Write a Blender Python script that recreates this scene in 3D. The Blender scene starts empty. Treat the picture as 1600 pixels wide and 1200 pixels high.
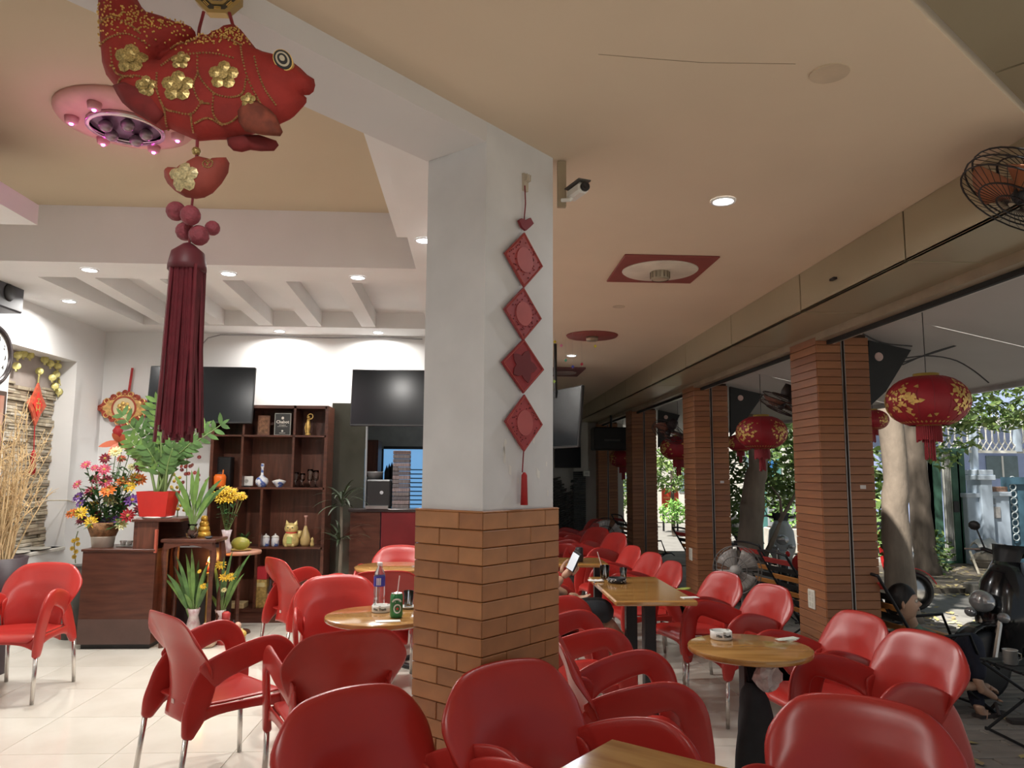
import bpy, bmesh, math, random
from mathutils import Vector, Matrix
random.seed(7)
scene = bpy.context.scene
C = scene.collection
PI = math.pi
R = math.radians
# ------------------------------------------------------------------ camera
CAM_H = 1.45
FPX = 1180.0
yaw, pitch, roll = R(2.95), R(6.75), R(0.36)
_f = Vector((math.sin(yaw)*math.cos(pitch), math.cos(yaw)*math.cos(pitch), math.sin(pitch)))
_r = Vector((math.cos(yaw), -math.sin(yaw), 0.0))
_u = _r.cross(_f)
_r2 = _r*math.cos(roll) + _u*math.sin(roll)
_u2 = -_r*math.sin(roll) + _u*math.cos(roll)
cam_d = bpy.data.cameras.new('camera'); cam = bpy.data.objects.new('camera', cam_d); C.objects.link(cam)
cam_d.sensor_width = 36.0; cam_d.lens = FPX/1600*36.0; cam_d.clip_end = 200
cam.matrix_world = Matrix(((_r2.x, _u2.x, -_f.x, 0), (_r2.y, _u2.y, -_f.y, 0), (_r2.z, _u2.z, -_f.z, CAM_H), (0, 0, 0, 1)))
scene.camera = cam
# ------------------------------------------------------------------ exposure, world, sun
scene.view_settings.view_transform = 'Standard'
scene.view_settings.look = 'None'
scene.view_settings.exposure = 0.0
scene.view_settings.gamma = 1.0
scene.view_settings.use_curve_mapping = False
w = bpy.data.worlds.new('World'); scene.world = w; w.use_nodes = True
bg = w.node_tree.nodes['Background']
sky = w.node_tree.nodes.new('ShaderNodeTexSky'); sky.sky_type = 'HOSEK_WILKIE'
sky.turbidity = 5.0; sky.ground_albedo = 0.35
sky.sun_direction = Vector((-0.40, -0.36, 0.84)).normalized()
mixw = w.node_tree.nodes.new('ShaderNodeMixRGB'); mixw.inputs[0].default_value = 0.65
mixw.inputs[2].default_value = (0.80, 0.90, 1.0, 1)
w.node_tree.links.new(sky.outputs[0], mixw.inputs[1]); w.node_tree.links.new(mixw.outputs[0], bg.inputs[0])
bg.inputs[1].default_value = 0.42
sd = bpy.data.lights.new('sun', 'SUN'); sd.energy = 10.0; sd.angle = R(2.0); sd.color = (1.0, 0.95, 0.86)
so = bpy.data.objects.new('sun', sd); C.objects.link(so)
so.rotation_euler = Vector((0.40, 0.36, -0.84)).to_track_quat('-Z', 'Y').to_euler()

# ------------------------------------------------------------------ helpers
def ray(px, py):
    return _f + _r2*((px-800)/FPX) - _u2*((py-600)/FPX)
def aty(px, py, Y):
    d = ray(px, py); return Vector((0, 0, CAM_H)) + d*(Y/d.y)
def atz(px, py, z):
    d = ray(px, py); return Vector((0, 0, CAM_H)) + d*((z-CAM_H)/d.z)

MATS = {}
def mat(name, col, rough=0.5, metal=0.0, vary=0.12, scale=6.0, bump=0.0, bscale=None, spec=0.5, emit=None, estr=0.0,
        alpha=None, trans=0.0, stretch=None, coat=0.0, col2=None, detail=4.0):
    if name in MATS: return MATS[name]
    m = bpy.data.materials.new(name); m.use_nodes = True
    nt = m.node_tree; b = nt.nodes['Principled BSDF']
    b.inputs['Roughness'].default_value = rough; b.inputs['Metallic'].default_value = metal
    b.inputs['Specular IOR Level'].default_value = spec
    if coat: b.inputs['Coat Weight'].default_value = coat; b.inputs['Coat Roughness'].default_value = 0.08
    if trans: b.inputs['Transmission Weight'].default_value = trans
    c = (col[0], col[1], col[2], 1)
    b.inputs['Base Color'].default_value = c
    if vary or col2:
        tc = nt.nodes.new('ShaderNodeTexCoord'); mp = nt.nodes.new('ShaderNodeMapping')
        if stretch: mp.inputs['Scale'].default_value = stretch
        n = nt.nodes.new('ShaderNodeTexNoise'); n.inputs['Scale'].default_value = scale; n.inputs['Detail'].default_value = detail
        rp = nt.nodes.new('ShaderNodeValToRGB')
        if col2: a_, b_ = c, (col2[0], col2[1], col2[2], 1)
        else:
            a_ = tuple(x*(1-vary) for x in col)+(1,); b_ = tuple(min(1, x*(1+vary)) for x in col)+(1,)
        rp.color_ramp.elements[0].color = a_; rp.color_ramp.elements[1].color = b_
        rp.color_ramp.elements[0].position = 0.32; rp.color_ramp.elements[1].position = 0.68
        L = nt.links.new
        L(tc.outputs['Object'], mp.inputs[0]); L(mp.outputs[0], n.inputs['Vector']); L(n.outputs['Fac'], rp.inputs[0]); L(rp.outputs[0], b.inputs['Base Color'])
        if bump:
            n2 = nt.nodes.new('ShaderNodeTexNoise'); n2.inputs['Scale'].default_value = bscale or scale*4; n2.inputs['Detail'].default_value = 5
            bp = nt.nodes.new('ShaderNodeBump'); bp.inputs['Strength'].default_value = bump; bp.inputs['Distance'].default_value = 0.02
            L(mp.outputs[0], n2.inputs['Vector']); L(n2.outputs['Fac'], bp.inputs['Height']); L(bp.outputs[0], b.inputs['Normal'])
    if emit:
        b.inputs['Emission Color'].default_value = (*emit, 1); b.inputs['Emission Strength'].default_value = estr
    if alpha is not None: b.inputs['Alpha'].default_value = alpha
    MATS[name] = m
    return m

def obj(name, me, m=None, parent=None, smooth=False):
    if isinstance(me, bmesh.types.BMesh):
        d = bpy.data.meshes.new(name); me.normal_update(); me.to_mesh(d); me.free(); me = d
    if m is not None and len(me.materials) == 0:
        for q in (m if isinstance(m, (list, tuple)) else [m]): me.materials.append(q)
    if smooth:
        me.shade_smooth()
    o = bpy.data.objects.new(name, me); C.objects.link(o)
    if parent: o.parent = parent
    return o

class MB:
    """collects shapes into one mesh"""
    def __init__(s): s.v = []; s.f = []; s.mi = []; s.cur = 0
    def add(s, vs, fs):
        k = len(s.v); s.v += [tuple(x) for x in vs]
        for f in fs: s.f.append(tuple(i+k for i in f)); s.mi.append(s.cur)
        return s
    def box(s, c, d, rz=0, M=None, bev=0):
        hx, hy, hz = d[0]/2, d[1]/2, d[2]/2
        if bev:
            b = min(bev, hx*.9, hy*.9, hz*.9); vs = []; idx = {}
            for sx in (-1, 1):
                for sy in (-1, 1):
                    for sz in (-1, 1):
                        for ax in range(3):
                            p = [sx*hx, sy*hy, sz*hz]
                            for q in range(3):
                                if q != ax: p[q] -= (sx, sy, sz)[q]*b
                            idx[(sx, sy, sz, ax)] = len(vs); vs.append(Vector(p))
            fs = []
            for ax in range(3):
                o1, o2 = [q for q in range(3) if q != ax]
                for sg in (-1, 1):
                    lst = []
                    for (a1, a2) in ((-1, -1), (1, -1), (1, 1), (-1, 1)):
                        k = [0, 0, 0]; k[ax] = sg; k[o1] = a1; k[o2] = a2; lst.append(idx[(*k, ax)])
                    if (sg == -1) ^ (ax == 1): lst.reverse()
                    fs.append(lst)
            for ax in range(3):
                o1, o2 = [q for q in range(3) if q != ax]
                for a1 in (-1, 1):
                    for a2 in (-1, 1):
                        k0 = [0]*3; k1 = [0]*3; k0[ax] = -1; k1[ax] = 1
                        for k in (k0, k1): k[o1] = a1; k[o2] = a2
                        q = [idx[(*k0, o1)], idx[(*k1, o1)], idx[(*k1, o2)], idx[(*k0, o2)]]
                        n = (vs[q[1]]-vs[q[0]]).cross(vs[q[2]]-vs[q[0]]); cen = vs[q[0]]+vs[q[2]]
                        if n.dot(cen) < 0: q.reverse()
                        fs.append(q)
            for sx in (-1, 1):
                for sy in (-1, 1):
                    for sz in (-1, 1):
                        q = [idx[(sx, sy, sz, a)] for a in range(3)]
                        if sx*sy*sz < 0: q.reverse()
                        fs.append(q)
        else:
            vs = [Vector((x*hx, y*hy, z*hz)) for x in (-1, 1) for y in (-1, 1) for z in (-1, 1)]
            fs = [(0, 1, 3, 2), (4, 6, 7, 5), (0, 4, 5, 1), (2, 3, 7, 6), (0, 2, 6, 4), (1, 5, 7, 3)]
        T = Matrix.Translation(Vector(c)) @ (M.to_4x4() if M else Matrix.Rotation(rz, 4, 'Z'))
        return s.add([T @ v for v in vs], fs)
    def b2(s, x0, x1, y0, y1, z0, z1, bev=0):
        return s.box(((x0+x1)/2, (y0+y1)/2, (z0+z1)/2), (abs(x1-x0), abs(y1-y0), abs(z1-z0)), bev=bev)
    def quad(s, *p): return s.add(p, [tuple(range(len(p)))])
    def tube(s, pts, r, n=8, cap=True, closed=False):
        pts = [Vector(p) for p in pts]; m = len(pts)
        rr = r if isinstance(r, (list, tuple)) else [r]*m
        vs = []; up = None
        for i, p in enumerate(pts):
            if closed: t = pts[(i+1) % m]-pts[i-1]
            else: t = pts[min(i+1, m-1)]-pts[max(i-1, 0)]
            t.normalize()
            if up is None:
                a = Vector((0, 0, 1)) if abs(t.z) < .9 else Vector((1, 0, 0)); up = (a - t*a.dot(t)).normalized()
            else:
                up = up - t*up.dot(t)
                if up.length < 1e-6: up = t.orthogonal()
                up.normalize()
            sd_ = t.cross(up)
            for k in range(n):
                a = 2*PI*k/n; vs.append(p + up*math.cos(a)*rr[i] + sd_*math.sin(a)*rr[i])
        fs = []
        for i in range(m if closed else m-1):
            for k in range(n):
                i2 = (i+1) % m
                fs.append((i*n+k, i2*n+k, i2*n+(k+1) % n, i*n+(k+1) % n))
        if cap and not closed:
            fs.append(tuple(range(n))); fs.append(tuple(range((m-1)*n, m*n))[::-1])
        return s.add(vs, fs)
    def lathe(s, prof, c=(0, 0, 0), n=20, axis=None, cap=True):
        """prof: (r,z) list"""
        M = Matrix.Identity(4)
        if axis is not None: M = Vector((0, 0, 1)).rotation_difference(Vector(axis)).to_matrix().to_4x4()
        T = Matrix.Translation(Vector(c)) @ M; vs = []; fs = []; m = len(prof)
        for (r, z) in prof:
            for k in range(n):
                a = 2*PI*k/n; vs.append(T @ Vector((r*math.cos(a), r*math.sin(a), z)))
        for i in range(m-1):
            for k in range(n): fs.append((i*n+k, i*n+(k+1) % n, (i+1)*n+(k+1) % n, (i+1)*n+k))
        if cap:
            if prof[0][0] > 1e-5: fs.append(tuple(range(n))[::-1])
            if prof[-1][0] > 1e-5: fs.append(tuple(range((m-1)*n, m*n)))
        return s.add(vs, fs)
    def cyl(s, c, r, h, n=16, axis=None): return s.lathe([(r, -h/2), (r, h/2)], c, n, axis)
    def ball(s, c, r, n=12, sc=(1, 1, 1), M=None):
        m = max(4, n//2); vs = []; fs = []
        T = Matrix.Translation(Vector(c)) @ (M.to_4x4() if M else Matrix.Identity(4))
        vs.append(T @ Vector((0, 0, -r*sc[2])))
        for i in range(1, m):
            th = -PI/2 + PI*i/m
            for k in range(n):
                a = 2*PI*k/n
                vs.append(T @ Vector((r*sc[0]*math.cos(th)*math.cos(a), r*sc[1]*math.cos(th)*math.sin(a), r*sc[2]*math.sin(th))))
        vs.append(T @ Vector((0, 0, r*sc[2])))
        for k in range(n): fs.append((0, 1+(k+1) % n, 1+k))
        for i in range(m-2):
            for k in range(n):
                a = 1+i*n; fs.append((a+k, a+(k+1) % n, a+n+(k+1) % n, a+n+k))
        a = 1+(m-2)*n
        for k in range(n): fs.append((a+k, a+(k+1) % n, len(vs)-1))
        return s.add(vs, fs)
    def prism(s, poly, d0, d1, M=None):
        """poly in local xy, extruded along local z from d0 to d1"""
        T = M if M else Matrix.Identity(4); n = len(poly)
        ar = sum(poly[i][0]*poly[(i+1) % n][1]-poly[(i+1) % n][0]*poly[i][1] for i in range(n))
        if ar < 0: poly = poly[::-1]
        vs = [T @ Vector((x, y, d0)) for x, y in poly] + [T @ Vector((x, y, d1)) for x, y in poly]
        fs = [tuple(range(n))[::-1], tuple(range(n, 2*n))] + [(i, (i+1) % n, n+(i+1) % n, n+i) for i in range(n)]
        return s.add(vs, fs)
    def grid(s, fn, nu, nv, flip=False):
        vs = [fn(i/(nu-1), j/(nv-1)) for j in range(nv) for i in range(nu)]
        fs = []
        for j in range(nv-1):
            for i in range(nu-1):
                q = (j*nu+i, j*nu+i+1, (j+1)*nu+i+1, (j+1)*nu+i); fs.append(q[::-1] if flip else q)
        return s.add(vs, fs)
    def slab(s, fn, th, nu, nv, dirn=None):
        """closed thick sheet; fn(u,v)->Vector, thickness along numeric normal"""
        P = [[Vector(fn(i/(nu-1), j/(nv-1))) for i in range(nu)] for j in range(nv)]
        N = []
        for j in range(nv):
            row = []
            for i in range(nu):
                a = P[j][min(i+1, nu-1)]-P[j][max(i-1, 0)]; b = P[min(j+1, nv-1)][i]-P[max(j-1, 0)][i]
                nn = a.cross(b); nn = nn.normalized() if nn.length > 1e-9 else Vector((0, 0, 1)); row.append(nn)
            N.append(row)
        A = [P[j][i]+N[j][i]*th/2 for j in range(nv) for i in range(nu)]
        B = [P[j][i]-N[j][i]*th/2 for j in range(nv) for i in range(nu)]
        fs = []; o = nu*nv
        for j in range(nv-1):
            for i in range(nu-1):
                q = (j*nu+i, j*nu+i+1, (j+1)*nu+i+1, (j+1)*nu+i)
                fs.append(q); fs.append(tuple(x+o for x in q[::-1]))
        bd = [i for i in range(nu)] + [j*nu+nu-1 for j in range(1, nv)] + [(nv-1)*nu+i for i in range(nu-2, -1, -1)] + [j*nu for j in range(nv-2, 0, -1)]
        for k in range(len(bd)):
            a, b = bd[k], bd[(k+1) % len(bd)]; fs.append((b, a, a+o, b+o))
        return s.add(A+B, fs)
    def mesh(s, name):
        d = bpy.data.meshes.new(name); d.from_pydata(s.v, [], s.f)
        if any(s.mi): d.polygons.foreach_set('material_index', s.mi)
        d.update(); return d
    def build(s, name, m, parent=None, smooth=False, loc=None, rz=None):
        o = obj(name, s.mesh(name), m, parent, smooth)
        if loc is not None: o.location = loc
        if rz is not None: o.rotation_euler = (0, 0, rz)
        return o

def sharp(o, ang=35):
    """smooth shading with sharp edges kept"""
    o.data.shade_smooth(); o.data.set_sharp_from_angle(angle=R(ang)); return o
def sub(o, lv=1):
    md = o.modifiers.new('subd', 'SUBSURF'); md.levels = lv; md.render_levels = lv; return o
def tag(o, label=None, cat=None, group=None, kind=None):
    if label: o['label'] = label
    if cat: o['category'] = cat
    if group: o['group'] = group
    if kind: o['kind'] = kind
    return o
def thing(name, label, cat, loc=(0, 0, 0), rz=0, group=None):
    o = bpy.data.objects.new(name, None); C.objects.link(o); o.empty_display_size = .05
    o.location = loc; o.rotation_euler = (0, 0, rz)
    return tag(o, label, cat, group)
def struct(name, mb, m, parent=None, smooth=False, label=None):
    o = mb.build(name, m, parent, smooth)
    if parent is None: o['kind'] = 'structure'
    if label: o['label'] = label
    return o
def children(o): return KIDS.get(o.name, [])
def dup(root, loc, rz, label=None, group=None):
    r = root.copy(); C.objects.link(r); r.location = loc; r.rotation_euler = (0, 0, rz)
    if label: r['label'] = label
    if group: r['group'] = group
    for ch in [c for c in C.objects if c.parent == root]:
        c = ch.copy(); C.objects.link(c); c.parent = r
        for g in [g_ for g_ in C.objects if g_.parent == ch]:
            d = g.copy(); C.objects.link(d); d.parent = c
    return r
def lerp(a, b, t): return a+(b-a)*t
def curve(pts, n):
    """Catmull-Rom through pts"""
    P = [Vector(p) for p in pts]; P = [P[0]*2-P[1]]+P+[P[-1]*2-P[-2]]; out = []; m = len(P)-3
    for i in range(n):
        t = i/(n-1)*m; k = min(int(t), m-1); t -= k; p0, p1, p2, p3 = P[k:k+4]
        out.append(0.5*((2*p1)+(p2-p0)*t+(2*p0-5*p1+4*p2-p3)*t*t+(3*p1-p0-3*p2+p3)*t**3))
    return out
def text_mesh(txt, size, depth=0.001, align='CENTER', bold=0.0):
    cu = bpy.data.curves.new('txt', 'FONT'); cu.body = txt; cu.size = size; cu.extrude = depth; cu.align_x = align; cu.align_y = 'CENTER'; cu.offset = bold
    cu.resolution_u = 2
    o = bpy.data.objects.new('txt', cu); C.objects.link(o)
    bpy.context.view_layer.update()
    me = bpy.data.meshes.new_from_object(o.evaluated_get(bpy.context.evaluated_depsgraph_get()))
    bpy.data.objects.remove(o); bpy.data.curves.remove(cu); return me
def text_obj(name, txt, size, m, parent, loc, rot=(PI/2, 0, 0), depth=.001, bold=0.0):
    o = obj(name, text_mesh(txt, size, depth, bold=bold), m, parent); o.location = loc; o.rotation_euler = rot; return o

# ------------------------------------------------------------------ materials
WHITE = mat('white_paint', (.78, .78, .77), .7, vary=.03, scale=2)
CREAMC = mat('cream_ceiling_paint', (.70, .575, .435), .75, vary=.03, scale=1.5)
TANC = mat('tan_ceiling_paint', (.55, .46, .32), .75, vary=.03, scale=1.2)
COLP = mat('column_paint', (.66, .66, .67), .7, vary=.06, scale=5)
TILE = mat('floor_tile_marble', (.74, .71, .63), .13, vary=0, col2=(.64, .60, .52), scale=2.2, detail=8)
GROUT = mat('floor_grout', (.50, .47, .40), .8)
BRICK = mat('brown_brick_tile', (.36, .145, .048), .42, vary=.22, scale=7)
BRICK2 = mat('brown_brick_tile_dull', (.31, .122, .042), .45, vary=.25, scale=9)
BRICK3 = mat('brown_brick_tile_light', (.40, .17, .06), .4, vary=.2, scale=8)
BRICKJ = mat('brick_joint', (.10, .055, .03), .9)
PLANK = mat('brown_plank_tile', (.30, .125, .055), .42, vary=.16, scale=8)
PLANKD = mat('plank_joint_dark', (.05, .025, .015), .8)
METP = mat('champagne_metal_panel', (.40, .345, .235), .38, metal=.35, vary=.05, scale=1.5)
BLACKJ = mat('black_joint', (.012, .012, .012), .8)
BLACK = mat('black_plastic', (.014, .014, .015), .45)
BLACKM = mat('black_metal', (.02, .02, .022), .4, metal=.3)
CHROME = mat('steel_tube', (.62, .60, .57), .25, metal=1.0, vary=.04)
GOLD = mat('gold_print', (.70, .46, .14), .38, metal=.45, vary=.2, scale=40)
GOLDG = mat('gold_glitter', (.46, .34, .13), .35, metal=.6, vary=.5, scale=260)
REDP = mat('red_chair_plastic', (.41, .027, .021), .30, vary=.05, scale=4, spec=.5)
REDC = mat('red_fabric', (.42, .018, .02), .6, vary=.15, scale=20)
DRED = mat('dark_red_fabric', (.20, .012, .02), .6, vary=.2, scale=20)
DWOOD = mat('dark_wood', (.085, .028, .016), .35, vary=.3, scale=4, stretch=(1, 1, 8))
DWOOD2 = mat('dark_wood_board', (.12, .042, .024), .38, vary=.3, scale=4, stretch=(8, 1, 1))
TABW = mat('varnished_table_wood', (.50, .27, .085), .14, vary=0, col2=(.33, .155, .04), scale=3, stretch=(1, 7, 1), coat=.4)
# ================================================================== SETTING
ZC = 2.67      # ceiling over the right aisle
ZB = 2.43      # underside of the facade soffit
XF = 1.976     # inner fascia plane
XP = 2.378     # inner face of the facade pillars
ZL = 2.896     # lower ceiling of the left hall
ZT = 3.305     # tray ceiling
YB = 8.0       # back wall of the left hall
XL = -3.844    # left wall
# column plan (turned about 45 degrees)
CN = Vector((0.041, 2.521)); CR = Vector((0.304, 2.811)); CLF = Vector((-0.182, 2.700)); CF = CR+CLF-CN
du = (CR-CN).normalized(); dv = (CLF-CN).normalized()

# floor: grout bed and separate tiles
struct('floor', MB().b2(-4.4, XP+.02, -4.0, 14.6, -.12, -.006), GROUT, label='cream polished tile floor of the cafe')
floor = bpy.data.objects['floor']
ts = .60
tm = MB().box((0, 0, -.003), (ts-.003, ts-.003, .006)).mesh('floor_tile'); tm.materials.append(TILE)
for i in range(-8, 4):
    for j in range(3, 24):
        cx, cy = i*ts+.28, j*ts+.3
        if cx < XL-.2 or cx > XP-.25: continue
        if cx < .3 and cy > YB+.2 : continue
        o = bpy.data.objects.new('tile', tm); C.objects.link(o); o.parent = floor; o.location = (cx, cy, 0)
# narrower cut tiles along the pillar line
cutm = MB().box((0, 0, -.003), (.275, ts-.003, .006)).mesh('floor_tile_cut'); cutm.materials.append(TILE)
for j in range(3, 24):
    o = bpy.data.objects.new('tile', cutm); C.objects.link(o); o.parent = floor; o.location = (2.24, j*ts+.3, 0)

# right ceiling
def poly_slab(pts, z0, z1):
    mb = MB(); mb.prism([(p[0], p[1]) for p in pts], z0, z1); return mb
b0 = CN - du*4.2      # beam start behind the camera
struct('ceiling', poly_slab([(b0.x, b0.y), (CN.x, CN.y), (CR.x, CR.y), (CF.x, CF.y), (.12, YB), (.85, YB), (.85, 14.5), (XF+.02, 14.5), (XF+.02, 2.45), (.9, 1.60), (-2.4, -1.0)], ZC, ZC+.1), CREAMC,
       label='plain cream ceiling over the aisle beside the pillars')
ceil = bpy.data.objects['ceiling']
# hairline crack and round painted-over patches on the ceiling
cr = MB()
pts = [atz(935, 85, ZC-.001), atz(1020, 92, ZC-.001), atz(1100, 98, ZC-.001), atz(1170, 99, ZC-.001), atz(1243, 100, ZC-.001)]
for a, b in zip(pts, pts[1:]): cr.tube([a, b], .0008, 4)
cr.build('crack', mat('crack_dark', (.30, .22, .15), .9), ceil)
for (px, py, r) in ((1296, 114, .058), (967, 479, .045)):
    p = atz(px, py, ZC)
    MB().lathe([(r*.86, -.004), (r, -.004), (r, .0), (r*.86, 0)], (p.x, p.y, ZC), 28).build('round_cover', mat('cover_edge', (.55, .44, .32), .7), ceil)
    MB().lathe([(0.0001, -.002), (r*.9, -.002)], (p.x, p.y, ZC), 28, cap=False).build('round_cover_plate', CREAMC, ceil)
# diagonal beam from the column over the camera
zbm = 2.598
bw = (CLF-CN).length
mb = MB(); q0 = CN; q1 = CLF; 
mb.prism([(CN.x, CN.y), (CLF.x, CLF.y), (CLF.x-du.x*4.2, CLF.y-du.y*4.2), (b0.x, b0.y)], zbm, ZT+.05)
struct('trim_1', mb, mat('beam_paint', (.66, .64, .64), .75, vary=.03, scale=2), label='pale diagonal ceiling beam above the hanging fish')
# beam from the column to the back wall
struct('trim_2', poly_slab([(CLF.x+.02, CLF.y+.02), (CR.x-.04, CR.y+.0), (.14, YB), (-.10, YB)], ZL-.12, ZT+.05), WHITE, label='white ceiling beam behind the column')

# left hall: tray ceiling
struct('ceiling_tray', MB().b2(XL, .1, -2, 5.6, ZT, ZT+.08), TANC, label='tan raised tray ceiling of the left hall')
st = CLF  # lit border strip of the lower ceiling along the beam
o2 = dv*.20
struct('trim_3', poly_slab([(st.x, st.y), (st.x+o2.x, st.y+o2.y), (st.x+o2.x-du.x*4.2, st.y+o2.y-du.y*4.2), (st.x-du.x*4.2, st.y-du.y*4.2)], ZL-.02, ZT+.04), WHITE, label='white border strip of the tray ceiling along the beam')
struct('trim_4', MB().b2(-.42, .0, 2.95, 5.29, ZL, ZT+.04), WHITE, label='white border of the tray ceiling beside the column')
struct('trim_5', MB().b2(-.50, -.42, 2.95, 4.72, ZL+.05, ZT+.04), WHITE, label='stepped moulding of the tray ceiling')
struct('trim_6', MB().b2(XL, -2.56, -2, 4.42, ZL-.02, ZL+.10), WHITE, label='white ceiling box at the left of the tray')
# lower ceiling behind the tray with a recess and ribs
lc = MB()
ry0, ry1 = 5.72, 7.56; rx0, rx1 = -3.28, -.46
lc.b2(XL, .1, 5.29, ry0, ZL, ZT+.04); lc.b2(XL, .1, ry1, YB, ZL, ZL+.3)
lc.b2(XL, rx0, ry0, ry1, ZL, ZL+.3); lc.b2(rx1, .1, ry0, ry1, ZL, ZL+.3)
lc.b2(rx0, rx1, ry0, ry1, ZL+.16, ZL+.3)
struct('ceiling_hall', lc, WHITE, label='white lower ceiling of the left hall with a ribbed recess')
hall = bpy.data.objects['ceiling_hall']
for (xa, xb) in ((-2.95, -3.05), (-2.47, -2.56), (-2.0, -2.08), (-1.52, -1.60), (-1.02, -1.06)):
    m_ = MB(); m_.prism([(xa-.07, ry0), (xa+.07, ry0), (xb+.07, ry1), (xb-.07, ry1)], ZL+.01, ZL+.17)
    m_.build('ceiling_rib', WHITE, hall)
# walls
wl = MB()
ny0, ny1, nz0, nz1 = 6.42, 7.47, .74, 2.50
wl.b2(XL-.3, XL, -2, ny0, 0, ZT); wl.b2(XL-.3, XL, ny1, YB, 0, ZT); wl.b2(XL-.3, XL, ny0, ny1, 0, nz0); wl.b2(XL-.3, XL, ny0, ny1, nz1, ZT)
wl.b2(XL-.36, XL-.22, ny0-.1, ny1+.1, nz0-.1, nz1+.1)
struct('wall_left', wl, WHITE, label='white left wall with a stone niche')
wall_left = bpy.data.objects['wall_left']
# stacked stone strips in the niche (too thin to pick apart: one part)
stn = MB(); rnd = random.Random(3)
z = nz0
while z < nz1-.3:
    hh = rnd.uniform(.020, .036); y = ny0
    while y < ny1:
        ww = rnd.uniform(.10, .30); y2 = min(y+ww, ny1); dx = rnd.uniform(.02, .055)
        stn.cur = rnd.choice((0, 0, 1, 2)); stn.box((XL-.22+dx/2, (y+y2)/2, min(z+hh/2, nz1)), (dx, y2-y-.003, hh-.003), bev=.004); y = y2
    z += hh
so_ = stn.build('stone_strips', [mat('stone_tan', (.42, .36, .26), .85, vary=.2, scale=12), mat('stone_brown', (.30, .24, .17), .85, vary=.2, scale=12), mat('stone_grey', (.50, .45, .36), .85, vary=.2, scale=12)], wall_left)
so_['kind'] = 'stuff'; so_['label'] = 'stacked tan ledger stone lining the niche'
MB().b2(XL-.2, XL+.02, ny0, ny1, nz0-.03, nz0, bev=.005).build('niche_sill', mat('sill_stone', (.62, .60, .54), .5), wall_left)
MB().b2(XL-.2, XL-.19, ny0, ny1, 2.2, nz1).build('niche_header', mat('header_taupe', (.36, .31, .28), .7), wall_left)
wb = MB(); ox0, ox1, oz = -1.12, -.10, 2.12
wb.b2(XL, ox0, YB, YB+.15, 0, ZT); wb.b2(ox1, .85, YB, YB+.15, 0, ZT); wb.b2(ox0, ox1, YB, YB+.15, oz, ZT)
struct('wall_back', wb, WHITE, label='white back wall of the left hall')
struct('wall_aisle', MB().b2(.70, .85, YB, 14.5, 0, ZT), WHITE, label='white side wall of the aisle')
# dark glass strip on the back wall beside the shelf
struct('trim_7', MB().b2(-1.47, -1.12, YB-.03, YB+.0, 0, 2.17), mat('smoked_mirror', (.10, .10, .08), .12, metal=.6, vary=.1), label='smoked mirror strip beside the wooden shelf')
# rear closing walls behind the camera
struct('wall_rear', MB().b2(XL-.3, -1.2, -2.15, -2, 0, ZT+.1), WHITE, label='white wall behind')
# far end wall with rough dark stone
struct('wall_far', MB().b2(.70, 2.9, 14.5, 14.65, 0, ZT), mat('far_white', (.62, .60, .56), .7, vary=.04), label='white wall at the far end of the aisle')
dw = MB(); rnd = random.Random(5)
for j in range(44):
    zz = .03+j*.031
    x = .86
    while x < 1.95:
        l = rnd.uniform(.06, .16)
        top = 1.45-.30*math.exp(-((x-1.78)/.14)**2) if x < 1.86 else 1.5
        tilt = -.5 if x < 1.5 and zz > .5 else rnd.uniform(-.3, .1)
        if zz < top-.04:
            dw.box((x+l/2, 14.47-rnd.uniform(0, .025), zz), (l, .06, .026), M=Matrix.Rotation(tilt, 3, 'Y'))
        x += l
o = dw.build('dark_stone_strips', mat('dark_slate', (.055, .052, .048), .8, vary=.35, scale=8), bpy.data.objects['wall_far']); o['kind'] = 'stuff'
dw = MB()
for j in range(40): dw.b2(1.93, 2.16, 14.40, 14.5, .02+j*.037, .048+j*.037)
o = dw.build('slate_strips', mat('dark_slate2', (.075, .078, .075), .8, vary=.25, scale=8), bpy.data.objects['wall_far']); o['kind'] = 'stuff'
struct('trim_8', MB().b2(1.93, 2.20, 14.35, 14.5, 1.5, ZB+.02), mat('far_white', (.6, .6, .6)), label='white wall post at the far end of the aisle')

# ---------------------------------------------------------------- central column
col_ = thing('column', 'pale square column clad in brown bricks up to waist height', 'column', ((CN.x+CF.x)/2, (CN.y+CF.y)/2, 0))
CC = (CN+CF)/2; crz = math.atan2(du.y, du.x); cw = (CR-CN).length; cd = bw
k_ = MB(); k_.box((0, 0, 1.30), (cw, cd, 2.6+.14), crz); k_.build('shaft', COLP, col_)
zbt = 1.323
MB().box((0, 0, (zbt-.004)/2), (cw+.010, cd+.010, zbt-.004), crz).build('mortar_bed', BRICKJ, col_)
MB().box((0, 0, zbt+.0), (cw+.034, cd+.034, .006), crz, bev=.002).build('cap_edge', BRICK3, col_)
bh = .0548; pitchb = .0570
nco = int(zbt/pitchb)+1
bm_cache = {}
def brick_mesh(l, k):
    key = (round(l, 3), k)
    if key not in bm_cache:
        d = MB().box((0, 0, 0), (l, .016, bh), bev=.0025).mesh('brick'); d.materials.append((BRICK, BRICK2, BRICK3)[k]); bm_cache[key] = d
    return bm_cache[key]
rb = random.Random(11)
def place_brick(c, l, rz):
    o = bpy.data.objects.new('brick', brick_mesh(l, rb.choice((0, 0, 1, 2)))); C.objects.link(o); o.parent = col_; o.location = c; o.rotation_euler = (0, 0, rz)
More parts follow.
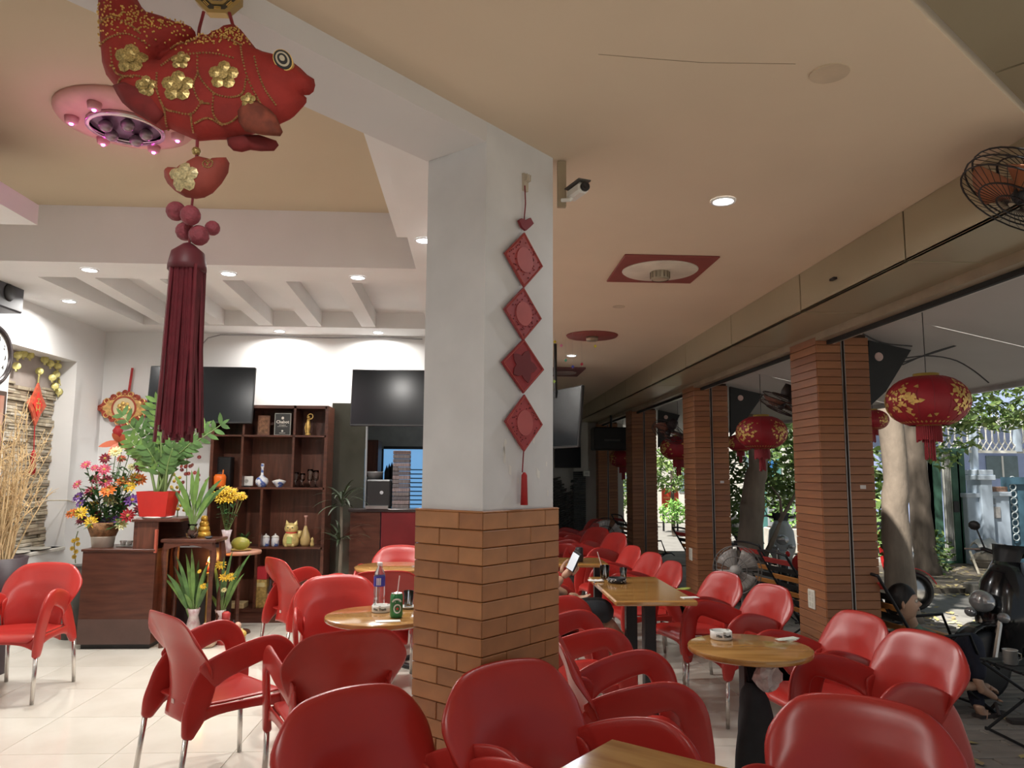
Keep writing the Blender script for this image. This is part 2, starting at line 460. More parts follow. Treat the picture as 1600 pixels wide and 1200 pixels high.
for face in range(4):
    L = cw if face % 2 == 0 else cd; off = (cd if face % 2 == 0 else cw)/2+.0085; L2 = L+.034
    fr = crz + (0, PI/2, PI, -PI/2)[face]
    ax = Vector((math.cos(fr), math.sin(fr), 0)); nn = Vector((math.sin(fr), -math.cos(fr), 0))
    for j in range(nco):
        zc = zbt-.002-pitchb*(j+.5)
        if zc < .02: continue
        if face % 2 == 0: cuts = [0, .30, .80, 1] if j % 2 == 0 else [0, .60, 1]
        else: cuts = [0, .34, 1] if j % 2 == 0 else [0, .62, 1]
        if face in (1, 3): cuts = [1-c for c in cuts][::-1] if face == 3 else cuts
        for a, b in zip(cuts, cuts[1:]):
            l = (b-a)*L2-.0022; m = ((a+b)/2-.5)*L2
            p = ax*m+nn*off; place_brick((p.x, p.y, zc), l, fr)

# ---------------------------------------------------------------- facade pillars with plank cladding
PH = .0560
ROWS = int(ZB/PH)+1
pm = {}
def plank_mesh(l, k):
    key = (l, k)
    if key not in pm:
        d = MB().box((0, 0, 0), (l, .016, PH-.003), bev=.002).mesh('plank')
        d.materials.append(mat('plank_%d' % k, [(.30, .125, .055), (.27, .11, .05), (.33, .14, .06)][k], .40, vary=.14, scale=9, stretch=(.6, 1, 3))); pm[key] = d
    return pm[key]
rp_ = random.Random(21)
ordn = ['nearest', 'second', 'third', 'farthest']
PY = (5.07, 8.00, 11.20, 14.25)
for k, y0 in enumerate(PY):
    dp = .43; t = thing('facade_pillar', '%s brown plank-clad facade pillar with a dark vertical slot' % ordn[k], 'pillar', (XP+.185, y0+dp/2, 0), 0, 'facade pillars')
    MB().b2(-.175, .175, -dp/2+.01, dp/2-.01, 0, ZB).build('core', PLANKD, t)
    def pk(l, loc, rz):
        o = bpy.data.objects.new('plank', plank_mesh(l, rp_.choice((0, 0, 1, 2)))); C.objects.link(o); o.parent = t; o.location = loc; o.rotation_euler = (0, 0, rz)
    for j in range(ROWS):
        z = PH*(j+.5)
        if z+PH/2 > ZB: continue
        pk(.172, (-.099, -dp/2+.004, z), 0); pk(.172, (.099, -dp/2+.004, z), 0)
        pk(.424, (-.181, 0, z), PI/2)
    for s_ in (-1, 1):
        MB().b2(s_*.0105-.0022, s_*.0105+.0022, -dp/2-.008, -dp/2+.02, 0, ZB-.0).build('slot_edge', mat('slot_alu', (.42, .40, .38), .35, metal=.8), t)
    if k < 2:
        MB().b2(.08, .12, -dp/2-.006, -dp/2-.004, 1.36, 1.385).build('paper_sticker', mat('sticker', (.75, .72, .70), .6), t)
        sw = MB(); sw.b2(-.2, -.188, -.06, .04, .53, .66, bev=.004); sp = sw.build('socket_plate', mat('socket_white', (.72, .70, .62), .4), t)
        s2 = MB()
        for a in range(2):
            for b_ in range(3): s2.b2(-.203, -.199, -.045+a*.045, -.013+a*.045, .545+b_*.037, .573+b_*.037)
        s2.build('socket_keys', mat('socket_key', (.62, .60, .52), .4), sp)
# ---------------------------------------------------------------- soffit: fascia panels and underside panels
sof = thing('soffit', 'champagne metal panelled soffit running above the facade pillars', 'soffit', (XF, 0, 0))
XO = 2.72
MB().b2(.03, XO-XF, 2.30, 14.5, ZB+.012, ZC+.2).build('core', BLACKJ, sof)
edges = [2.50]
y = 3.36
jy = [3.36, 4.50, 5.78, 7.18, 8.6, 10.05, 11.5, 13.0, 14.5]
def sofjoint(px, py): return atz(px, py, ZB).y
jy = [2.47, sofjoint(1416, 408), sofjoint(1250, 488), sofjoint(1145, 541), sofjoint(1073, 576), sofjoint(1020, 602), sofjoint(978, 622), sofjoint(947, 637), sofjoint(922, 650), 14.5]
for a, b in zip(jy, jy[1:]):
    if b-a < .1: continue
    MB().b2(0, .02, a+.006, b-.006, ZB, ZC, bev=.002).build('fascia_panel', METP, sof)
    MB().b2(.0, .50, a+.006, b-.006, ZB, ZB+.012, bev=.002).build('soffit_panel', METP, sof)
# shutter rail
rl = MB(); rl.b2(.40, .47, 2.4, 14.3, ZB-.05, ZB+.01); rl.build('shutter_rail', mat('rail_tan', (.34, .27, .19), .45, metal=.2), sof)
MB().b2(.475, .50, 2.4, 14.3, ZB-.075, ZB).build('rail_slot', BLACKJ, sof)
MB().b2(.50, .53, 2.4, 14.3, ZB-.07, ZB).build('rail_lip', mat('rail_alu', (.55, .53, .50), .35, metal=.7), sof)
cl = MB(); p = atz(1380, 402, 2.5); cl.box((-.012, 3.95, 2.52), (.02, .05, .012)); cl.build('metal_clip', BLACKM, sof)
# chamfered corner of the soffit at the near right
dg = (Vector((1.794, 2.262, 0))-Vector((1.170, 1.776, 0))).normalized()
cs = thing('corner_soffit', 'champagne metal soffit crossing the chamfered corner overhead', 'soffit', (0, 0, 0))
nrm = Vector((dg.y, -dg.x, 0))
A = Vector((1.976, 2.404, 0)); 
jn = [-3.2, -1.75, -.52, 0.0]
for a, b in zip(jn, jn[1:]):
    P0 = A+dg*(a+.006); P1 = A+dg*(b-.006)
    m_ = MB(); m_.prism([(P0.x, P0.y), (P1.x, P1.y), (P1.x+nrm.x*.9, P1.y+nrm.y*.9), (P0.x+nrm.x*.9, P0.y+nrm.y*.9)], ZC-.006, ZC+.01); m_.build('soffit_panel', METP, cs)
m_ = MB(); P0 = A-dg*3.3; m_.prism([(P0.x, P0.y), (A.x, A.y), (A.x+nrm.x*.9, A.y+nrm.y*.9), (P0.x+nrm.x*.9, P0.y+nrm.y*.9)], ZC+.012, ZC+.1); m_.build('core', BLACKJ, cs)
# ================================================================== RED CHAIRS
def interp(keys, t):
    for (a, va), (b, vb) in zip(keys, keys[1:]):
        if t <= b:
            f_ = (t-a)/(b-a) if b > a else 0
            f_ = f_*f_*(3-2*f_)
            return va+(vb-va)*f_
    return keys[-1][1]
def bake(o, lv=1):
    """subdivide once and keep the result as plain mesh data"""
    sub(o, lv); bpy.context.view_layer.update()
    me = bpy.data.meshes.new_from_object(o.evaluated_get(bpy.context.evaluated_depsgraph_get()))
    o.modifiers.clear(); old = o.data; o.data = me; me.name = old.name; bpy.data.meshes.remove(old); me.shade_smooth(); return o
def ribbon(mb, path, wd, th, n=14):
    """strap swept along a path lying in a plane x~const: width in the plane, thickness along x"""
    P = curve(path, n); vs = []; fs = []
    for i, p in enumerate(P):
        t = (P[min(i+1, n-1)]-P[max(i-1, 0)]).normalized(); nn = Vector((0, -t.z, t.y)).normalized(); k = i/(n-1)
        w_ = interp(wd, k)/2; h_ = interp(th, k)/2; X = Vector((1, 0, 0))
        for (a, b) in ((1, .55), (.72, 1), (-.72, 1), (-1, .55), (-1, -.55), (-.72, -1), (.72, -1), (1, -.55)):
            vs.append(p+nn*w_*a+X*h_*b)
    for i in range(n-1):
        for k in range(8): fs.append((i*8+k, i*8+(k+1) % 8, (i+1)*8+(k+1) % 8, (i+1)*8+k))
    fs.append(tuple(range(8))[::-1]); fs.append(tuple(range((n-1)*8, n*8)))
    mb.add(vs, fs)
def make_chair():
    t = thing('plastic_armchair', 'x', 'chair')
    b = MB()
    def back(u, v):
        s = 2*u-1; a = abs(s)
        zt = .812-.030*s*s-.095*max(0, (a-.55)/.45)**2.2
        zb = .325-.030*s*s
        z = zb+(zt-zb)*v
        w_ = interp([(0, .176), (.2, .182), (.42, .194), (.55, .213), (.72, .248), (.88, .267), (1, .263)], v)
        y = interp([(0, -.215), (.2, -.205), (.45, -.212), (.7, -.238), (.88, -.272), (1, -.302)], v)
        c_ = interp([(0, .045), (.3, .085), (.6, .095), (1, .060)], v)
        return Vector((s*w_, y+c_*s*s, z))
    b.slab(lambda u, v: back(1-u, v), .013, 13, 12)
    bake(b.build('backrest', REDP, t), 1)
    for s in (-1, 1):
        r = MB()
        ribbon(r, [(s*.198, -.135, .585), (s*.200, -.165, .50), (s*.206, -.195, .41), (s*.214, -.222, .34), (s*.220, -.243, .282)], [(0, .075), (.3, .125), (.6, .115), (1, .050)], [(0, .016), (.5, .024), (1, .040)], 9)
        bake(r.build('rear_leg_socket', REDP, t), 1)
        a = MB()
        ribbon(a, [(s*.198, -.168, .520), (s*.222, -.10, .568), (s*.246, 0, .606), (s*.258, .09, .630), (s*.262, .148, .628), (s*.262, .198, .588), (s*.257, .220, .52), (s*.250, .236, .43), (s*.245, .242, .35), (s*.240, .247, .278)],
               [(0, .14), (.15, .125), (.4, .108), (.6, .115), (.8, .105), (.9, .088), (1, .050)], [(0, .018), (.3, .022), (.6, .030), (.85, .034), (1, .042)], 22)
        bake(a.build('armrest', REDP, t), 1)
    s_ = MB()
    def seat(u, v):
        x = (2*u-1); y = lerp(-.205, .262, v)
        w_ = interp([(0, .185), (.3, .215), (.8, .232), (1, .205)], v)
        z = .405-.020*(1-x*x)*math.sin(min(1, v*1.1)*PI)+.012*v-.045*max(0, (v-.86)/.14)**2
        return Vector((x*w_, y, z))
    s_.slab(seat, .016, 11, 11)
    for s in (-1, 1):      # side rails with arched lower edge
        def rail(u, v):
            y = lerp(-.225, .245, u); k = abs(2*u-1); zb = .362-.060*k**4
            return Vector((s*(.205+.035*u), y, lerp(zb, .405, v)))
        s_.slab(rail, .016, 11, 4)
    def apron(u, v):
        k = 2*u-1; zb = .362-.050*abs(k)**4
        return Vector((k*.235, .250-.02*v, lerp(zb, .398, v)))
    s_.slab(apron, .014, 11, 4)
    bake(s_.build('seat', REDP, t), 1)
    for sx in (-1, 1):
        MB().tube([(sx*.240, .247, .31), (sx*.243, .256, .004)], .0125, 10).build('leg', CHROME, t, True)
        MB().tube([(sx*.220, -.243, .31), (sx*.226, -.277, .004)], .0125, 10).build('leg', CHROME, t, True)
    mm = MB(); mm.box((0, -.2145, .40), (.028, .003, .020), bev=.001); o = mm.build('maker_badge', mat('badge_pale', (.62, .42, .40), .5), t)
    return t
chair0 = make_chair()
chair_n = 0
def place_chair(x, y, deg, label, group, s=1.0, z=0):
    """deg: facing direction, clockwise from straight ahead (+Y)"""
    global chair_n
    chair_n += 1
    if chair_n == 1:
        chair0.location = (x, y, z); chair0.rotation_euler = (0, 0, -R(deg)); tag(chair0, label, None, group); return chair0
    r = dup(chair0, (x, y, z), -R(deg), label, group); r.scale = (s, s, s); return r
CH = [ # x, y, facing, label, group
 (-2.96, 5.30, 180, 'red plastic armchair at the left edge, beside the tall dry branches', None),
 (-1.21, 3.85, 46, 'red plastic armchair turned sideways, nearest to the dark wood cabinet', None),
 (-.60, 3.50, 338, 'red plastic armchair seen from behind, pulled up to the round table by the column', None),
 (-0.185, 2.15, 140, 'red plastic armchair in the foreground left of the brick column base', None),
 (0.285, 2.27, 142, 'red plastic armchair in the foreground in front of the brick column', None, 1.05),
 (.63, 3.15, 92, 'red plastic armchair facing right, just right of the column', None),
 (.53, 4.12, 84, 'red plastic armchair facing the rectangular table at its left', None),
 (.50, 5.15, 88, 'red plastic armchair that the phone user sits on', None),
 (1.57, 5.36, 254, 'red plastic armchair tucked behind another at the right of the rectangular table', None, 0.94),
 (1.66, 4.74, 256, 'red plastic armchair nearest to the small round table, by the second pillar', None, 0.94),
 (1.73, 3.8, 260, 'red plastic armchair in front of the nearest facade pillar', None, 0.94),
 (1.72, 3.22, 256, 'red plastic armchair at the right beside the seated man', None, 0.96),
 (.99, 2.00, 212, 'red plastic armchair cut by the bottom edge at the lower right', None),
 (-1.27, 6.10, 52, 'red plastic armchair side-on in front of the wooden shelf', None),
 (-.77, 4.64, 165, 'red plastic armchair behind the round table with the water bottle', None),
 (-.66, 6.62, 190, 'pink-lit red armchair beyond the far round table, by the counter', None),
 (-.62, 5.42, 350, 'red armchair with its back to us at the far round table', None),
 (1.36, 6.05, 262, 'third red armchair from the small round table along the pillars', None, 0.94),
 (1.36, 6.7, 256, 'fourth red armchair from the small round table along the pillars', None, 0.94),
 (1.32, 7.34, 258, 'fifth red armchair from the small round table along the pillars', None, 0.94),
 (.55, 6.35, 90, 'red armchair behind the phone user at the far table', None),
 (1.35, 8.30, 250, 'dim red armchair, nearest of the far group by the dark stone wall', None),
 (1.30, 9.10, 240, 'dim red armchair, second of the far group by the dark stone wall', None),
 (1.35, 9.95, 265, 'dim red armchair, third of the far group by the dark stone wall', None),
 (1.00, 8.75, 100, 'dim red armchair facing right in the far group by the dark stone wall', None),
 (1.55, 10.8, 245, 'dim red armchair, farthest of the far group by the dark stone wall', None),
]
for a in CH: place_chair(*a)
# ================================================================== TABLES
TZ = .73
def table_round(x, y, r, label, group, leg_rect=True):
    t = thing('round_table', label, 'table', (x, y, 0), 0, group)
    MB().lathe([(0.001, -.028), (r-.012, -.028), (r-.003, -.022), (r, -.012), (r-.003, -.003), (r-.012, 0), (.001, 0)], (0, 0, TZ), 48).build('table_top', TABW, t, True)
    sharp(t.children[0] if t.children else C.objects[-1], 40)
    MB().lathe([(r*.5, -.05), (r*.5, -.028)], (0, 0, TZ), 24).build('support_ring', BLACKM, t)
    MB().b2(-.038, .038, -.038, .038, .02, TZ-.03, bev=.006).build('post', BLACKM, t)
    b = MB()
    for a in range(4):
        an = a*PI/2+PI/4; b.box((math.cos(an)*.12, math.sin(an)*.12, .018), (.26, .05, .028), an, bev=.005)
    b.build('foot_cross', BLACKM, t)
    return t
def table_rect(cx, cy, lx, ly, rz, label, group, posts):
    t = thing('rectangular_table', label, 'table', (cx, cy, 0), rz, group)
    MB().box((0, 0, TZ-.015), (lx, ly, .03), bev=.008).build('table_top', TABW, t)
    for (a, b) in posts:
        MB().b2(a-.036, a+.036, b-.036, b+.036, .02, TZ-.03, bev=.005).build('post', BLACKM, t)
        MB().b2(a-.18, a+.18, b-.03, b+.03, 0, .03, bev=.005).build('foot', BLACKM, t)
    return t
TG = 'varnished wooden cafe tables'
t1 = table_round(-.455, 4.0, .285, 'varnished round table with the water bottle, left of the column', TG)
t2 = table_round(1.182, 3.25, .258, 'varnished round table with a white ashtray and black post on the right', TG)
t3 = table_rect(.427, 1.735, .60, .60, -R(40), 'varnished table corner in the foreground at the bottom', TG, [(0, 0)])
t4 = table_rect(1.065, 4.90, .48, 1.02, 0, 'varnished rectangular table with iced drinks and two black posts', TG, [(0, -.30), (0, .22)])
t5 = table_round(-.60, 6.02, .30, 'far round table in front of the serving counter', TG)
t6 = table_rect(.86, 6.40, .50, .46, 0, 'far varnished table half hidden by the phone user', TG, [(-.2, 0), (.2, 0)])

GLASS = mat('clear_glass', (.92, .95, .95), .03, vary=0, trans=1.0)
PET = mat('clear_pet', (.85, .92, .97), .05, vary=0, trans=.95)
WHITEC = mat('white_ceramic', (.80, .80, .76), .18, vary=.03)
INK = mat('black_ink', (.02, .02, .02), .6)
def place(px, py, z=TZ): v = atz(px, py, z); return (v.x, v.y, z)
# water bottle
t = thing('water_bottle', 'clear plastic water bottle with a blue label on the round table', 'bottle', place(592, 944))
MB().lathe([(.001, 0), (.028, 0), (.031, .006), (.031, .03), (.029, .04), (.031, .05), (.031, .15), (.027, .172), (.014, .198), (.012, .205), (.012, .21)], (0, 0, 0), 22, cap=False).build('bottle_body', PET, t, True)
MB().lathe([(.0318, .098), (.0318, .152)], (0, 0, 0), 22, cap=False).build('blue_label', mat('label_blue', (.05, .06, .42), .4, vary=.2, scale=30), t, True)
MB().lathe([(.0322, .105), (.0322, .146)], (0, 0, 0), 22, cap=False)
lb = MB()
for k in range(3): lb.b2(-.012+k*.009, -.006+k*.009, -.0335, -.0330, .106, .144)
lb.build('label_lettering', mat('label_white', (.75, .75, .85), .5), t)
MB().lathe([(.0135, .208), (.0145, .21), (.0145, .224), (.012, .226), (.001, .226)], (0, 0, 0), 18).build('cap', mat('cap_white', (.85, .85, .86), .35), t, True)
# ashtray
def ashtray(px, py, txt, label, dark=False):
    t = thing('ashtray', label, 'ashtray', place(px, py))
    MB().lathe([(.001, 0), (.044, 0), (.048, .004), (.047, .034), (.044, .036), (.041, .033), (.040, .012), (.001, .010)], (0, 0, 0), 28).build('dish', WHITEC, t, True)
    for k in range(3):
        a = k*2.1+.5; MB().box((math.cos(a)*.0435, math.sin(a)*.0435, .0345), (.014, .010, .004), a).build('rest_notch', mat('notch_grey', (.45, .44, .40), .5), t)
    if txt:
        n = len(txt); me = None
        for i, ch in enumerate(txt):
            a = -PI/2+(i-(n-1)/2)*.155
            if ch == ' ': continue
            o = text_obj('lettering', ch, .017, INK, t, (math.cos(a)*.0485, math.sin(a)*.0485, .019), (PI/2, 0, a+PI/2), .0006, bold=.0004)
    return t
ashtray(595, 956, 'Hoa Thanh', 'white ceramic ashtray with black lettering beside the green can')
ashtray(1127, 998, 'Hoa Thanh', 'white ceramic ashtray alone on the right round table')
# can
t = thing('drink_can', 'green drink can with a white straw on the round table', 'can', place(619, 965))
GCAN = mat('can_green', (.05, .24, .09), .28, metal=.5, vary=.1, scale=30)
MB().lathe([(.001, 0), (.024, 0), (.029, .004), (.032, .012), (.032, .105), (.029, .114), (.0265, .118)], (0, 0, 0), 24, cap=False).build('can_body', GCAN, t, True)
MB().lathe([(.0265, .118), (.0275, .120), (.0265, .121), (.0255, .117), (.001, .116)], (0, 0, 0), 24, cap=False).build('lid', mat('can_alu', (.75, .75, .75), .3, metal=.9), t, True)
def wrap(r, a, z): return Vector((r*math.sin(a), -r*math.cos(a), z))
em = MB()
for k in range(24):
    a0, a1 = 2*PI*k/24, 2*PI*(k+1)/24
    f0 = lambda a, rr: wrap(.0325, .25+rr*math.cos(a)/.032, .048+rr*1.15*math.sin(a))
    em.quad(f0(a0, .014), f0(a1, .014), f0(a1, .020), f0(a0, .020))
for k in range(10):
    a0, a1 = PI*.15+PI*.7*k/10, PI*.15+PI*.7*(k+1)/10
    em.quad(*[wrap(.0325, .15+rr*math.cos(a)/.032, .068+rr*math.sin(a)) for a, rr in ((a0, .022), (a1, .022), (a1, .030), (a0, .030))])
em.quad(*[wrap(.0325, a, z) for a, z in ((-.15, .078), (.55, .080), (.55, .086), (-.15, .084))])
em.build('white_emblem', mat('can_white', (.70, .78, .70), .4), t)
st_ = MB()
for k in range(5):
    a = PI/2+k*2*PI/5
    p = [wrap(.0327, .25+rr*math.cos(b)/.032, .048+rr*math.sin(b)) for b, rr in ((a, .010), (a+PI/5, .004), (a+PI, 0.0001), (a-PI/5, .004))]
    st_.quad(*p)
st_.build('star', mat('can_red', (.55, .05, .04), .4), t)
MB().tube([(0.002, .0, .10), (.012, .004, .205)], .0028, 8).build('straw', mat('straw_white', (.85, .70, .66), .4), t)
# tea glass on a saucer
t = thing('tea_saucer', 'small saucer under the tea glass', 'saucer', place(638, 950))
MB().lathe([(.001, 0), (.03, 0), (.048, .008), (.050, .011), (.028, .005), (.001, .004)], (0, 0, 0), 24).build('plate', WHITEC, t, True)
def tumbler(loc, r, h, fill, colr, label, straw=False, cat='glass'):
    t = thing('drinking_glass', label, cat, loc)
    MB().lathe([(.001, 0), (r*.85, 0), (r, h), (r*.93, h), (r*.80, .008), (.001, .008)], (0, 0, 0), 20, cap=False).build('tumbler', GLASS, t, True)
    MB().lathe([(.001, .009), (r*.79, .009), (r*.78+.13*r*fill, h*fill), (.001, h*fill)], (0, 0, 0), 20).build('drink', mat('drink_%s' % label[:12], colr, .1, vary=.2, scale=40, trans=.3), t, True)
    if straw: MB().tube([(0, 0, .015), (-.05, 0, h+.09)], .003, 8).build('straw', MATS['straw_white'], t)
    return t
p = place(638, 950); tumbler((p[0], p[1], TZ+.006), .027, .085, .55, (.65, .38, .08), 'glass of amber tea on the saucer by the column')
t = thing('paper_slip', 'white paper slip lying at the edge of the round table', 'paper', place(606, 971)); MB().box((0, 0, .002), (.12, .05, .002), .15).build('sheet', mat('paper_white', (.82, .84, .80), .6), t)
# rect table items
p = place(945, 905); tumbler(p, .034, .095, .8, (.10, .05, .02), 'iced coffee glass with a pale straw on the rectangular table', True)
p = place(974, 903); tumbler(p, .026, .07, .4, (.55, .40, .15), 'small empty glass right of the iced coffee')
t = thing('patterned_tray', 'black and white patterned round ashtray on the rectangular table', 'ashtray', place(964, 911))
MB().lathe([(.001, 0), (.055, 0), (.062, .012), (.060, .036), (.054, .036), (.050, .012), (.001, .010)], (0, 0, 0), 24).build('dish', BLACK, t, True)
pt = MB(); rr_ = random.Random(4)
for k in range(26):
    a = rr_.uniform(0, 2*PI); z = rr_.uniform(.010, .030); s_ = rr_.uniform(.004, .009)
    pt.box((math.cos(a)*.0615, math.sin(a)*.0615, z), (.002, s_, s_*.8), a)
pt.build('white_pattern', WHITEC, t)
t = thing('wet_wipe_packet', 'white crumpled packet at the left end of the rectangular table', 'packet', place(931, 909)); 
MB().slab(lambda u, v: Vector((u*.10-.05, v*.06-.03, .008+.006*math.sin(u*9)*math.sin(v*7))), .006, 7, 6).build('wrapper', mat('packet_white', (.80, .80, .77), .4), t, True)
t = thing('leaf_scrap', 'green leaf scraps at the right end of the rectangular table', 'leaf', place(1068, 922))
MB().slab(lambda u, v: Vector((u*.09-.045, (v-.5)*.05*math.sin(PI*u), .006+.01*u*v)), .002, 7, 5).build('leaf', mat('leaf_scrap', (.35, .40, .08), .5), t, True)
t = thing('menu_card', 'pale card lying at the right end of the rectangular table', 'card', place(1078, 934)); MB().box((0, 0, .002), (.10, .05, .003), .2).build('card', MATS['paper_white'], t)
t = thing('banknotes', 'folded banknotes on the right round table', 'banknote', place(1228, 1000))
for k in range(3): MB().box((k*.012, k*.008, .0015+k*.0014), (.085, .04, .001), .1+k*.16).build('note', mat('note_green', (.62, .66, .58), .6, vary=.15, scale=40), t)
# far table glass & can
t = thing('far_can', 'dark can standing on the far table behind the phone', 'can', place(905, 878)); MB().lathe([(.001, 0), (.03, 0), (.033, .01), (.033, .105), (.027, .118), (.001, .118)], (0, 0, 0), 16).build('can_body', BLACK, t, True)
# things hanging on the right table post
t = thing('hanging_jacket', 'black jacket hanging on the post of the right round table', 'jacket', (1.165, 3.22, 0))
def jk(u, v):
    a = u*2*PI; r = interp([(0, .02), (.12, .06), (.4, .078), (.75, .066), (1, .03)], v)*(1+.12*math.sin(3*a+v*5)); z = lerp(.60, .17, v)
    return Vector((-.005+r*math.cos(a)*.95+.012*math.sin(v*6), -.035+r*.6*math.sin(a), z))
MB().grid(jk, 18, 14, True).build('cloth', mat('jacket_black', (.012, .012, .014), .8, vary=.3, scale=12), t, True)
MB().tube([(-.005, -.02, .60), (-.01, .0, .66), (.02, .02, .685)], .008, 6).build('loop', MATS['jacket_black'], t)
t = thing('plastic_bag', 'crumpled clear plastic bag tied under the right round table top', 'bag', (1.215, 3.15, 0))
b = MB(); rr_ = random.Random(9); b.ball((0, 0, .635), .055, 14, (1.05, .7, 1.1)); b.v = [tuple(Vector(v)+Vector((rr_.uniform(-.009, .009), rr_.uniform(-.009, .009), rr_.uniform(-.009, .009)))) for v in b.v]
b.build('bag_body', mat('bag_clear', (.70, .62, .60), .25, vary=.25, scale=30, trans=.35), t)
MB().tube([(-.03, 0, .68), (-.035, .03, .70)], .006, 6).build('knot', MATS['bag_clear'], t)
# ================================================================== LEFT HALL: furniture, altar, plants, decorations
from mathutils.geometry import delaunay_2d_cdt
def puff(poly, th, step, M, edge=None, rng=1, power=.5):
    """pillow-shaped solid from an outline; returns MB and a height function (local xy -> z)"""
    n = len(poly); P2 = [Vector(p) for p in poly]
    def dist(p):
        d = 1e9
        for i in range(n):
            a, b = P2[i], P2[(i+1) % n]; ab = b-a; t_ = max(0, min(1, (p-a).dot(ab)/max(ab.dot(ab), 1e-12))); d = min(d, (p-(a+ab*t_)).length)
        return d
    def inside(p):
        c = False
        for i in range(n):
            a, b = P2[i], P2[(i+1) % n]
            if (a.y > p.y) != (b.y > p.y) and p.x < (b.x-a.x)*(p.y-a.y)/(b.y-a.y)+a.x: c = not c
        return c
    dm = edge
    def hgt(p):
        p = Vector(p); 
        if not inside(p): return 0
        k = min(1, dist(p)/dm); return th*math.sqrt(max(0, 1-(1-k)**2))
    xs = [p.x for p in P2]; ys = [p.y for p in P2]; pts = list(P2); k = 0
    y = min(ys)
    while y < max(ys):
        x = min(xs)+(step/2 if k % 2 else 0)
        while x < max(xs):
            q = Vector((x, y))
            if inside(q) and dist(q) > step*.45: pts.append(q)
            x += step
        y += step*.866; k += 1
    V, E_, F, *_ = delaunay_2d_cdt(pts, [(i, (i+1) % n) for i in range(n)], [list(range(n))], 1, 1e-6)
    mb = MB(); m = len(V)
    z = [hgt(v) if min((v-p).length for p in P2) > 1e-6 else 0 for v in V]
    vs = [M @ Vector((v.x, v.y, z[i])) for i, v in enumerate(V)] + [M @ Vector((v.x, v.y, -z[i])) for i, v in enumerate(V)]
    fs = []
    for f in F:
        f = list(f)
        a, b, c = [V[i] for i in f[:3]]
        if (b-a).cross(c-a) < 0: f = f[::-1]
        fs.append(tuple(f)); fs.append(tuple(i+m for i in f[::-1]))
    mb.add(vs, fs)
    me_merge = {}
    return mb, hgt
def weld(o, d=1e-5):
    bm = bmesh.new(); bm.from_mesh(o.data); bmesh.ops.remove_doubles(bm, verts=bm.verts, dist=d); bm.to_mesh(o.data); bm.free(); o.data.shade_smooth(); return o
def flower_flat(mb, c, r, hfn, M, n=5, lift=.002):
    """five-petal applique lying on a pillow surface (local xy)"""
    def put(x, y): return M @ Vector((x, y, hfn((x, y))+lift))
    for k in range(n):
        a = PI/2+k*2*PI/n; cx, cy = c[0]+math.cos(a)*r*.55, c[1]+math.sin(a)*r*.55
        ring = [put(cx+math.cos(b*PI/4)*r*.42, cy+math.sin(b*PI/4)*r*.42) for b in range(8)]; cen = put(cx, cy)+ (M.to_3x3() @ Vector((0, 0, .003)))
        k0 = len(mb.v); mb.add(ring+[cen], [(i, (i+1) % 8, 8) for i in range(8)])
    ring = [put(c[0]+math.cos(b*PI/4)*r*.3, c[1]+math.sin(b*PI/4)*r*.3)+(M.to_3x3() @ Vector((0, 0, .003))) for b in range(8)]
    mb.add(ring, [tuple(range(8))])
# ---- hanging fish ornament, in the plane facing the camera about 1.75 m away
YF = 1.72
fo = thing('hanging_fish_ornament', 'red plush carp ornament with gold trim hanging from the beam, long tassel below', 'ornament', (-.67, YF, 2.55))
def fl(cx, cy, s=3.0, ox=0, oy=0):
    v = aty(ox+cx/s, oy+cy/s, YF); return (v.x+.67, v.z-2.55)
MF = Matrix.Rotation(PI/2, 4, 'X')      # local xy -> world xz, local z -> world -y (towards the camera)
body = [(1478, 400), (1472, 370), (1440, 350), (1410, 320), (1375, 293), (1330, 270), (1290, 255), (1230, 240), (1200, 228), (1170, 190), (1130, 140), (1095, 112), (1060, 125), (1010, 150), (985, 165), (945, 168), (890, 190), (840, 215), (800, 245), (750, 285), (728, 272), (740, 245), (785, 222), (840, 208), (895, 200), (922, 180), (915, 150), (895, 125), (860, 110), (820, 100), (785, 88), (760, 75), (710, 65), (690, 60), (662, 30), (640, -10), (622, -55), (560, -85), (490, -80), (458, -40), (460, 30), (464, 110), (470, 200), (478, 290), (497, 350), (528, 390), (562, 430), (590, 490), (640, 540), (690, 570), (740, 598), (765, 612), (800, 606), (850, 628), (900, 650), (935, 662), (1000, 655), (1065, 652), (1140, 642), (1230, 610), (1310, 583), (1380, 545), (1422, 500), (1437, 480), (1437, 458), (1424, 447), (1450, 446), (1470, 430)]
mb, hf = puff([fl(*p) for p in body], .045, .016, MF, edge=.075)
REDF = mat('red_plush', (.30, .020, .014), .75, vary=.18, scale=14, bump=.15, bscale=60)
REDF2 = mat('red_plush_dark', (.20, .018, .018), .8, vary=.25, scale=20)
weld(mb.build('fish_body', REDF, fo))
pb = [(1145, 570), (1165, 540), (1200, 515), (1230, 520), (1290, 560), (1320, 590), (1352, 665), (1340, 685), (1260, 680), (1180, 662), (1150, 620)]
def shifted(poly, dz): return poly
m2, _ = puff([fl(*p) for p in pb], .016, .012, Matrix.Translation((0, -.052, 0)) @ MF, edge=.03); weld(m2.build('pectoral_fin', mat('plush_brown', (.22, .05, .028), .8, vary=.3, scale=40), fo))
pb2 = [(1068, 655), (1075, 690), (1100, 715), (1140, 722), (1180, 712), (1230, 718), (1290, 716), (1312, 690), (1300, 668), (1220, 640), (1150, 640)]
m2, _ = puff([fl(*p) for p in pb2], .014, .012, Matrix.Translation((0, -.01, 0)) @ MF, edge=.03); weld(m2.build('belly_fin', REDF2, fo))
pb3 = [(555, 430), (575, 470), (600, 510), (640, 545), (700, 580), (755, 612), (800, 560), (770, 480), (700, 430), (620, 410)]
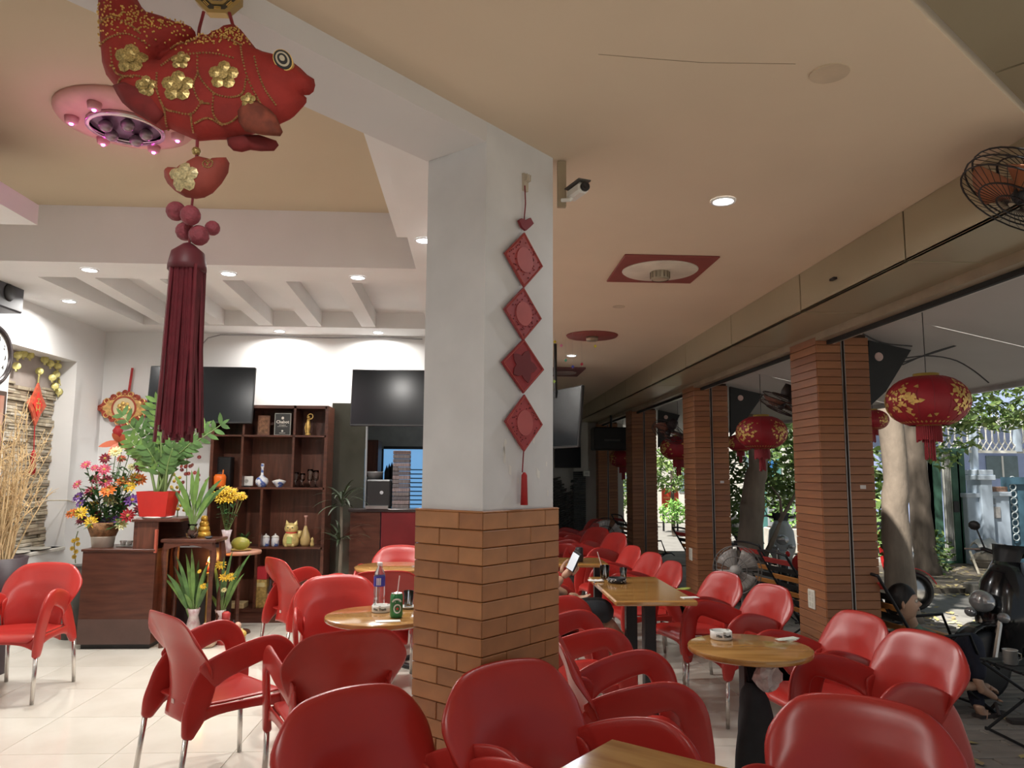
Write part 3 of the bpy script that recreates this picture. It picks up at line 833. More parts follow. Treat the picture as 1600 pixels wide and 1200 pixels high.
m2, _ = puff([fl(*p) for p in pb3], .014, .014, Matrix.Translation((0, -.03, 0)) @ MF, edge=.03); weld(m2.build('rear_fin', REDF2, fo))
for (cx, cy, r) in ((650, 320, 78), (868, 450, 80), (1078, 400, 75), (880, 330, 50), (722, 450, 55), (1200, 530, 38)): gl = MB(); flower_flat(gl, fl(cx, cy), r/3/FPX*YF, hf if cy < 520 else (lambda q: .062), MF); gl.build('gold_flower', GOLDG, fo)
tr = MB()
for ln in ([(958, 300), (962, 390), (1000, 450), (1050, 490), (1120, 500), (1165, 480), (1180, 420)], [(772, 390), (775, 470), (800, 540), (850, 560), (930, 572), (980, 520)], [(556, 270), (565, 360), (600, 390), (660, 405)], [(1148, 250), (1165, 330), (1190, 420), (1230, 500), (1250, 540)], [(1215, 310), (1240, 400), (1270, 470), (1310, 525)], [(1032, 490), (1028, 570), (1060, 610), (1110, 600), (1150, 570)], [(925, 572), (922, 640)], [(565, 425), (600, 402), (680, 402), (755, 430), (775, 480)], [(790, 350), (850, 312), (940, 300), (1030, 300), (1120, 320)], [(940, 610), (1000, 590), (1060, 615)], [(800, 245), (880, 235), (980, 215), (1100, 230), (1150, 250)], [(490, 240), (560, 220), (640, 210), (720, 240)], [(500, 140), (560, 130), (650, 170), (690, 200)], [(960, 390), (940, 450), (970, 520), (1010, 530)], [(790, 610), (800, 560), (790, 520)]):
    c2 = curve([Vector((*fl(*p), 0)) for p in ln], len(ln)*5)
    for q in c2:
        w_ = MF @ Vector((q.x, q.y, hf((q.x, q.y))+.0015)); tr.ball(w_, .0028, 5)
tr.build('gold_bead_trim', mat('gold_bead', (.42, .22, .09), .4, metal=.5, vary=.4, scale=200), fo)['kind'] = 'stuff'
rg = random.Random(8); sq = MB()
for k in range(420):
    cx, cy = rg.choice(((rg.gauss(540, 45), rg.gauss(120, 70)), (rg.gauss(660, 60), rg.gauss(110, 50)), (rg.gauss(960, 90), rg.gauss(225, 25)), (rg.gauss(1100, 45), rg.gauss(200, 25)), (rg.gauss(780, 80), rg.gauss(150, 30))))
    p = fl(cx, cy); h_ = hf(p)
    if h_ > .012: w_ = MF @ Vector((p[0], p[1], h_+.001)); sq.box(w_, (.0032, .0032, .0032), rg.random())
sq.build('sequins', GOLD, fo)['kind'] = 'stuff'
eye = MB(); ep = fl(1345, 322); eh = hf(ep); MFe = Matrix.Translation((ep[0], -eh+.004, ep[1])) @ Matrix.Rotation(PI/2, 4, 'X') @ Matrix.Rotation(.6, 4, 'Z') @ Matrix.Diagonal((.8, 1.1, 1, 1))
for k, (r, z0) in enumerate(((.026, .012), (.0235, .014), (.018, .016), (.013, .018), (.007, .020))):
    eye.cur = k; ring = [MFe @ Vector((r*math.cos(a*PI/10), r*math.sin(a*PI/10), z0)) for a in range(20)]; base = [MFe @ Vector((r*math.cos(a*PI/10), r*math.sin(a*PI/10), -.004)) for a in range(20)]
    eye.add(ring+base, [tuple(range(20))]+[((a+1) % 20, a, a+20, (a+1) % 20+20) for a in range(20)])
eye.build('eye', [GOLD, INK, mat('eye_cream', (.60, .52, .38), .4), INK, MATS['eye_cream']], fo)
MB().tube([Vector((*fl(955, 55), 0)).xzy, Vector((*fl(935, 130), 0)).xzy, Vector((*fl(930, 165), 0)).xzy], .004, 6).build('cord', DRED, fo)
MB().tube([Vector((*fl(1075, 60), 0)).xzy, Vector((*fl(1092, 120), 0)).xzy], .004, 6).build('cord', DRED, fo)
MB().tube([Vector((*fl(925, 655), 0)).xzy, Vector((*fl(922, 735), 0)).xzy], .004, 6).build('cord', DRED, fo)
MB().ball(Vector((*fl(920, 710), 0)).xzy, .011, 8).build('bead', GOLDG, fo, True)
ing = [(770, 830), (768, 800), (785, 782), (830, 785), (870, 765), (925, 730), (985, 745), (1020, 740), (1060, 737), (1076, 765), (1070, 810), (1040, 860), (1000, 900), (960, 925), (920, 933), (870, 925), (820, 895), (785, 860)]
mi_, hi = puff([fl(*p) for p in ing], .035, .012, MF, edge=.05); ib = weld(mi_.build('plush_ingot', mat('plush_ingot_red', (.30, .05, .035), .7, vary=.15, scale=20), fo))
g2 = MB(); flower_flat(g2, fl(885, 850), .036, hi, MF, lift=.002)
g2.build('gold_flower', mat('gold_pale', (.58, .48, .26), .4, metal=.3, vary=.4, scale=200), ib)
g3 = MB(); c0 = fl(995, 790)
for k in range(16):
    a = k*PI/8; x, y = c0[0]+.011*math.cos(a), c0[1]+.011*math.sin(a); g3.ball(MF @ Vector((x, y, hi((x, y))+.001)), .0018, 5)
for d in ((-.004, .003), (.004, .003), (0, -.005), (0, 0)): x, y = c0[0]+d[0], c0[1]+d[1]; g3.ball(MF @ Vector((x, y, hi((x, y))+.001)), .0022, 5)
g3.build('gold_seal', GOLDG, ib)
MB().tube([Vector((*fl(903, 930), 0)).xzy, Vector((*fl(895, 1010), 0)).xzy, Vector((*fl(885, 1185), 0)).xzy], .003, 6).build('cord', DRED, fo)
LY = mat('lychee_red', (.28, .05, .07), .6, vary=.25, scale=60, bump=.4, bscale=120)
for (x, y, r, d) in ((825, 990, 46, 0), (915, 1030, 47, -.03), (853, 1072, 45, .02), (940, 1110, 48, -.01), (975, 1050, 36, .03)):
    p = fl(x, y); MB().ball((p[0], d, p[1]), r/3/FPX*YF, 14).build('plush_lychee', LY, fo, True)
ts_ = MB(); rg = random.Random(2)
def fl4(x, y): return fl(x, y, 4.0, 0, 380)
tp = [(fl4(lerp(1095, 1245, k/11), 150)) for k in range(12)]; bt = [(fl4(lerp(1022, 1205, k/11), 1165)) for k in range(12)]
for k in range(12):
    for j in range(7):
        x0, z0 = tp[k]; x1, z1 = bt[k]; dy = (j-3)*.011; jx = rg.uniform(-.004, .004); e = rg.uniform(-.03, .01)
        ts_.tube([(x0+jx, dy*.9, z0), (lerp(x0, x1, .5)+jx+rg.uniform(-.003, .003), dy, lerp(z0, z1, .5)), (x1+jx*2+rg.uniform(-.006, .006), dy*1.15, z1+e)], .0042, 4)
o = ts_.build('tassel', mat('tassel_maroon', (.155, .018, .028), .5, vary=.2, scale=30), fo); o['kind'] = 'stuff'
c4 = fl4(1170, 140); MB().lathe([(.001, .055), (.012, .05), (.036, .03), (.042, .0), (.042, -.012), (.001, -.012)], (c4[0], 0, c4[1]-.0), 20).build('tassel_cap', mat('cap_maroon', (.13, .02, .03), .5), fo, True)
# octagonal mirror above the fish, fixed on the beam side
oc = thing('octagonal_mirror', 'octagonal gold framed charm mirror on the beam above the fish', 'mirror', aty(343, -8, YF+.01))
op = Matrix.Rotation(PI/2, 4, 'X')
def octo(r): return [(r*math.cos(PI/8+k*PI/4), r*math.sin(PI/8+k*PI/4)) for k in range(8)]
for r0, r1, dz, m_, nm in ((.058, .048, .012, mat('gold_frame', (.42, .30, .12), .35, metal=.6), 'outer_rim'), (.048, .034, .008, mat('bagua_black', (.05, .04, .03), .4), 'inscription_band'), (.034, .026, .012, MATS['gold_frame'], 'inner_rim')):
    f_ = MB(); a, b = octo(r0), octo(r1)
    for k in range(8):
        k2 = (k+1) % 8
        q = [op @ Vector((*p, z)) for p, z in ((a[k], dz), (a[k2], dz), (b[k2], dz), (b[k], dz))]; f_.quad(*q)
        f_.quad(*[op @ Vector((*p, z)) for p, z in ((a[k2], dz), (a[k], dz), (a[k], -.01), (a[k2], -.01))]); f_.quad(*[op @ Vector((*p, z)) for p, z in ((b[k], dz), (b[k2], dz), (b[k2], -.01), (b[k], -.01))])
    f_.build(nm, m_, oc)
MB().prism(octo(.027), -.01, .004, op).build('mirror_glass', mat('mirror_dull', (.35, .30, .24), .2, metal=.8), oc)
tri = MB()
for k in range(8):
    a = PI/4*k
    for j in range(3): tri.box(op @ Vector((math.cos(a)*(.037+j*.004), math.sin(a)*(.037+j*.004), .009)), (.002, .002, .016), M=Matrix.Rotation(-a, 3, 'Y'))
tri.build('trigrams', GOLD, oc)

# ---- ceiling disc with LED spots and fan-like lamp
dl = atz(198, 183, ZT)
cdk = thing('ceiling_led_disc', 'round ceiling disc with glowing magenta LED spots behind the fish', 'lamp', (dl.x, dl.y, ZT))
MB().lathe([(.001, -.05), (.27, -.05), (.325, -.035), (.34, -.015), (.34, 0)], (0, 0, 0), 40).build('disc', mat('disc_pink', (.62, .34, .30), .5), cdk, True)
MB().lathe([(.17, -.075), (.19, -.075), (.19, -.05), (.17, -.05)], (0, 0, 0), 28, cap=False).build('chrome_ring', CHROME, cdk, True)
MB().lathe([(.001, -.052), (.17, -.052)], (0, 0, 0), 28, cap=False).build('dark_centre', mat('disc_dark', (.10, .06, .09), .3), cdk)
for k in range(5):
    a = k*2*PI/5+.2; MB().ball((math.cos(a)*.10, math.sin(a)*.10, -.085), .036, 10, (1, 1, .9)).build('lamp_head', mat('lamp_head', (.28, .24, .25), .25, metal=.6), cdk, True)
for k in range(6):
    a = k*PI/3+.35; x, y = math.cos(a)*.25, math.sin(a)*.25
    MB().lathe([(.035, 0), (.030, -.03), (.022, -.035)], (x, y, -.05), 14).build('spot_cup', mat('spot_cup', (.60, .32, .32), .4), cdk, True)
    if k != 5:
        s_ = MB().ball((x, y, -.083), .012, 8).build('magenta_led', mat('led_magenta', (1, .2, .9), .4, vary=0, emit=(1, .08, .75), estr=25), cdk, True)
pl_ = bpy.data.lights.new('magenta_glow', 'POINT'); pl_.energy = .8; pl_.color = (1, .12, .6); pl_.shadow_soft_size = .25
for k in (1, 2, 3, 4):
    a = k*PI/3+.35; po = bpy.data.objects.new('magenta_glow', pl_); C.objects.link(po); po.parent = cdk; po.location = (math.cos(a)*.25, math.sin(a)*.25, -.11)

# ---- downlights
def downlight(x, y, z, watts, label, col=(1.0, .965, .92), r=.05, group='recessed ceiling downlights'):
    t = thing('downlight', label, 'lamp', (x, y, z), 0, group)
    MB().lathe([(r*1.25, -.002), (r*1.2, -.010), (r*.98, -.008), (r*.95, .0)], (0, 0, 0), 24, cap=False).build('bezel', mat('bezel_white', (.85, .85, .85), .4), t, True)
    MB().lathe([(.001, -.006), (r, -.006)], (0, 0, 0), 20, cap=False).build('diffuser', mat('downlight_glow_%s' % ('w' if col[0] > .9 else 'c'), (1, 1, 1), .4, vary=0, emit=(.9, .95, 1.0), estr=14), t)
    d = bpy.data.lights.new('downlight_lamp', 'AREA'); d.shape = 'DISK'; d.size = r*2; d.energy = watts; d.color = col; d.spread = R(165)
    o = bpy.data.objects.new('downlight_lamp', d); C.objects.link(o); o.parent = t; o.location = (0, 0, -.016)
    return t
for (px, py, wt, lab) in ((140, 421, 27, 'left glowing downlight in the front row of the hall'), (357, 427, 27, 'middle glowing downlight in the front row of the hall'), (559, 433, 27, 'right glowing downlight in the front row of the hall'),
                         (663, 375, 27, 'glowing downlight half hidden behind the column'), (108, 470, 20, 'glowing downlight washing the left wall'), (437, 517, 18, 'left glowing downlight above the two televisions'), (591, 519, 18, 'right glowing downlight above the two televisions')):
    v = atz(px, py, ZL); downlight(v.x, min(v.y, 7.82), ZL, wt, lab)
for (px, py, wt, lab) in ((1130, 313, 6, 'bright bluish downlight in the aisle ceiling'), (893, 555, 12, 'far bluish downlight in the aisle ceiling')):
    v = atz(px, py, ZC); downlight(v.x, v.y, ZC, wt, lab, (.95, .97, 1.0), .045)
# unseen lamps outside the view; the aisle one is added to light foreground chairs
for (x, y, z, wt, lab) in ((-2.0, .6, ZT-.0, 38, 'downlight in the tray ceiling overhead'), (-3.2, 2.2, ZL-.02, 22, 'downlight in the ceiling box at the left'), (-.6, .6, ZC, 13, 'unseen downlight added in the aisle ceiling to light the foreground chairs'), (-.4, 5.9, ZL, 0.01, '')):
    if lab: downlight(x, y, z, wt, lab)

# ---- televisions
def tv(name, c, w_, h_, tilt, rz, label, power=False):
    t = thing(name, label, 'television', c, rz); M = Matrix.Rotation(tilt, 4, 'X')
    MB().box((0, .0, 0), (w_, .03, h_), M=M.to_3x3(), bev=.006).build('bezel', BLACK, t)
    f_ = MB().box(M @ Vector((0, -.0155, .004)), (w_-.018, .002, h_-.028), M=M.to_3x3()); f_.build('screen', mat('tv_screen', (.012, .015, .018), .22, vary=0, spec=.3), t)
    MB().box(M @ Vector((0, .035, -.05)), (w_*.5, .045, h_*.5), M=M.to_3x3(), bev=.01).build('rear_housing', BLACK, t)
    MB().tube([M @ Vector((0, .05, 0)), Vector((0, .20, 0))], .02, 8).build('wall_arm', BLACKM, t)
    if power: MB().box(M @ Vector((w_*.35, -.017, -h_/2+.008)), (.035, .002, .006), M=M.to_3x3()).build('logo_strip', mat('logo_grey', (.5, .52, .55), .4), t)
    return t
a = aty(315, 617, 7.62); tv('wall_television', a, 1.035, .575, R(-6), 0, 'black television above the left end of the wooden shelf')
a = aty(626, 622, 7.35); tv('wall_television', a, .95, .56, R(-6), 0, 'black television beside the column above the counter', True)
a = aty(868, 655, 7.0); tv('ceiling_television', a, .95, .55, R(-5), -R(68), 'black television hung in the aisle, seen at an angle')
MB().tube([(a.x, a.y, a.z+.2), (a.x, a.y+.02, ZC)], .015, 8).build('ceiling_pole', BLACKM, [o for o in C.objects if o.name.startswith('ceiling_television')][0])
po = C.objects[-1]; po.location = (0, 0, 0)
po.parent = None; po.parent = bpy.data.objects['ceiling_television']; po.matrix_parent_inverse = (Matrix.Translation(a) @ Matrix.Rotation(-R(68), 4, 'Z')).inverted()
a = aty(887, 707, 14.3); tv('wall_television', a, .5, .58, 0, 0, 'small black television on the far end wall')
# cable along the back wall
t = thing('wall_cable', 'thin grey cable looping along the top of the back wall', 'cable'); yb = YB-.012
MB().tube([aty(310, 571, yb), aty(314, 540, yb), aty(325, 528, yb), aty(345, 523, yb), aty(400, 524, yb), aty(450, 526, yb), aty(520, 528, yb), aty(600, 527, yb), aty(660, 530, yb)], .006, 6).build('cord', mat('cable_grey', (.35, .35, .36), .6), t)

# ---- wooden shelf
YS = 7.62
def sx(px): return aty(px, 780, YS).x
def sz(py): return aty(415, py, YS).z
sh = thing('display_shelf', 'dark wooden display shelf with open compartments on the back wall', 'shelf', (0, YS, 0))
D_ = .34; tk = .018
x0, x1, ztop, zbase = sx(327), sx(506), sz(633), .0
MB().b2(x0, x1, D_-.02, D_, .06, ztop).build('back_panel', DWOOD2, sh)
for x in (x0, x1): MB().b2(x-.015, x+.015, 0, D_, 0, ztop).build('side_panel', DWOOD, sh)
MB().b2(x0, x1, .0, D_, ztop-.03, ztop+.0).build('top_board', DWOOD, sh)
for py in (679.5, 761.5, 855): MB().b2(x0, x1, 0, D_-.02, sz(py)-tk, sz(py)).build('shelf_board', DWOOD, sh)
zb0 = sz(951); MB().b2(x0, x1, 0, D_-.02, zb0-.03, zb0).build('bottom_board', DWOOD, sh)
MB().b2(x0, x1, .015, .03, 0, zb0-.03).build('plinth', DWOOD, sh)
for px, a, b in ((375.5, 633, 679), (455.6, 633, 679), (374.6, 681, 761), (455, 681, 761), (370, 764, 855), (408.5, 764, 855), (404, 857, 951)):
    MB().b2(sx(px)-.011, sx(px)+.011, 0, D_-.02, sz(b), sz(a)).build('divider', DWOOD, sh)
def on_shelf(px, py, dy=.10): v = aty(px, py, YS+dy); return (v.x, v.y)
S1, S2, S3, S4 = sz(679.5), sz(761.5), sz(855), zb0
def spos(px, zs, dy=.10): v = aty(px, 760, YS+dy); return (v.x, YS+dy, zs)
# plaques
t = thing('carved_plaque', 'brown framed plaque on the top shelf behind the television', 'plaque', spos(408, S1)); MB().b2(-.06, .06, -.01, .01, 0, .20, bev=.004).build('frame', mat('plaque_brown', (.20, .09, .05), .5, vary=.3, scale=20), t); MB().b2(-.045, .045, -.013, -.009, .02, .18).build('relief', mat('plaque_relief', (.26, .13, .07), .6, vary=.5, scale=30, bump=.5), t)
t = thing('award_plaque', 'black plaque with a pale border and lettering on the top shelf', 'plaque', spos(438, S1)); MB().b2(-.082, .082, -.012, .012, 0, .225, bev=.004).build('frame', mat('frame_grey', (.45, .45, .40), .4), t)
MB().b2(-.074, .074, -.015, -.011, .008, .217).build('panel', mat('plaque_black', (.03, .03, .028), .4), t)
IVO = mat('ivory_print', (.72, .70, .62), .5); text_obj('lettering', 'Chabot', .042, IVO, t, (0, -.0155, .135), bold=.001); text_obj('lettering', 'armagnac', .018, IVO, t, (0, -.0155, .105))
MB().b2(-.05, .05, -.016, -.0150, .088, .090).build('rule', IVO, t); MB().ball((0, -.014, .175), .016, 8, (1, .2, 1)).build('crest', IVO, t); MB().ball((0, -.014, .045), .012, 8, (1, .2, 1)).build('seal', IVO, t); MB().b2(-.03, .03, -.016, -.015, .022, .026).build('rule', IVO, t)
t = thing('gold_statuette', 'slender gold statuette on the top shelf at the right', 'figurine', spos(478, S1))
MB().lathe([(.03, 0), (.03, .02), (.015, .03), (.022, .06), (.028, .10), (.018, .14), (.014, .165), (.001, .17)], (0, 0, 0), 12).build('figure', GOLD, t, True); MB().ball((.0, 0, .185), .018, 10).build('head', GOLD, t, True)
MB().tube([Vector((.018+.026*math.cos(a), 0, .195+.026*math.sin(a))) for a in [k*PI/8 for k in range(16)]], .006, 6, closed=True).build('ring', GOLD, t, True)
MB().tube([(-.02, 0, .13), (-.032, 0, .08), (-.022, 0, .03)], .006, 6).build('staff', GOLD, t)
# second row
t = thing('desk_clock', 'white square desk clock on the middle shelf', 'clock', spos(385.5, S2)); MB().b2(-.06, .06, -.015, .015, .012, .108, bev=.004).build('case', WHITEC, t); MB().b2(-.03, .03, -.03, .03, 0, .013).build('foot', BLACK, t)
MB().lathe([(.001, 0), (.02, 0)], (0, -.016, .06), 16, axis=(0, -1, 0), cap=False).build('dial', mat('dial_grey', (.45, .45, .42), .5), t); MB().box((.006, -.018, .063), (.018, .001, .003)).build('hand', INK, t)
PORC = mat('blue_white_porcelain', (.75, .77, .80), .12, vary=0, col2=(.10, .16, .42), scale=22, detail=2)
for e in MATS['blue_white_porcelain'].node_tree.nodes:
    if e.type == 'VALTORGB': e.color_ramp.elements[0].position = .52; e.color_ramp.elements[1].position = .60
t = thing('porcelain_vase', 'blue and white porcelain bottle vase on the middle shelf', 'vase', spos(409, S2)); MB().lathe([(.03, 0), (.034, .004), (.058, .03), (.064, .06), (.055, .085), (.028, .105), (.014, .12), (.012, .19), (.017, .20), (.016, .225), (.012, .235), (.009, .235)], (0, 0, 0), 22).build('body', PORC, t, True)
t = thing('lidded_bowl', 'small white lidded bowl on the middle shelf', 'bowl', spos(436, S2)); MB().lathe([(.028, 0), (.03, .008), (.055, .035), (.066, .05), (.066, .055), (.001, .055)], (0, 0, 0), 22).build('bowl', PORC, t, True); MB().lathe([(.070, .056), (.066, .062), (.03, .075), (.012, .078), (.001, .082)], (0, 0, 0), 22).build('lid', WHITEC, t, True)
for k, px in enumerate((462, 472, 484, 493)):
    t = thing('stem_glass', ['first', 'second', 'third', 'fourth'][k]+' clear glass from the left on the middle shelf', 'glass', spos(px, S2, .08+.06*(k % 2)), 0, 'glasses on the middle shelf')
    hh = (.15, .14, .18, .17)[k]
    MB().lathe([(.032, 0), (.030, .004), (.004, .01), (.004, .05), (.026, .075), (.031, hh*.8), (.027, hh), (.025, hh), (.029, hh*.8), (.022, .08), (.001, .065)], (0, 0, 0), 16).build('goblet', GLASS, t, True)
t = thing('shelf_speaker', 'black box speaker in the left compartment of the shelf', 'speaker', spos(346, S2, .2)); MB().b2(-.08, .10, -.06, .06, 0, .30, bev=.008).build('cabinet', BLACK, t); MB().lathe([(.05, 0), (.045, -.01), (.001, -.015)], (.01, -.062, .10), 18, axis=(0, 1, 0)).build('cone', mat('cone_grey', (.05, .05, .055), .7), t, True)
t = thing('amber_lantern', 'orange glass candle jar in the left compartment of the shelf', 'candle holder', spos(343, S2, .05)); MB().lathe([(.04, 0), (.055, .02), (.058, .10), (.045, .125), (.04, .12), (.05, .09), (.001, .02)], (0, 0, 0), 18).build('jar', mat('amber_glass', (.70, .14, .02), .25, vary=.1, emit=(.8, .16, .02), estr=.25), t, True); MB().tube([(.02, 0, .05), (.03, 0, .17)], .007, 6).build('taper', mat('taper_orange', (.75, .22, .05), .5), t)
# third row
for k, px in enumerate((419, 433.5)):
    t = thing('lidded_jar', ('left' if k == 0 else 'right')+' small white porcelain jar with a lid on the lower shelf', 'jar', spos(px, S3), 0, 'white lidded jars'); MB().lathe([(.03, 0), (.036, .006), (.038, .075), (.034, .085), (.001, .085)], (0, 0, 0), 18).build('jar_body', PORC, t, True); MB().lathe([(.038, .086), (.036, .094), (.02, .106), (.006, .110), (.009, .116), (.006, .123), (.001, .125)], (0, 0, 0), 18).build('lid', WHITEC, t, True)
t = thing('lucky_cat', 'gold beckoning cat figurine on the lower shelf', 'figurine', spos(458, S3)); CATM = mat('cat_gold', (.66, .52, .20), .35, vary=.2, scale=25, metal=.15)
MB().lathe([(.06, 0), (.076, .015), (.080, .06), (.068, .11), (.05, .135), (.001, .14)], (0, 0, 0), 20).build('body', CATM, t, True)
hd = MB().ball((0, -.005, .175), .062, 16, (1.1, .9, .88)); hd.v = hd.v; hdo = hd.build('head', CATM, t, True)
for s in (-1, 1):
    MB().lathe([(.022, 0), (.012, .02), (.001, .042)], (s*.04, 0, .215), 8, axis=(s*.3, 0, 1)).build('ear', CATM, hdo)
    MB().ball((s*.022, -.058, .185), .008, 8, (1, .4, .7)).build('eye', INK, hdo)
    MB().ball((s*.03, -.05, .015), .024, 8).build('paw', CATM, t, True)
MB().ball((0, -.062, .168), .006, 6).build('nose', mat('nose_red', (.5, .08, .06), .5), hdo)
MB().lathe([(.052, 0), (.056, .006), (.052, .014)], (0, -.002, .125), 18).build('red_collar', mat('collar_red', (.55, .05, .04), .5), t, True)
MB().tube([(.055, 0, .07), (.085, -.02, .11), (.088, -.02, .155)], [.02, .018, .021], 8).build('raised_arm', CATM, t, True)
MB().box((0, -.074, .065), (.05, .012, .07), bev=.004).build('coin_tablet', mat('tablet_green', (.42, .50, .16), .5), t)
t = thing('gourd_bottle', 'tall gold bottle with a pink neck beside the lucky cat', 'bottle', spos(480, S3, .12)); MB().lathe([(.035, 0), (.048, .02), (.052, .07), (.04, .12), (.02, .17), (.012, .20)], (0, 0, 0), 16).build('body', mat('gourd_tan', (.52, .38, .16), .4), t, True); MB().lathe([(.012, .20), (.012, .28), (.018, .285), (.018, .30), (.001, .30)], (0, 0, 0), 12).build('neck', mat('neck_pink', (.55, .30, .25), .4), t, True)
t = thing('small_trinket', 'small gold trinket at the right end of the lower shelf', 'figurine', spos(491, S3, .1)); MB().lathe([(.018, 0), (.022, .02), (.012, .05), (.016, .07), (.001, .09)], (0, 0, 0), 12).build('figure', CATM, t, True)
# bottom row
t = thing('gift_box', 'gold liquor box with a red top on the bottom shelf', 'box', spos(416, S4, .08)); MB().b2(-.055, .055, -.045, .045, 0, .27, bev=.004).build('box_body', mat('box_gold', (.46, .31, .10), .4, metal=.3, vary=.35, scale=40), t); MB().b2(-.056, .056, -.046, .046, .27, .39, bev=.004).build('red_top', mat('box_red', (.42, .02, .03), .5), t); MB().b2(-.04, .04, -.048, -.044, .20, .24).build('label_plate', mat('box_label', (.65, .52, .25), .4), t)
for k, px in enumerate((429, 437)):
    t = thing('liquor_bottle', ('left' if k == 0 else 'right')+' dark bottle beside the gold box on the bottom shelf', 'bottle', spos(px, S4, .10), 0, 'bottles on the bottom shelf'); MB().lathe([(.028, 0), (.03, .01), (.03, .17), (.012, .21), (.011, .26), (.001, .262)], (0, 0, 0), 14).build('bottle_body', mat('bottle_dark', (.07, .05, .05), .12), t, True); MB().lathe([(.0305, .05), (.0305, .13)], (0, 0, 0), 14, cap=False).build('label', mat('bottle_label', (.5, .42, .30), .5), t, True)
t = thing('storage_tray', 'flat yellowish box at the left of the bottom shelf', 'box', spos(374, S4, .08)); MB().b2(-.12, .12, -.08, .08, 0, .05, bev=.004).build('box_body', mat('tray_tan', (.48, .36, .18), .5), t)
def leafblade(mb, p0, d, L, w_, droop=.3, nseg=6, up=Vector((0, 0, 1))):
    """one arching leaf: p0 base, d initial direction"""
    d = Vector(d).normalized(); p = Vector(p0); side = d.cross(up); side = side.normalized() if side.length > .05 else Vector((1, 0, 0)); prev = None
    vs = []
    for i in range(nseg+1):
        t_ = i/nseg; ww = w_*math.sin(PI*min(1, .12+.88*t_))**.8*(1 if t_ < .999 else .05)
        if i == 0: ww = w_*.25
        vs += [p-side*ww/2, p+side*ww/2]
        d = (d+Vector((0, 0, -droop/nseg*(.3+1.4*t_)))).normalized(); p = p+d*L/nseg
    mb.add(vs, [(2*i, 2*i+1, 2*i+3, 2*i+2) for i in range(nseg)])
t = thing('shelf_plant', 'small potted green plant on the lower shelf', 'potted plant', spos(386, S3, .09)); MB().lathe([(.03, 0), (.042, .06), (.044, .065), (.001, .06)], (0, 0, 0), 14).build('pot', mat('pot_terracotta', (.34, .12, .05), .6), t, True)
rg = random.Random(31); lf = MB()
for k in range(22): a = rg.uniform(0, 2*PI); leafblade(lf, (0, 0, .06), (math.cos(a), math.sin(a)*.7, rg.uniform(.5, 1.5)), rg.uniform(.07, .13), .022, .8, 4)
o = lf.build('leaves', mat('leaf_dark', (.06, .13, .04), .5, vary=.4, scale=20), t, True)
# ---- counter cabinet with raised end
cb = thing('counter_cabinet', 'dark wooden counter cabinet with a raised right end, holding the flower pots', 'cabinet', (0, 6.55, 0))
zc1 = aty(170, 858, 6.55).z; xa, xb = aty(127, 900, 6.55).x, aty(241, 900, 6.55).x
MB().b2(xa, xb, 0, .44, .04, zc1-.02).build('body', DWOOD, cb); MB().b2(xa-.012, xb+.0, -.012, .45, zc1-.02, zc1, bev=.004).build('counter_top', DWOOD, cb)
MB().b2(xa+.02, xb-.02, .03, .42, 0, .04).build('plinth', BLACK, cb)
MB().b2(xa+.0, xb-.0, -.006, .0, .04, .24).build('kick_board', mat('kick_brown', (.09, .05, .04), .5), cb)
xr0, xr1 = aty(212, 820, 6.6).x, aty(286, 820, 6.6).x; zr = aty(240, 810, 6.6).z
MB().b2(xr0, xr0+.03, .02, .44, zc1, zr-.02).build('raised_side', DWOOD, cb); MB().b2(xr0+.03, xb, .02, .04, zc1, zr-.02).build('raised_front', DWOOD2, cb)
MB().b2(xr0+.03, xr1-.02, .28, .42, zc1, zr-.02).build('raised_back', DWOOD, cb); MB().b2(xr0-.01, xr1, -.01, .44, zr-.025, zr, bev=.004).build('raised_top', DWOOD, cb)
MB().b2(aty(247, 850, 6.6).x-.008, aty(247, 850, 6.6).x+.008, -.01, .02, zc1-.03, zc1+.16).build('red_edge_strip', mat('edge_red', (.45, .10, .06), .5), cb)
# altar stand and altar box
al = thing('altar_stand', 'low dark altar stand with curved apron holding vases beside the cabinet', 'stand', (0, 6.72, 0))
za = aty(305, 840, 6.72).z; x0, x1 = aty(262, 845, 6.72).x, aty(347, 845, 6.72).x
MB().b2(x0, x1, -.16, .16, za-.03, za, bev=.008).build('stand_top', DWOOD, al)
def apr(u, v): k = 2*u-1; return Vector((lerp(x0+.03, x1-.03, u), -.14, lerp(za-.05-.05*abs(k)**2, za-.03, v)))
MB().slab(apr, .02, 9, 3).build('apron', DWOOD, al)
for x in (x0+.04, x1-.04):
    for y in (-.12, .12): MB().tube([(x, y, za-.03), (x*1.0+(.012 if x > -2.3 else -.012), y, za-.14), (x, y, .55), (x, y, 0)], [.024, .030, .018, .02], 8).build('leg', DWOOD, al)
ab = thing('altar_box', 'black lacquered altar box with carved medallion on the floor', 'altar', (0, 6.98, 0))
x0, x1 = aty(250, 930, 6.98).x, aty(346, 930, 6.98).x
LACQ = mat('black_lacquer', (.022, .012, .014), .3, vary=.3, scale=6)
MB().b2(x0, x1, -.02, .30, 0, .78).build('cabinet', LACQ, ab); MB().b2(x0+.05, x1-.05, -.05, -.02, .0, .06).build('step', DWOOD, ab)
MB().lathe([(.10, 0), (.09, .012), (.05, .02), (.001, .024)], (aty(272, 920, 6.95).x, -.02, aty(272, 920, 6.95).z), 20, axis=(0, -1, 0)).build('carved_medallion', mat('medallion_bronze', (.10, .045, .03), .45, vary=.5, scale=40, bump=.6), ab, True)
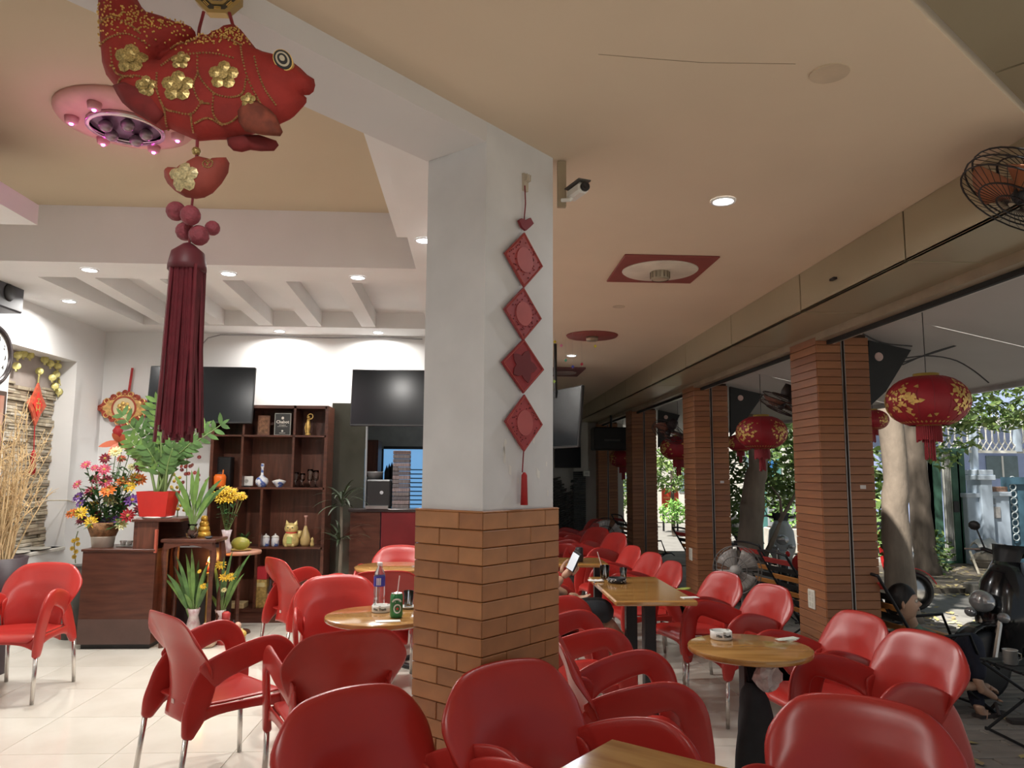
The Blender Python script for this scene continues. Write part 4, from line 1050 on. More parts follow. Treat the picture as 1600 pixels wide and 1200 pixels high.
# round side shelf with melon
rs = thing('half_round_shelf', 'pale pink half round shelf with a melon beside the altar stand', 'shelf', (aty(368, 862, 7.05).x, 7.05, 0)); zz = aty(368, 862, 7.05).z
MB().lathe([(.001, -.03), (.19, -.03), (.195, -.015), (.19, 0), (.001, 0)], (0, .12, zz), 28).build('shelf_board', mat('pink_wood', (.48, .24, .16), .35, vary=.15), rs, True)
MB().tube([(0, .12, zz-.03), (0, .12, .02)], .02, 8).build('support', DWOOD, rs); MB().lathe([(.13, 0), (.12, .02), (.02, .03)], (0, .12, 0), 18).build('foot', DWOOD, rs, True)
pl = thing('fruit_plate', 'yellow plate under the melon', 'plate', (aty(374, 857, 7.1).x, 7.13, zz)); MB().lathe([(.05, 0), (.10, .012), (.102, .016), (.05, .006), (.001, .005)], (0, 0, 0), 24).build('dish', mat('plate_yellow', (.62, .45, .14), .3), pl, True)
me = thing('melon', 'ripe yellow green melon on the plate', 'melon', (pl.location.x, 7.13, zz+.008)); MB().ball((0, 0, .058), .058, 18, (1.45, 1, 1)).build('fruit', mat('melon_skin', (.45, .38, .06), .4, vary=0, col2=(.20, .26, .05), scale=9), me, True); MB().tube([(.08, 0, .06), (.098, 0, .066)], .006, 6).build('stem', mat('stem_green', (.2, .25, .08), .6), me)

# ---- flowers
GREEN = mat('leaf_green', (.075, .16, .045), .45, vary=.4, scale=12)
GREEN2 = mat('leaf_fresh', (.12, .225, .05), .4, vary=.35, scale=12)
GREEN3 = mat('leaf_deep', (.05, .13, .04), .5, vary=.4, scale=14)
STEM = mat('plant_stem', (.16, .24, .08), .55)
FCOL = dict(pink=(.55, .10, .16), red=(.42, .03, .04), yellow=(.75, .52, .05), orange=(.75, .22, .04), cream=(.72, .70, .38), purple=(.20, .08, .35), darkred=(.25, .02, .04), rust=(.55, .12, .05))
fm = {}
def flower_mesh(c):
    if c not in fm:
        b = MB(); b.cur = 0
        for ring, (n, r, zz, w_) in enumerate(((11, 1.0, .0, .36), (9, .66, .12, .30))):
            for k in range(n):
                a = 2*PI*k/n+ring*.3; d = Vector((math.cos(a), math.sin(a), 0)); s = Vector((-d.y, d.x, 0))
                b.add([d*.12+Vector((0, 0, zz)), d*r*.6+s*w_/2+Vector((0, 0, zz+.18)), d*r+Vector((0, 0, zz+.10)), d*r*.6-s*w_/2+Vector((0, 0, zz+.18))], [(0, 3, 2, 1)])
        b.cur = 1; b.ball((0, 0, .16), .22, 8, (1, 1, .6))
        d = b.mesh('flower'); d.materials.append(mat('petal_'+c, FCOL[c], .55, vary=.25, scale=3)); d.materials.append(mat('flower_eye', (.40, .26, .05) if c != 'yellow' else (.5, .3, .03), .7)); fm[c] = d
    return fm[c]
def bloom(parent, c, loc, r, nrm, name='flower'):
    o = bpy.data.objects.new(name, flower_mesh(c)); C.objects.link(o); o.parent = parent; o.location = loc; o.scale = (r, r, r)
    o.rotation_euler = Vector(nrm).to_track_quat('Z', 'Y').to_euler(); return o
YA = 6.75
fa = thing('flower_arrangement', 'big mixed arrangement of artificial flowers in a white pot on the cabinet', 'flowers', (aty(160, 857, YA).x, YA, zc1))
base = Vector(fa.location)
MB().lathe([(.085, 0), (.095, .085), (.10, .09), (.001, .08)], (0, 0, 0), 20).build('pot', mat('pot_cream', (.70, .66, .56), .5), fa, True)
MB().lathe([(.098, .09), (.125, .16), (.13, .21), (.001, .19)], (0, 0, 0), 20).build('wicker_band', mat('wicker', (.28, .14, .06), .7, vary=.4, scale=30, bump=.5), fa, True)
cr3 = lambda x, y, dy=0: aty(x/3.16, 480+y/3.16, YA+dy)-base
fl_list = [('pink', 425, 780, 20), ('pink', 383, 877, 20), ('pink', 515, 803, 24), ('pink', 524, 862, 28), ('pink', 452, 912, 26), ('orange', 535, 908, 30), ('orange', 608, 862, 26), ('cream', 550, 955, 30), ('pink', 602, 982, 28), ('yellow', 462, 982, 24), ('yellow', 402, 1015, 24), ('yellow', 450, 1060, 24), ('purple', 388, 938, 24), ('purple', 535, 1055, 30), ('purple', 578, 1055, 26), ('red', 475, 1032, 26), ('red', 632, 1030, 26), ('orange', 357, 1020, 24), ('pink', 405, 1052, 22), ('cream', 603, 1072, 24), ('yellow', 668, 842, 22), ('yellow', 640, 885, 24), ('darkred', 520, 748, 22), ('darkred', 645, 707, 20), ('darkred', 690, 795, 20), ('cream', 573, 715, 24), ('cream', 608, 678, 28), ('purple', 655, 955, 30), ('purple', 400, 970, 20), ('orange', 692, 852, 24), ('pink', 690, 1000, 24), ('rust', 600, 750, 18), ('darkred', 680, 748, 18), ('cream', 650, 790, 16), ('pink', 468, 795, 16), ('pink', 470, 850, 22)]
rg = random.Random(12); stm = MB(); fo2 = MB()
for (c, x, y, r) in fl_list:
    dy = rg.uniform(-.12, .06); p = cr3(x, y, dy); nn = Vector((p.x*.9+rg.uniform(-.2, .2), -.75, .45+rg.uniform(-.2, .3)))
    bloom(fa, c, p, r/3.16/FPX*YA*1.45, nn)
    stm.tube([(p.x*.1, 0, .15), (p.x*.55, dy*.5, .15+(p.z-.15)*.55), tuple(p)], .0035, 4)
    for k in range(12):
        q = Vector((p.x*.1, 0, .15)).lerp(p, rg.uniform(.3, .95)); leafblade(fo2, q, (rg.uniform(-1, 1), rg.uniform(-1, .5), rg.uniform(-.2, .8)), rg.uniform(.06, .13), .030, .5, 3)
for (x, y) in ((585, 650), (560, 672), (610, 650), (575, 690), (625, 670)):       # the big rust lily on top
    p0 = cr3(590, 668); p1 = cr3(x+(x-590)*.9, y+(y-668)*.9); lp = MB(); leafblade(lp, p0, (p1-p0)+Vector((0, -.05, 0)), (p1-p0).length*1.5+.02, .055, .3, 5, up=Vector((0, -1, 0))); lp.build('lily_petal', mat('petal_lily', (.55, .13, .06), .5, vary=.2), fa, True)
stm.build('stems', STEM, fa)['kind'] = 'stuff'; o = fo2.build('foliage', GREEN3, fa, True); o['kind'] = 'stuff'
# yellow orchid drooping left of the cabinet
t = thing('orchid_spray', 'yellow green orchid spray drooping behind the left side of the cabinet', 'flowers', (aty(118, 860, 6.9).x, 6.9, 0)); b0_ = Vector(t.location)
MB().tube([aty(122, 830, 6.9)-b0_, aty(116, 850, 6.9)-b0_, aty(118, 880, 6.9)-b0_], .004, 5).build('stem', STEM, t)
for (x, y) in ((115, 845), (122, 850), (113, 857), (119, 862), (116, 870), (121, 843)): bloom(t, 'yellow', aty(x, y, 6.87)-b0_, .024, (.1, -1, .2), 'orchid_bloom')
MB().lathe([(.10, 0), (.13, .3), (.12, .62), (.001, .62)], (-.02, .1, 0), 18).build('dark_pot', mat('pot_slate', (.10, .10, .09), .6, vary=.3), t, True)

# ---- ZZ plant in a red pot
YZ = 6.66
zp = thing('potted_zz_plant', 'tall green plant in a red square pot on the raised cabinet end', 'potted plant', (aty(246, 803, YZ).x, YZ, zr)); b0_ = Vector(zp.location)
MB().lathe([(.11, 0), (.125, .012), (.12, .016), (.001, .016)], (0, 0, 0), 24).build('saucer', mat('saucer_white', (.78, .76, .72), .4), zp, True)
pt = MB(); 
def sq(r, z): return [Vector((sx_*r, sy_*r, z)) for sx_, sy_ in ((-1, -1), (1, -1), (1, 1), (-1, 1))]
for (r, z) in ((.105, .016), (.132, .225), (.122, .225), (.115, .19)): pt.v += [tuple(v) for v in sq(r, z)]
for i in range(3):
    for k in range(4): pt.f.append((i*4+k, i*4+(k+1) % 4, (i+1)*4+(k+1) % 4, (i+1)*4+k)); pt.mi.append(0)
pt.f.append((12, 13, 14, 15)); pt.mi.append(0); pt.f.append((3, 2, 1, 0)); pt.mi.append(0)
pt.build('pot', mat('pot_red', (.50, .022, .016), .35, vary=.08), zp)
MB().b2(-.112, .112, -.112, .112, .18, .195).build('soil', mat('soil', (.05, .035, .025), .9), zp)
rg = random.Random(5)
zz_t = [(245, 628, -.05), (238, 640, .0), (192, 650, .0), (205, 690, -.1), (218, 665, .05), (345, 664, -.02), (318, 668, .05), (300, 690, -.08), (262, 665, .08), (280, 660, .1), (230, 700, -.12), (270, 700, -.1)]
for k, (px, py, dy) in enumerate(zz_t):
    tip = aty(px, py, YZ+dy)-b0_; p0 = Vector((rg.uniform(-.06, .06), rg.uniform(-.05, .05), .19)); mid = Vector((lerp(p0.x, tip.x, .35), lerp(p0.y, tip.y, .5), lerp(p0.z, tip.z, .6)))
    cv = curve([p0, mid, tip], 12); st = MB(); st.tube(cv, [lerp(.011, .004, i/11) for i in range(12)], 6); so = st.build('stalk', STEM, zp, True)
    lv = MB()
    for i in range(4, 12):
        d = (cv[min(i+1, 11)]-cv[i-1]).normalized(); s = d.cross(Vector((0, -1, 0))).normalized()
        for sg in (-1, 1): leafblade(lv, cv[i], s*sg+d*.7+Vector((0, rg.uniform(-.4, .2), 0)), rg.uniform(.085, .125), .040, .1, 4, up=Vector((0, -1, 0)))
    leafblade(lv, cv[-1], d, .09, .03, .1, 4, up=Vector((0, -1, 0)))
    lv.build('leaflets', GREEN if k % 3 else GREEN2, so, True)
# ---- glass vase with broad leaves on the altar stand
def leafy_vase(name, label, px, py, Y, z, vh, vr, vmat, tips, lw, seedn, fl_=(), cat='vase of leaves', smat=None):
    t = thing(name, label, cat, (aty(px, py, Y).x, Y, z)); b = Vector(t.location)
    MB().lathe([(vr*.7, 0), (vr, vh*.25), (vr*.95, vh*.5), (vr*.6, vh*.8), (vr*.85, vh), (vr*.78, vh), (vr*.5, vh*.8), (vr*.85, vh*.45), (.001, .01)], (0, 0, 0), 20).build('vase', vmat, t, True)
    rg = random.Random(seedn); stt = MB()
    for (x, y) in tips:
        tip = aty(x, y, Y+rg.uniform(-.1, .08))-b; p0 = Vector((rg.uniform(-.2, .2)*vr, 0, vh*.5)); up_ = Vector((tip.x*.25, tip.y*.3, max(vh, tip.z*.5)))
        stt.tube([p0, up_], .006, 5); lb = MB(); d = tip-up_; leafblade(lb, up_, d+Vector((0, 0, .35*d.length)), d.length*1.12, lw, .8, 7, up=Vector((.15, -1, .2))); lb.build('leaf', rg.choice((GREEN, GREEN2)), t, True)
    stt.build('stems', STEM, t)
    for (c, x, y, r) in fl_: bloom(t, c, aty(x, y, Y-.05)-b, r/FPX*Y, (rg.uniform(-.4, .4), -.8, .6))
    return t
leafy_vase('glass_leaf_vase', 'glass vase of broad green leaves on the altar stand', 300, 840, 6.66, za, .12, .05, GLASS, [(275, 745), (285, 760), (300, 740), (310, 735), (325, 748), (343, 752), (290, 775), (318, 765), (280, 775), (335, 770), (305, 755), (270, 765), (350, 762), (295, 790), (325, 785)], .040, 3)
t = thing('gold_offering_tower', 'gold wrapped offering tower behind the glass vase', 'offering', (aty(318, 838, 6.8).x, 6.80, za))
for k in range(4): MB().lathe([(.055-.010*k, 0), (.06-.010*k, .02), (.052-.010*k, .045), (.001, .05)], (0, 0, k*.045), 14).build('gold_tier', mat('gold_foil', (.68, .40, .06), .3, metal=.4, vary=.3, scale=60), t, True)
ym = thing('chrysanthemum_vase', 'white vase of yellow chrysanthemums beside the melon', 'flowers', (aty(353, 855, 6.95).x, 6.95, zz)); b0_ = Vector(ym.location)
MB().lathe([(.04, 0), (.05, .05), (.03, .10), (.028, .13), (.045, .20), (.04, .20), (.02, .13), (.001, .02)], (0, 0, 0), 18).build('vase', mat('vase_floral', (.66, .60, .58), .25, vary=0, col2=(.45, .32, .36), scale=25), ym, True)
rg = random.Random(6); stm = MB(); fo2 = MB()
for (x, y, r) in ((340, 773, 9), (347, 770, 9), (353, 766, 10), (350, 778, 12), (362, 770, 10), (358, 780, 11), (369, 776, 9), (376, 774, 8), (345, 782, 9), (380, 778, 7)):
    p = aty(x, y, 6.92)-b0_; bloom(ym, 'yellow', p, r/FPX*7*1.1, (rg.uniform(-.3, .3), -.6, .8)); stm.tube([(0, 0, .15), (p.x*.6, p.y*.5, p.z*.6+.06), tuple(p)], .003, 4)
    for k in range(4): leafblade(fo2, Vector((0, 0, .18)).lerp(p, rg.uniform(.2, .8)), (rg.uniform(-1, 1), -.5, rg.uniform(-.2, .5)), .07, .02, .5, 3)
stm.build('stems', STEM, ym); fo2.build('foliage', GREEN3, ym, True)['kind'] = 'stuff'
t = thing('red_orchid_spray', 'dark red artificial blossom spray behind the leaf vase', 'flowers', (aty(290, 800, 6.9).x, 6.92, zr)); b0_ = Vector(t.location); rg = random.Random(77)
stm = MB()
for k in range(22):
    x, y = rg.choice(((rg.gauss(292, 5), rg.uniform(708, 735)), (rg.gauss(305, 12), rg.uniform(730, 755)))); p = aty(x, y, 6.92)-b0_; bloom(t, 'darkred' if k % 3 else 'red', p, .022, (rg.uniform(-.5, .5), -1, .3), 'blossom'); 
for (x, y) in ((292, 710), (310, 735), (300, 750)): stm.tube([(0.0, 0, 0), aty(x, y, 6.93)-b0_], .004, 4)
stm.build('stems', STEM, t)
t = thing('kumquat_branch', 'cluster of small yellow fruits between the red pot and the leaf vase', 'fruit branch', (aty(276, 803, 6.86).x, 6.88, zr)); b0_ = Vector(t.location); rg = random.Random(78)
MB().tube([(0, 0, 0), (.0, 0, .15), (.01, 0, .30)], .005, 5).build('stem', STEM, t)
for k in range(20): p = aty(rg.gauss(275, 7), rg.uniform(735, 800), 6.88+rg.uniform(-.04, .04))-b0_; MB().ball(p, .016, 8).build('fruit', mat('kumquat', (.65, .45, .06), .4), t, True)
t = thing('tea_set_tray', 'small grey tray with cups on the low part of the cabinet', 'tray', (aty(200, 852, 6.75).x, 6.78, zc1)); MB().b2(-.09, .09, -.06, .06, 0, .012, bev=.004).build('tray', mat('tray_grey', (.42, .42, .40), .4), t)
for k in range(3): MB().lathe([(.018, .012), (.028, .05), (.025, .05), (.001, .02)], (-.055+k*.055, 0, 0), 12).build('cup', WHITEC, t, True)
t = thing('lighter_dish', 'small dark dish in front of the gold tower', 'dish', (aty(325, 836, 6.58).x, 6.60, za)); MB().lathe([(.02, 0), (.035, .02), (.03, .02), (.001, .006)], (0, 0, 0), 14).build('dish', mat('dish_dark', (.06, .07, .08), .2), t, True)
# ---- floor altar: vases, candle, figurines
VW = mat('vase_white_floral', (.62, .58, .55), .25, vary=0, col2=(.40, .24, .24), scale=18)
leafy_vase('floor_leaf_vase', 'white vase of long green leaves on the floor by the altar box', 301, 990, 6.70, 0, .30, .062, VW, [(262, 898), (278, 875), (270, 905), (292, 872), (300, 865), (310, 880), (320, 890), (330, 905), (285, 900), (290, 930), (315, 925), (305, 900), (282, 925), (258, 905), (296, 890), (318, 905), (275, 890), (325, 880)], .034, 14, (('yellow', 318, 916, 6), ('yellow', 312, 893, 4)))
leafy_vase('floor_flower_vase', 'slender white vase with yellow blooms behind the floor leaf vase', 343, 985, 6.86, 0, .26, .055, VW, [(335, 880), (350, 875), (362, 866), (388, 870), (372, 888), (340, 905), (330, 930), (355, 930), (378, 900), (345, 868)], .028, 15, (('yellow', 352, 901, 10), ('yellow', 362, 902, 8), ('yellow', 345, 883, 9), ('cream', 350, 922, 5)))
cdl = thing('altar_candle', 'lit orange altar candle glowing above the floor flowers', 'candle', (aty(326, 885, 6.9).x, 6.90, 0)); zf = aty(326, 878, 6.9).z
MB().lathe([(.05, 0), (.05, .02), (.012, .04), (.012, zf-.12), (.035, zf-.10), (.035, zf-.09), (.001, zf-.09)], (0, 0, 0), 14).build('candlestick', mat('brass', (.45, .28, .08), .35, metal=.7), cdl, True)
MB().lathe([(.022, zf-.09), (.022, zf-.01), (.001, zf-.01)], (0, 0, 0), 12).build('wax', mat('wax_red', (.55, .08, .03), .5), cdl, True)
MB().lathe([(.001, zf-.01), (.012, zf+.005), (.010, zf+.02), (.001, zf+.045)], (0, 0, 0), 10).build('flame', mat('flame', (1, .5, .1), .5, vary=0, emit=(1, .42, .08), estr=18), cdl, True)
pd = bpy.data.lights.new('flame_light', 'POINT'); pd.energy = 2.5; pd.color = (1, .45, .12); pd.shadow_soft_size = .03; po = bpy.data.objects.new('flame_light', pd); C.objects.link(po); po.parent = cdl; po.location = (0, -.05, zf+.03)
t = thing('cream_figurine', 'squat cream laughing figurine on the floor by the vase', 'figurine', (aty(323, 985, 6.62).x, 6.62, 0)); MB().lathe([(.06, 0), (.085, .03), (.085, .09), (.05, .13), (.001, .14)], (0, 0, 0), 16).build('body', mat('fig_cream', (.58, .44, .32), .4, vary=.2, scale=30), t, True); MB().ball((0, -.01, .16), .042, 12).build('head', MATS['fig_cream'], t, True); MB().ball((.03, -.07, .06), .025, 8).build('hand', MATS['fig_cream'], t, True)
t = thing('red_figurine', 'seated red robed figurine with a tall hat on the floor', 'figurine', (aty(351, 985, 6.72).x, 6.74, 0)); MB().lathe([(.07, 0), (.08, .04), (.06, .13), (.03, .16), (.001, .165)], (0, 0, 0), 16).build('robe', mat('fig_red', (.45, .04, .04), .45), t, True); MB().ball((0, -.01, .185), .032, 12).build('face', mat('fig_skin', (.62, .40, .30), .5), t, True); MB().lathe([(.034, .195), (.036, .25), (.022, .265), (.001, .265)], (0, 0, 0), 12).build('hat', MATS['fig_red'], t, True)
t = thing('painted_figurine', 'small multicoloured figurine at the right of the floor altar', 'figurine', (aty(373, 990, 6.66).x, 6.66, 0)); MB().lathe([(.05, 0), (.062, .03), (.055, .10), (.03, .14), (.001, .145)], (0, 0, 0), 14).build('body', mat('fig_mix', (.55, .35, .42), .4, vary=0, col2=(.55, .42, .10), scale=20), t, True); MB().ball((-.01, 0, .165), .03, 10).build('head', MATS['fig_skin'], t, True); MB().tube([(-.04, 0, .12), (-.045, 0, .21)], .008, 6).build('staff', mat('fig_black', (.03, .02, .03), .5), t); MB().ball((.04, -.02, .10), .032, 10).build('sack', mat('fig_gold', (.62, .42, .10), .4), t, True)
# ---- dark palm beside the shelf
pp = thing('potted_palm', 'dark spiky palm standing between the shelf and the counter', 'potted plant', (aty(532, 880, 7.5).x, 7.45, 0)); rg = random.Random(17)
MB().lathe([(.10, 0), (.14, .26), (.13, .27), (.001, .24)], (0, 0, 0), 18).build('pot', mat('pot_dark', (.06, .05, .05), .6), pp, True)
MB().tube([(0, 0, .24), (.01, 0, .7), (.0, 0, 1.12)], [.022, .017, .013], 7).build('trunk', mat('palm_trunk', (.14, .12, .09), .8), pp)
for (zz_, n_) in ((1.16, 26), (.78, 20)):
    for k in range(n_):
        a = rg.uniform(0, 2*PI); lb = MB(); leafblade(lb, (rg.uniform(-.01, .01), 0, zz_+rg.uniform(-.05, .05)), (math.cos(a), math.sin(a)*.8, rg.uniform(.1, 1.6)), rg.uniform(.22, .36), .022, 1.3, 7); lb.build('frond', mat('palm_leaf', (.035, .055, .025), .5, vary=.4, scale=12), pp, True)
# ---- dry branches in the tall dark vase at the left edge
vz = thing('branch_vase', 'tall dark plum vase full of dry pale branches at the left edge', 'vase', (-3.44, 5.80, 0)); b0_ = Vector(vz.location)
ztopv = aty(10, 868, 5.92).z
MB().lathe([(.10, 0), (.105, .02), (.12, .25), (.15, .55), (.19, ztopv), (.18, ztopv), (.14, .55), (.001, .5)], (0, 0, 0), 24).build('vase', mat('vase_plum', (.050, .034, .040), .5, vary=.2), vz, True)
rg = random.Random(23)
for k in range(46):
    tip = aty(rg.uniform(-60, 92), rg.uniform(640, 790), 5.92+rg.uniform(-.25, .25))-b0_
    if k < 14: tip = aty(rg.uniform(-10, 60), rg.uniform(600, 680), 5.92+rg.uniform(-.1, .2))-b0_
    tip.x = max(tip.x, XL+.06-b0_.x)
    p0 = Vector((rg.uniform(-.10, .10), rg.uniform(-.1, .1), ztopv-.1)); md = p0.lerp(tip, .5)+Vector((rg.uniform(-.05, .05)-.3*(tip.x-p0.x)*.4, rg.uniform(-.04, .04), .04))
    cv = curve([p0, md, tip], 8); b = MB(); b.tube(cv, [lerp(.007, .002, i/7) for i in range(8)], 5)
    for i in (3, 4, 5, 6):
        for _ in range(2):
            d = Vector((rg.uniform(-1, 1), rg.uniform(-.6, .6), rg.uniform(.2, 1))).normalized()*rg.uniform(.06, .16); b.tube([cv[i], cv[i]+d*.6+Vector((0, 0, .01)), cv[i]+d], [.003, .002, .001], 4)
    b.build('branch', mat('dry_branch', (.55, .40, .21), .8, vary=.25, scale=10), vz)
# ---- left wall: clock, picture, box, niche ornaments
XW = XL+.012
def wl_(px, py): d = ray(px, py); return Vector((0, 0, CAM_H))+d*((XW)/d.x)
c = wl_(-14, 560)
t = thing('wall_clock', 'round white wall clock with a dark rim at the left edge', 'clock', (XL+.005, 6.15, 2.36)); AX = (1, 0, 0)
MB().lathe([(.25, 0), (.255, .02), (.24, .035), (.215, .030), (.205, .012)], (0, 0, 0), 40, axis=AX, cap=False).build('rim', mat('clock_rim', (.06, .05, .05), .25, metal=.4), t, True)
MB().lathe([(.001, .012), (.207, .012)], (0, 0, 0), 40, axis=AX, cap=False).build('dial', mat('dial_white', (.82, .82, .80), .4), t)
for n_ in range(1, 13):
    a = PI/2-n_*PI/6; text_obj('numeral', str(n_), .055, INK, t, (.014, math.cos(a)*.165, math.sin(a)*.165), (PI/2, 0, PI/2), .001)
MB().box((.018, .03, .05), (.003, .012, .13), M=Matrix.Rotation(-.6, 3, 'X')).build('hour_hand', INK, t); MB().box((.020, -.06, .04), (.003, .008, .19), M=Matrix.Rotation(.9, 3, 'X')).build('minute_hand', INK, t)
t = thing('framed_picture', 'dark framed reddish picture under the wall clock', 'picture', (XL+.004, 6.10, 1.75)); MB().b2(0, .03, -.26, .26, -.34, .34, bev=.006).build('frame', mat('pic_frame', (.07, .045, .035), .4), t); MB().b2(.028, .033, -.22, .22, -.30, .30).build('print', mat('pic_red', (.34, .12, .08), .5, vary=0, col2=(.45, .30, .22), scale=5), t)
t = thing('wall_speaker', 'black box speaker high on the left wall at the edge', 'speaker', (XL+.11, 6.10, 2.86)); MB().b2(-.10, .10, -.30, .08, -.16, .10, bev=.012).build('cabinet', mat('speaker_charcoal', (.045, .045, .055), .5), t); MB().lathe([(.07, 0), (.06, .012), (.001, .004)], (.10, -.12, -.03), 20, axis=(1, 0, 0)).build('cone', BLACK, t, True); MB().tube([(-.10, -.1, .05), (-.04, -.1, .0)], .015, 6).build('bracket', BLACKM, t)
# niche decorations
XN = XL-.14
def nw(px, py, dx=0): d = ray(px, py); return Vector((0, 0, CAM_H))+d*((XN+dx)/d.x)
GN = mat('garland_yellow', (.62, .56, .20), .4, metal=.2, vary=.3, scale=30)
gr = thing('coin_garland', 'garland of gold yellow paper fish along the top of the niche', 'garland', nw(60, 560)); g0 = Vector(gr.location)
for (x, y) in ((28, 555), (37, 553), (47, 555), (26, 572), (70, 562), (79, 568), (90, 572), (98, 580), (88, 585), (96, 595), (86, 603), (92, 612), (97, 625), (94, 645), (62, 580), (82, 590), (99, 570), (91, 560)):
    p = nw(x, y)-g0; b = MB(); b.lathe([(.001, -.004), (.03, -.002), (.036, 0), (.03, .002), (.001, .004)], p, 10, axis=(.5, -.85, .1)); b.box(p+Vector((0, .0, -.04)), (.004, .03, .02)); b.build('paper_fish', GN, gr, True)
MB().tube([nw(25, 545)-g0, nw(60, 552)-g0, nw(100, 562)-g0, nw(96, 600)-g0, nw(95, 645)-g0], .003, 4).build('string', mat('string_gold', (.5, .4, .15), .6), gr)
no = thing('niche_red_ornament', 'red orange diamond lucky charm hanging in the stone niche', 'ornament', nw(57, 632)); n0 = Vector(no.location); AXM = Matrix.Rotation(PI/2, 4, 'Z') @ Matrix.Rotation(PI/2, 4, 'X')
def dia(w_, h_): return [(0, h_), (w_*.45, h_*.42), (w_, 0), (w_*.45, -h_*.42), (0, -h_), (-w_*.45, -h_*.42), (-w_, 0), (-w_*.45, h_*.42)]
MB().prism(dia(.15, .20), -.008, .008, AXM).build('diamond', mat('charm_red', (.55, .10, .05), .5, vary=.3, scale=30), no); MB().prism(dia(.075, .11), .008, .016, AXM).build('centre_panel', mat('charm_bright', (.75, .04, .03), .4), no)
cc = MB()
for (a, b, c_, d_) in ((0, .05, .05, .012), (0, .01, .07, .012), (-.025, -.035, .012, .06), (.025, -.035, .012, .06), (0, -.045, .04, .012), (0, .03, .012, .06)): cc.box((.017, a, b), (.002, c_, d_))
cc.build('gold_character', GOLD, no)
MB().tube([(0, 0, .2), (0, 0, .34)], .006, 5).build('cord', GN, no); MB().ball((0, 0, .30), .02, 8).build('bead', GN, no, True); MB().tube([(0, 0, -.2), (.01, 0, -.45)], .005, 5).build('lower_cord', REDC, no); MB().lathe([(.012, 0), (.022, -.03), (.028, -.22), (.001, -.22)], (.01, 0, -.42), 10).build('tassel', REDC, no, True)
for k, (px, py) in enumerate(((62, 848), (80, 845))):
    v = nw(px, py, .08); t = thing('sill_dish', ('left' if k == 0 else 'right')+' flat grey dish on the niche sill', 'dish', (XL-.06, 6.78+.32*k, nz0)); MB().lathe([(.05, 0), (.13, .018), (.125, .022), (.001, .01)], (0, 0, 0), 20).build('dish', mat('dish_grey', (.48, .46, .40), .4), t, True)
t = thing('wall_wire', 'thin beige cord stretched across the niche', 'cord'); MB().tube([wl_(48, 786), wl_(75, 782), wl_(105, 782), wl_(118, 785)], .006, 5).build('cord', mat('cord_beige', (.55, .48, .36), .6), t)
# back wall medallion
md = thing('gold_medallion', 'scalloped red and gold diamond medallion hanging on the back wall', 'ornament', aty(195, 638, YB-.05)); XZ = Matrix.Rotation(PI/2, 4, 'X'); k_ = 7.95/FPX
ol = []
for i in range(72):
    a = 2*PI*i/72; rr = 1/((abs(math.cos(a))/41)**1.35+(abs(math.sin(a))/27)**1.35)**(1/1.35); rr *= (1+.055*math.cos(16*a)); ol.append((rr*math.cos(a)*k_, rr*math.sin(a)*k_))
MB().prism(ol, -.012, .012, XZ).build('plaque', mat('medal_red', (.38, .06, .03), .4), md); MB().prism([(x*.8, y*.8) for x, y in ol], .012, .018, XZ).build('gold_layer', mat('medal_gold', (.70, .44, .16), .35, metal=.35, vary=.3, scale=30), md)
for i in range(16):
    a = 2*PI*i/16; rr = 1/((abs(math.cos(a))/41)**1.35+(abs(math.sin(a))/27)**1.35)**(1/1.35)*.88*k_
    MB().tube([XZ @ Vector((rr*math.cos(a)+.025*math.cos(b*PI/5), rr*math.sin(a)+.025*math.sin(b*PI/5), .018)) for b in range(10)], .006, 5, closed=True).build('scroll', MATS['medal_gold'] if i % 2 else MATS['medal_red'], md)
MB().lathe([(.125, .018), (.125, .026), (.108, .026), (.108, .018)], (0, 0, 0), 28, axis=(0, -1, 0), cap=False).build('red_ring', MATS['medal_red'], md); MB().lathe([(.001, .022), (.108, .022)], (0, 0, 0), 28, axis=(0, -1, 0), cap=False).build('cream_disc', mat('medal_cream', (.72, .60, .36), .5), md)
cc = MB()
for i in range(7): a = i*2*PI/7; cc.ball((.05*math.cos(a), -.026, .05*math.sin(a)), .022, 8, (1, .3, 1))
cc.ball((0, -.028, 0), .03, 8, (1, .3, 1)); cc.build('gold_relief', GOLD, md, True)
MB().tube([(.03, 0, .17), (.05, 0, .42)], .013, 6).build('red_strap', REDC, md); MB().lathe([(.02, 0), (.05, -.05), (.03, -.12), (.001, -.13)], (-.05, -.01, -.18), 12).build('red_pendant', REDC, md, True)
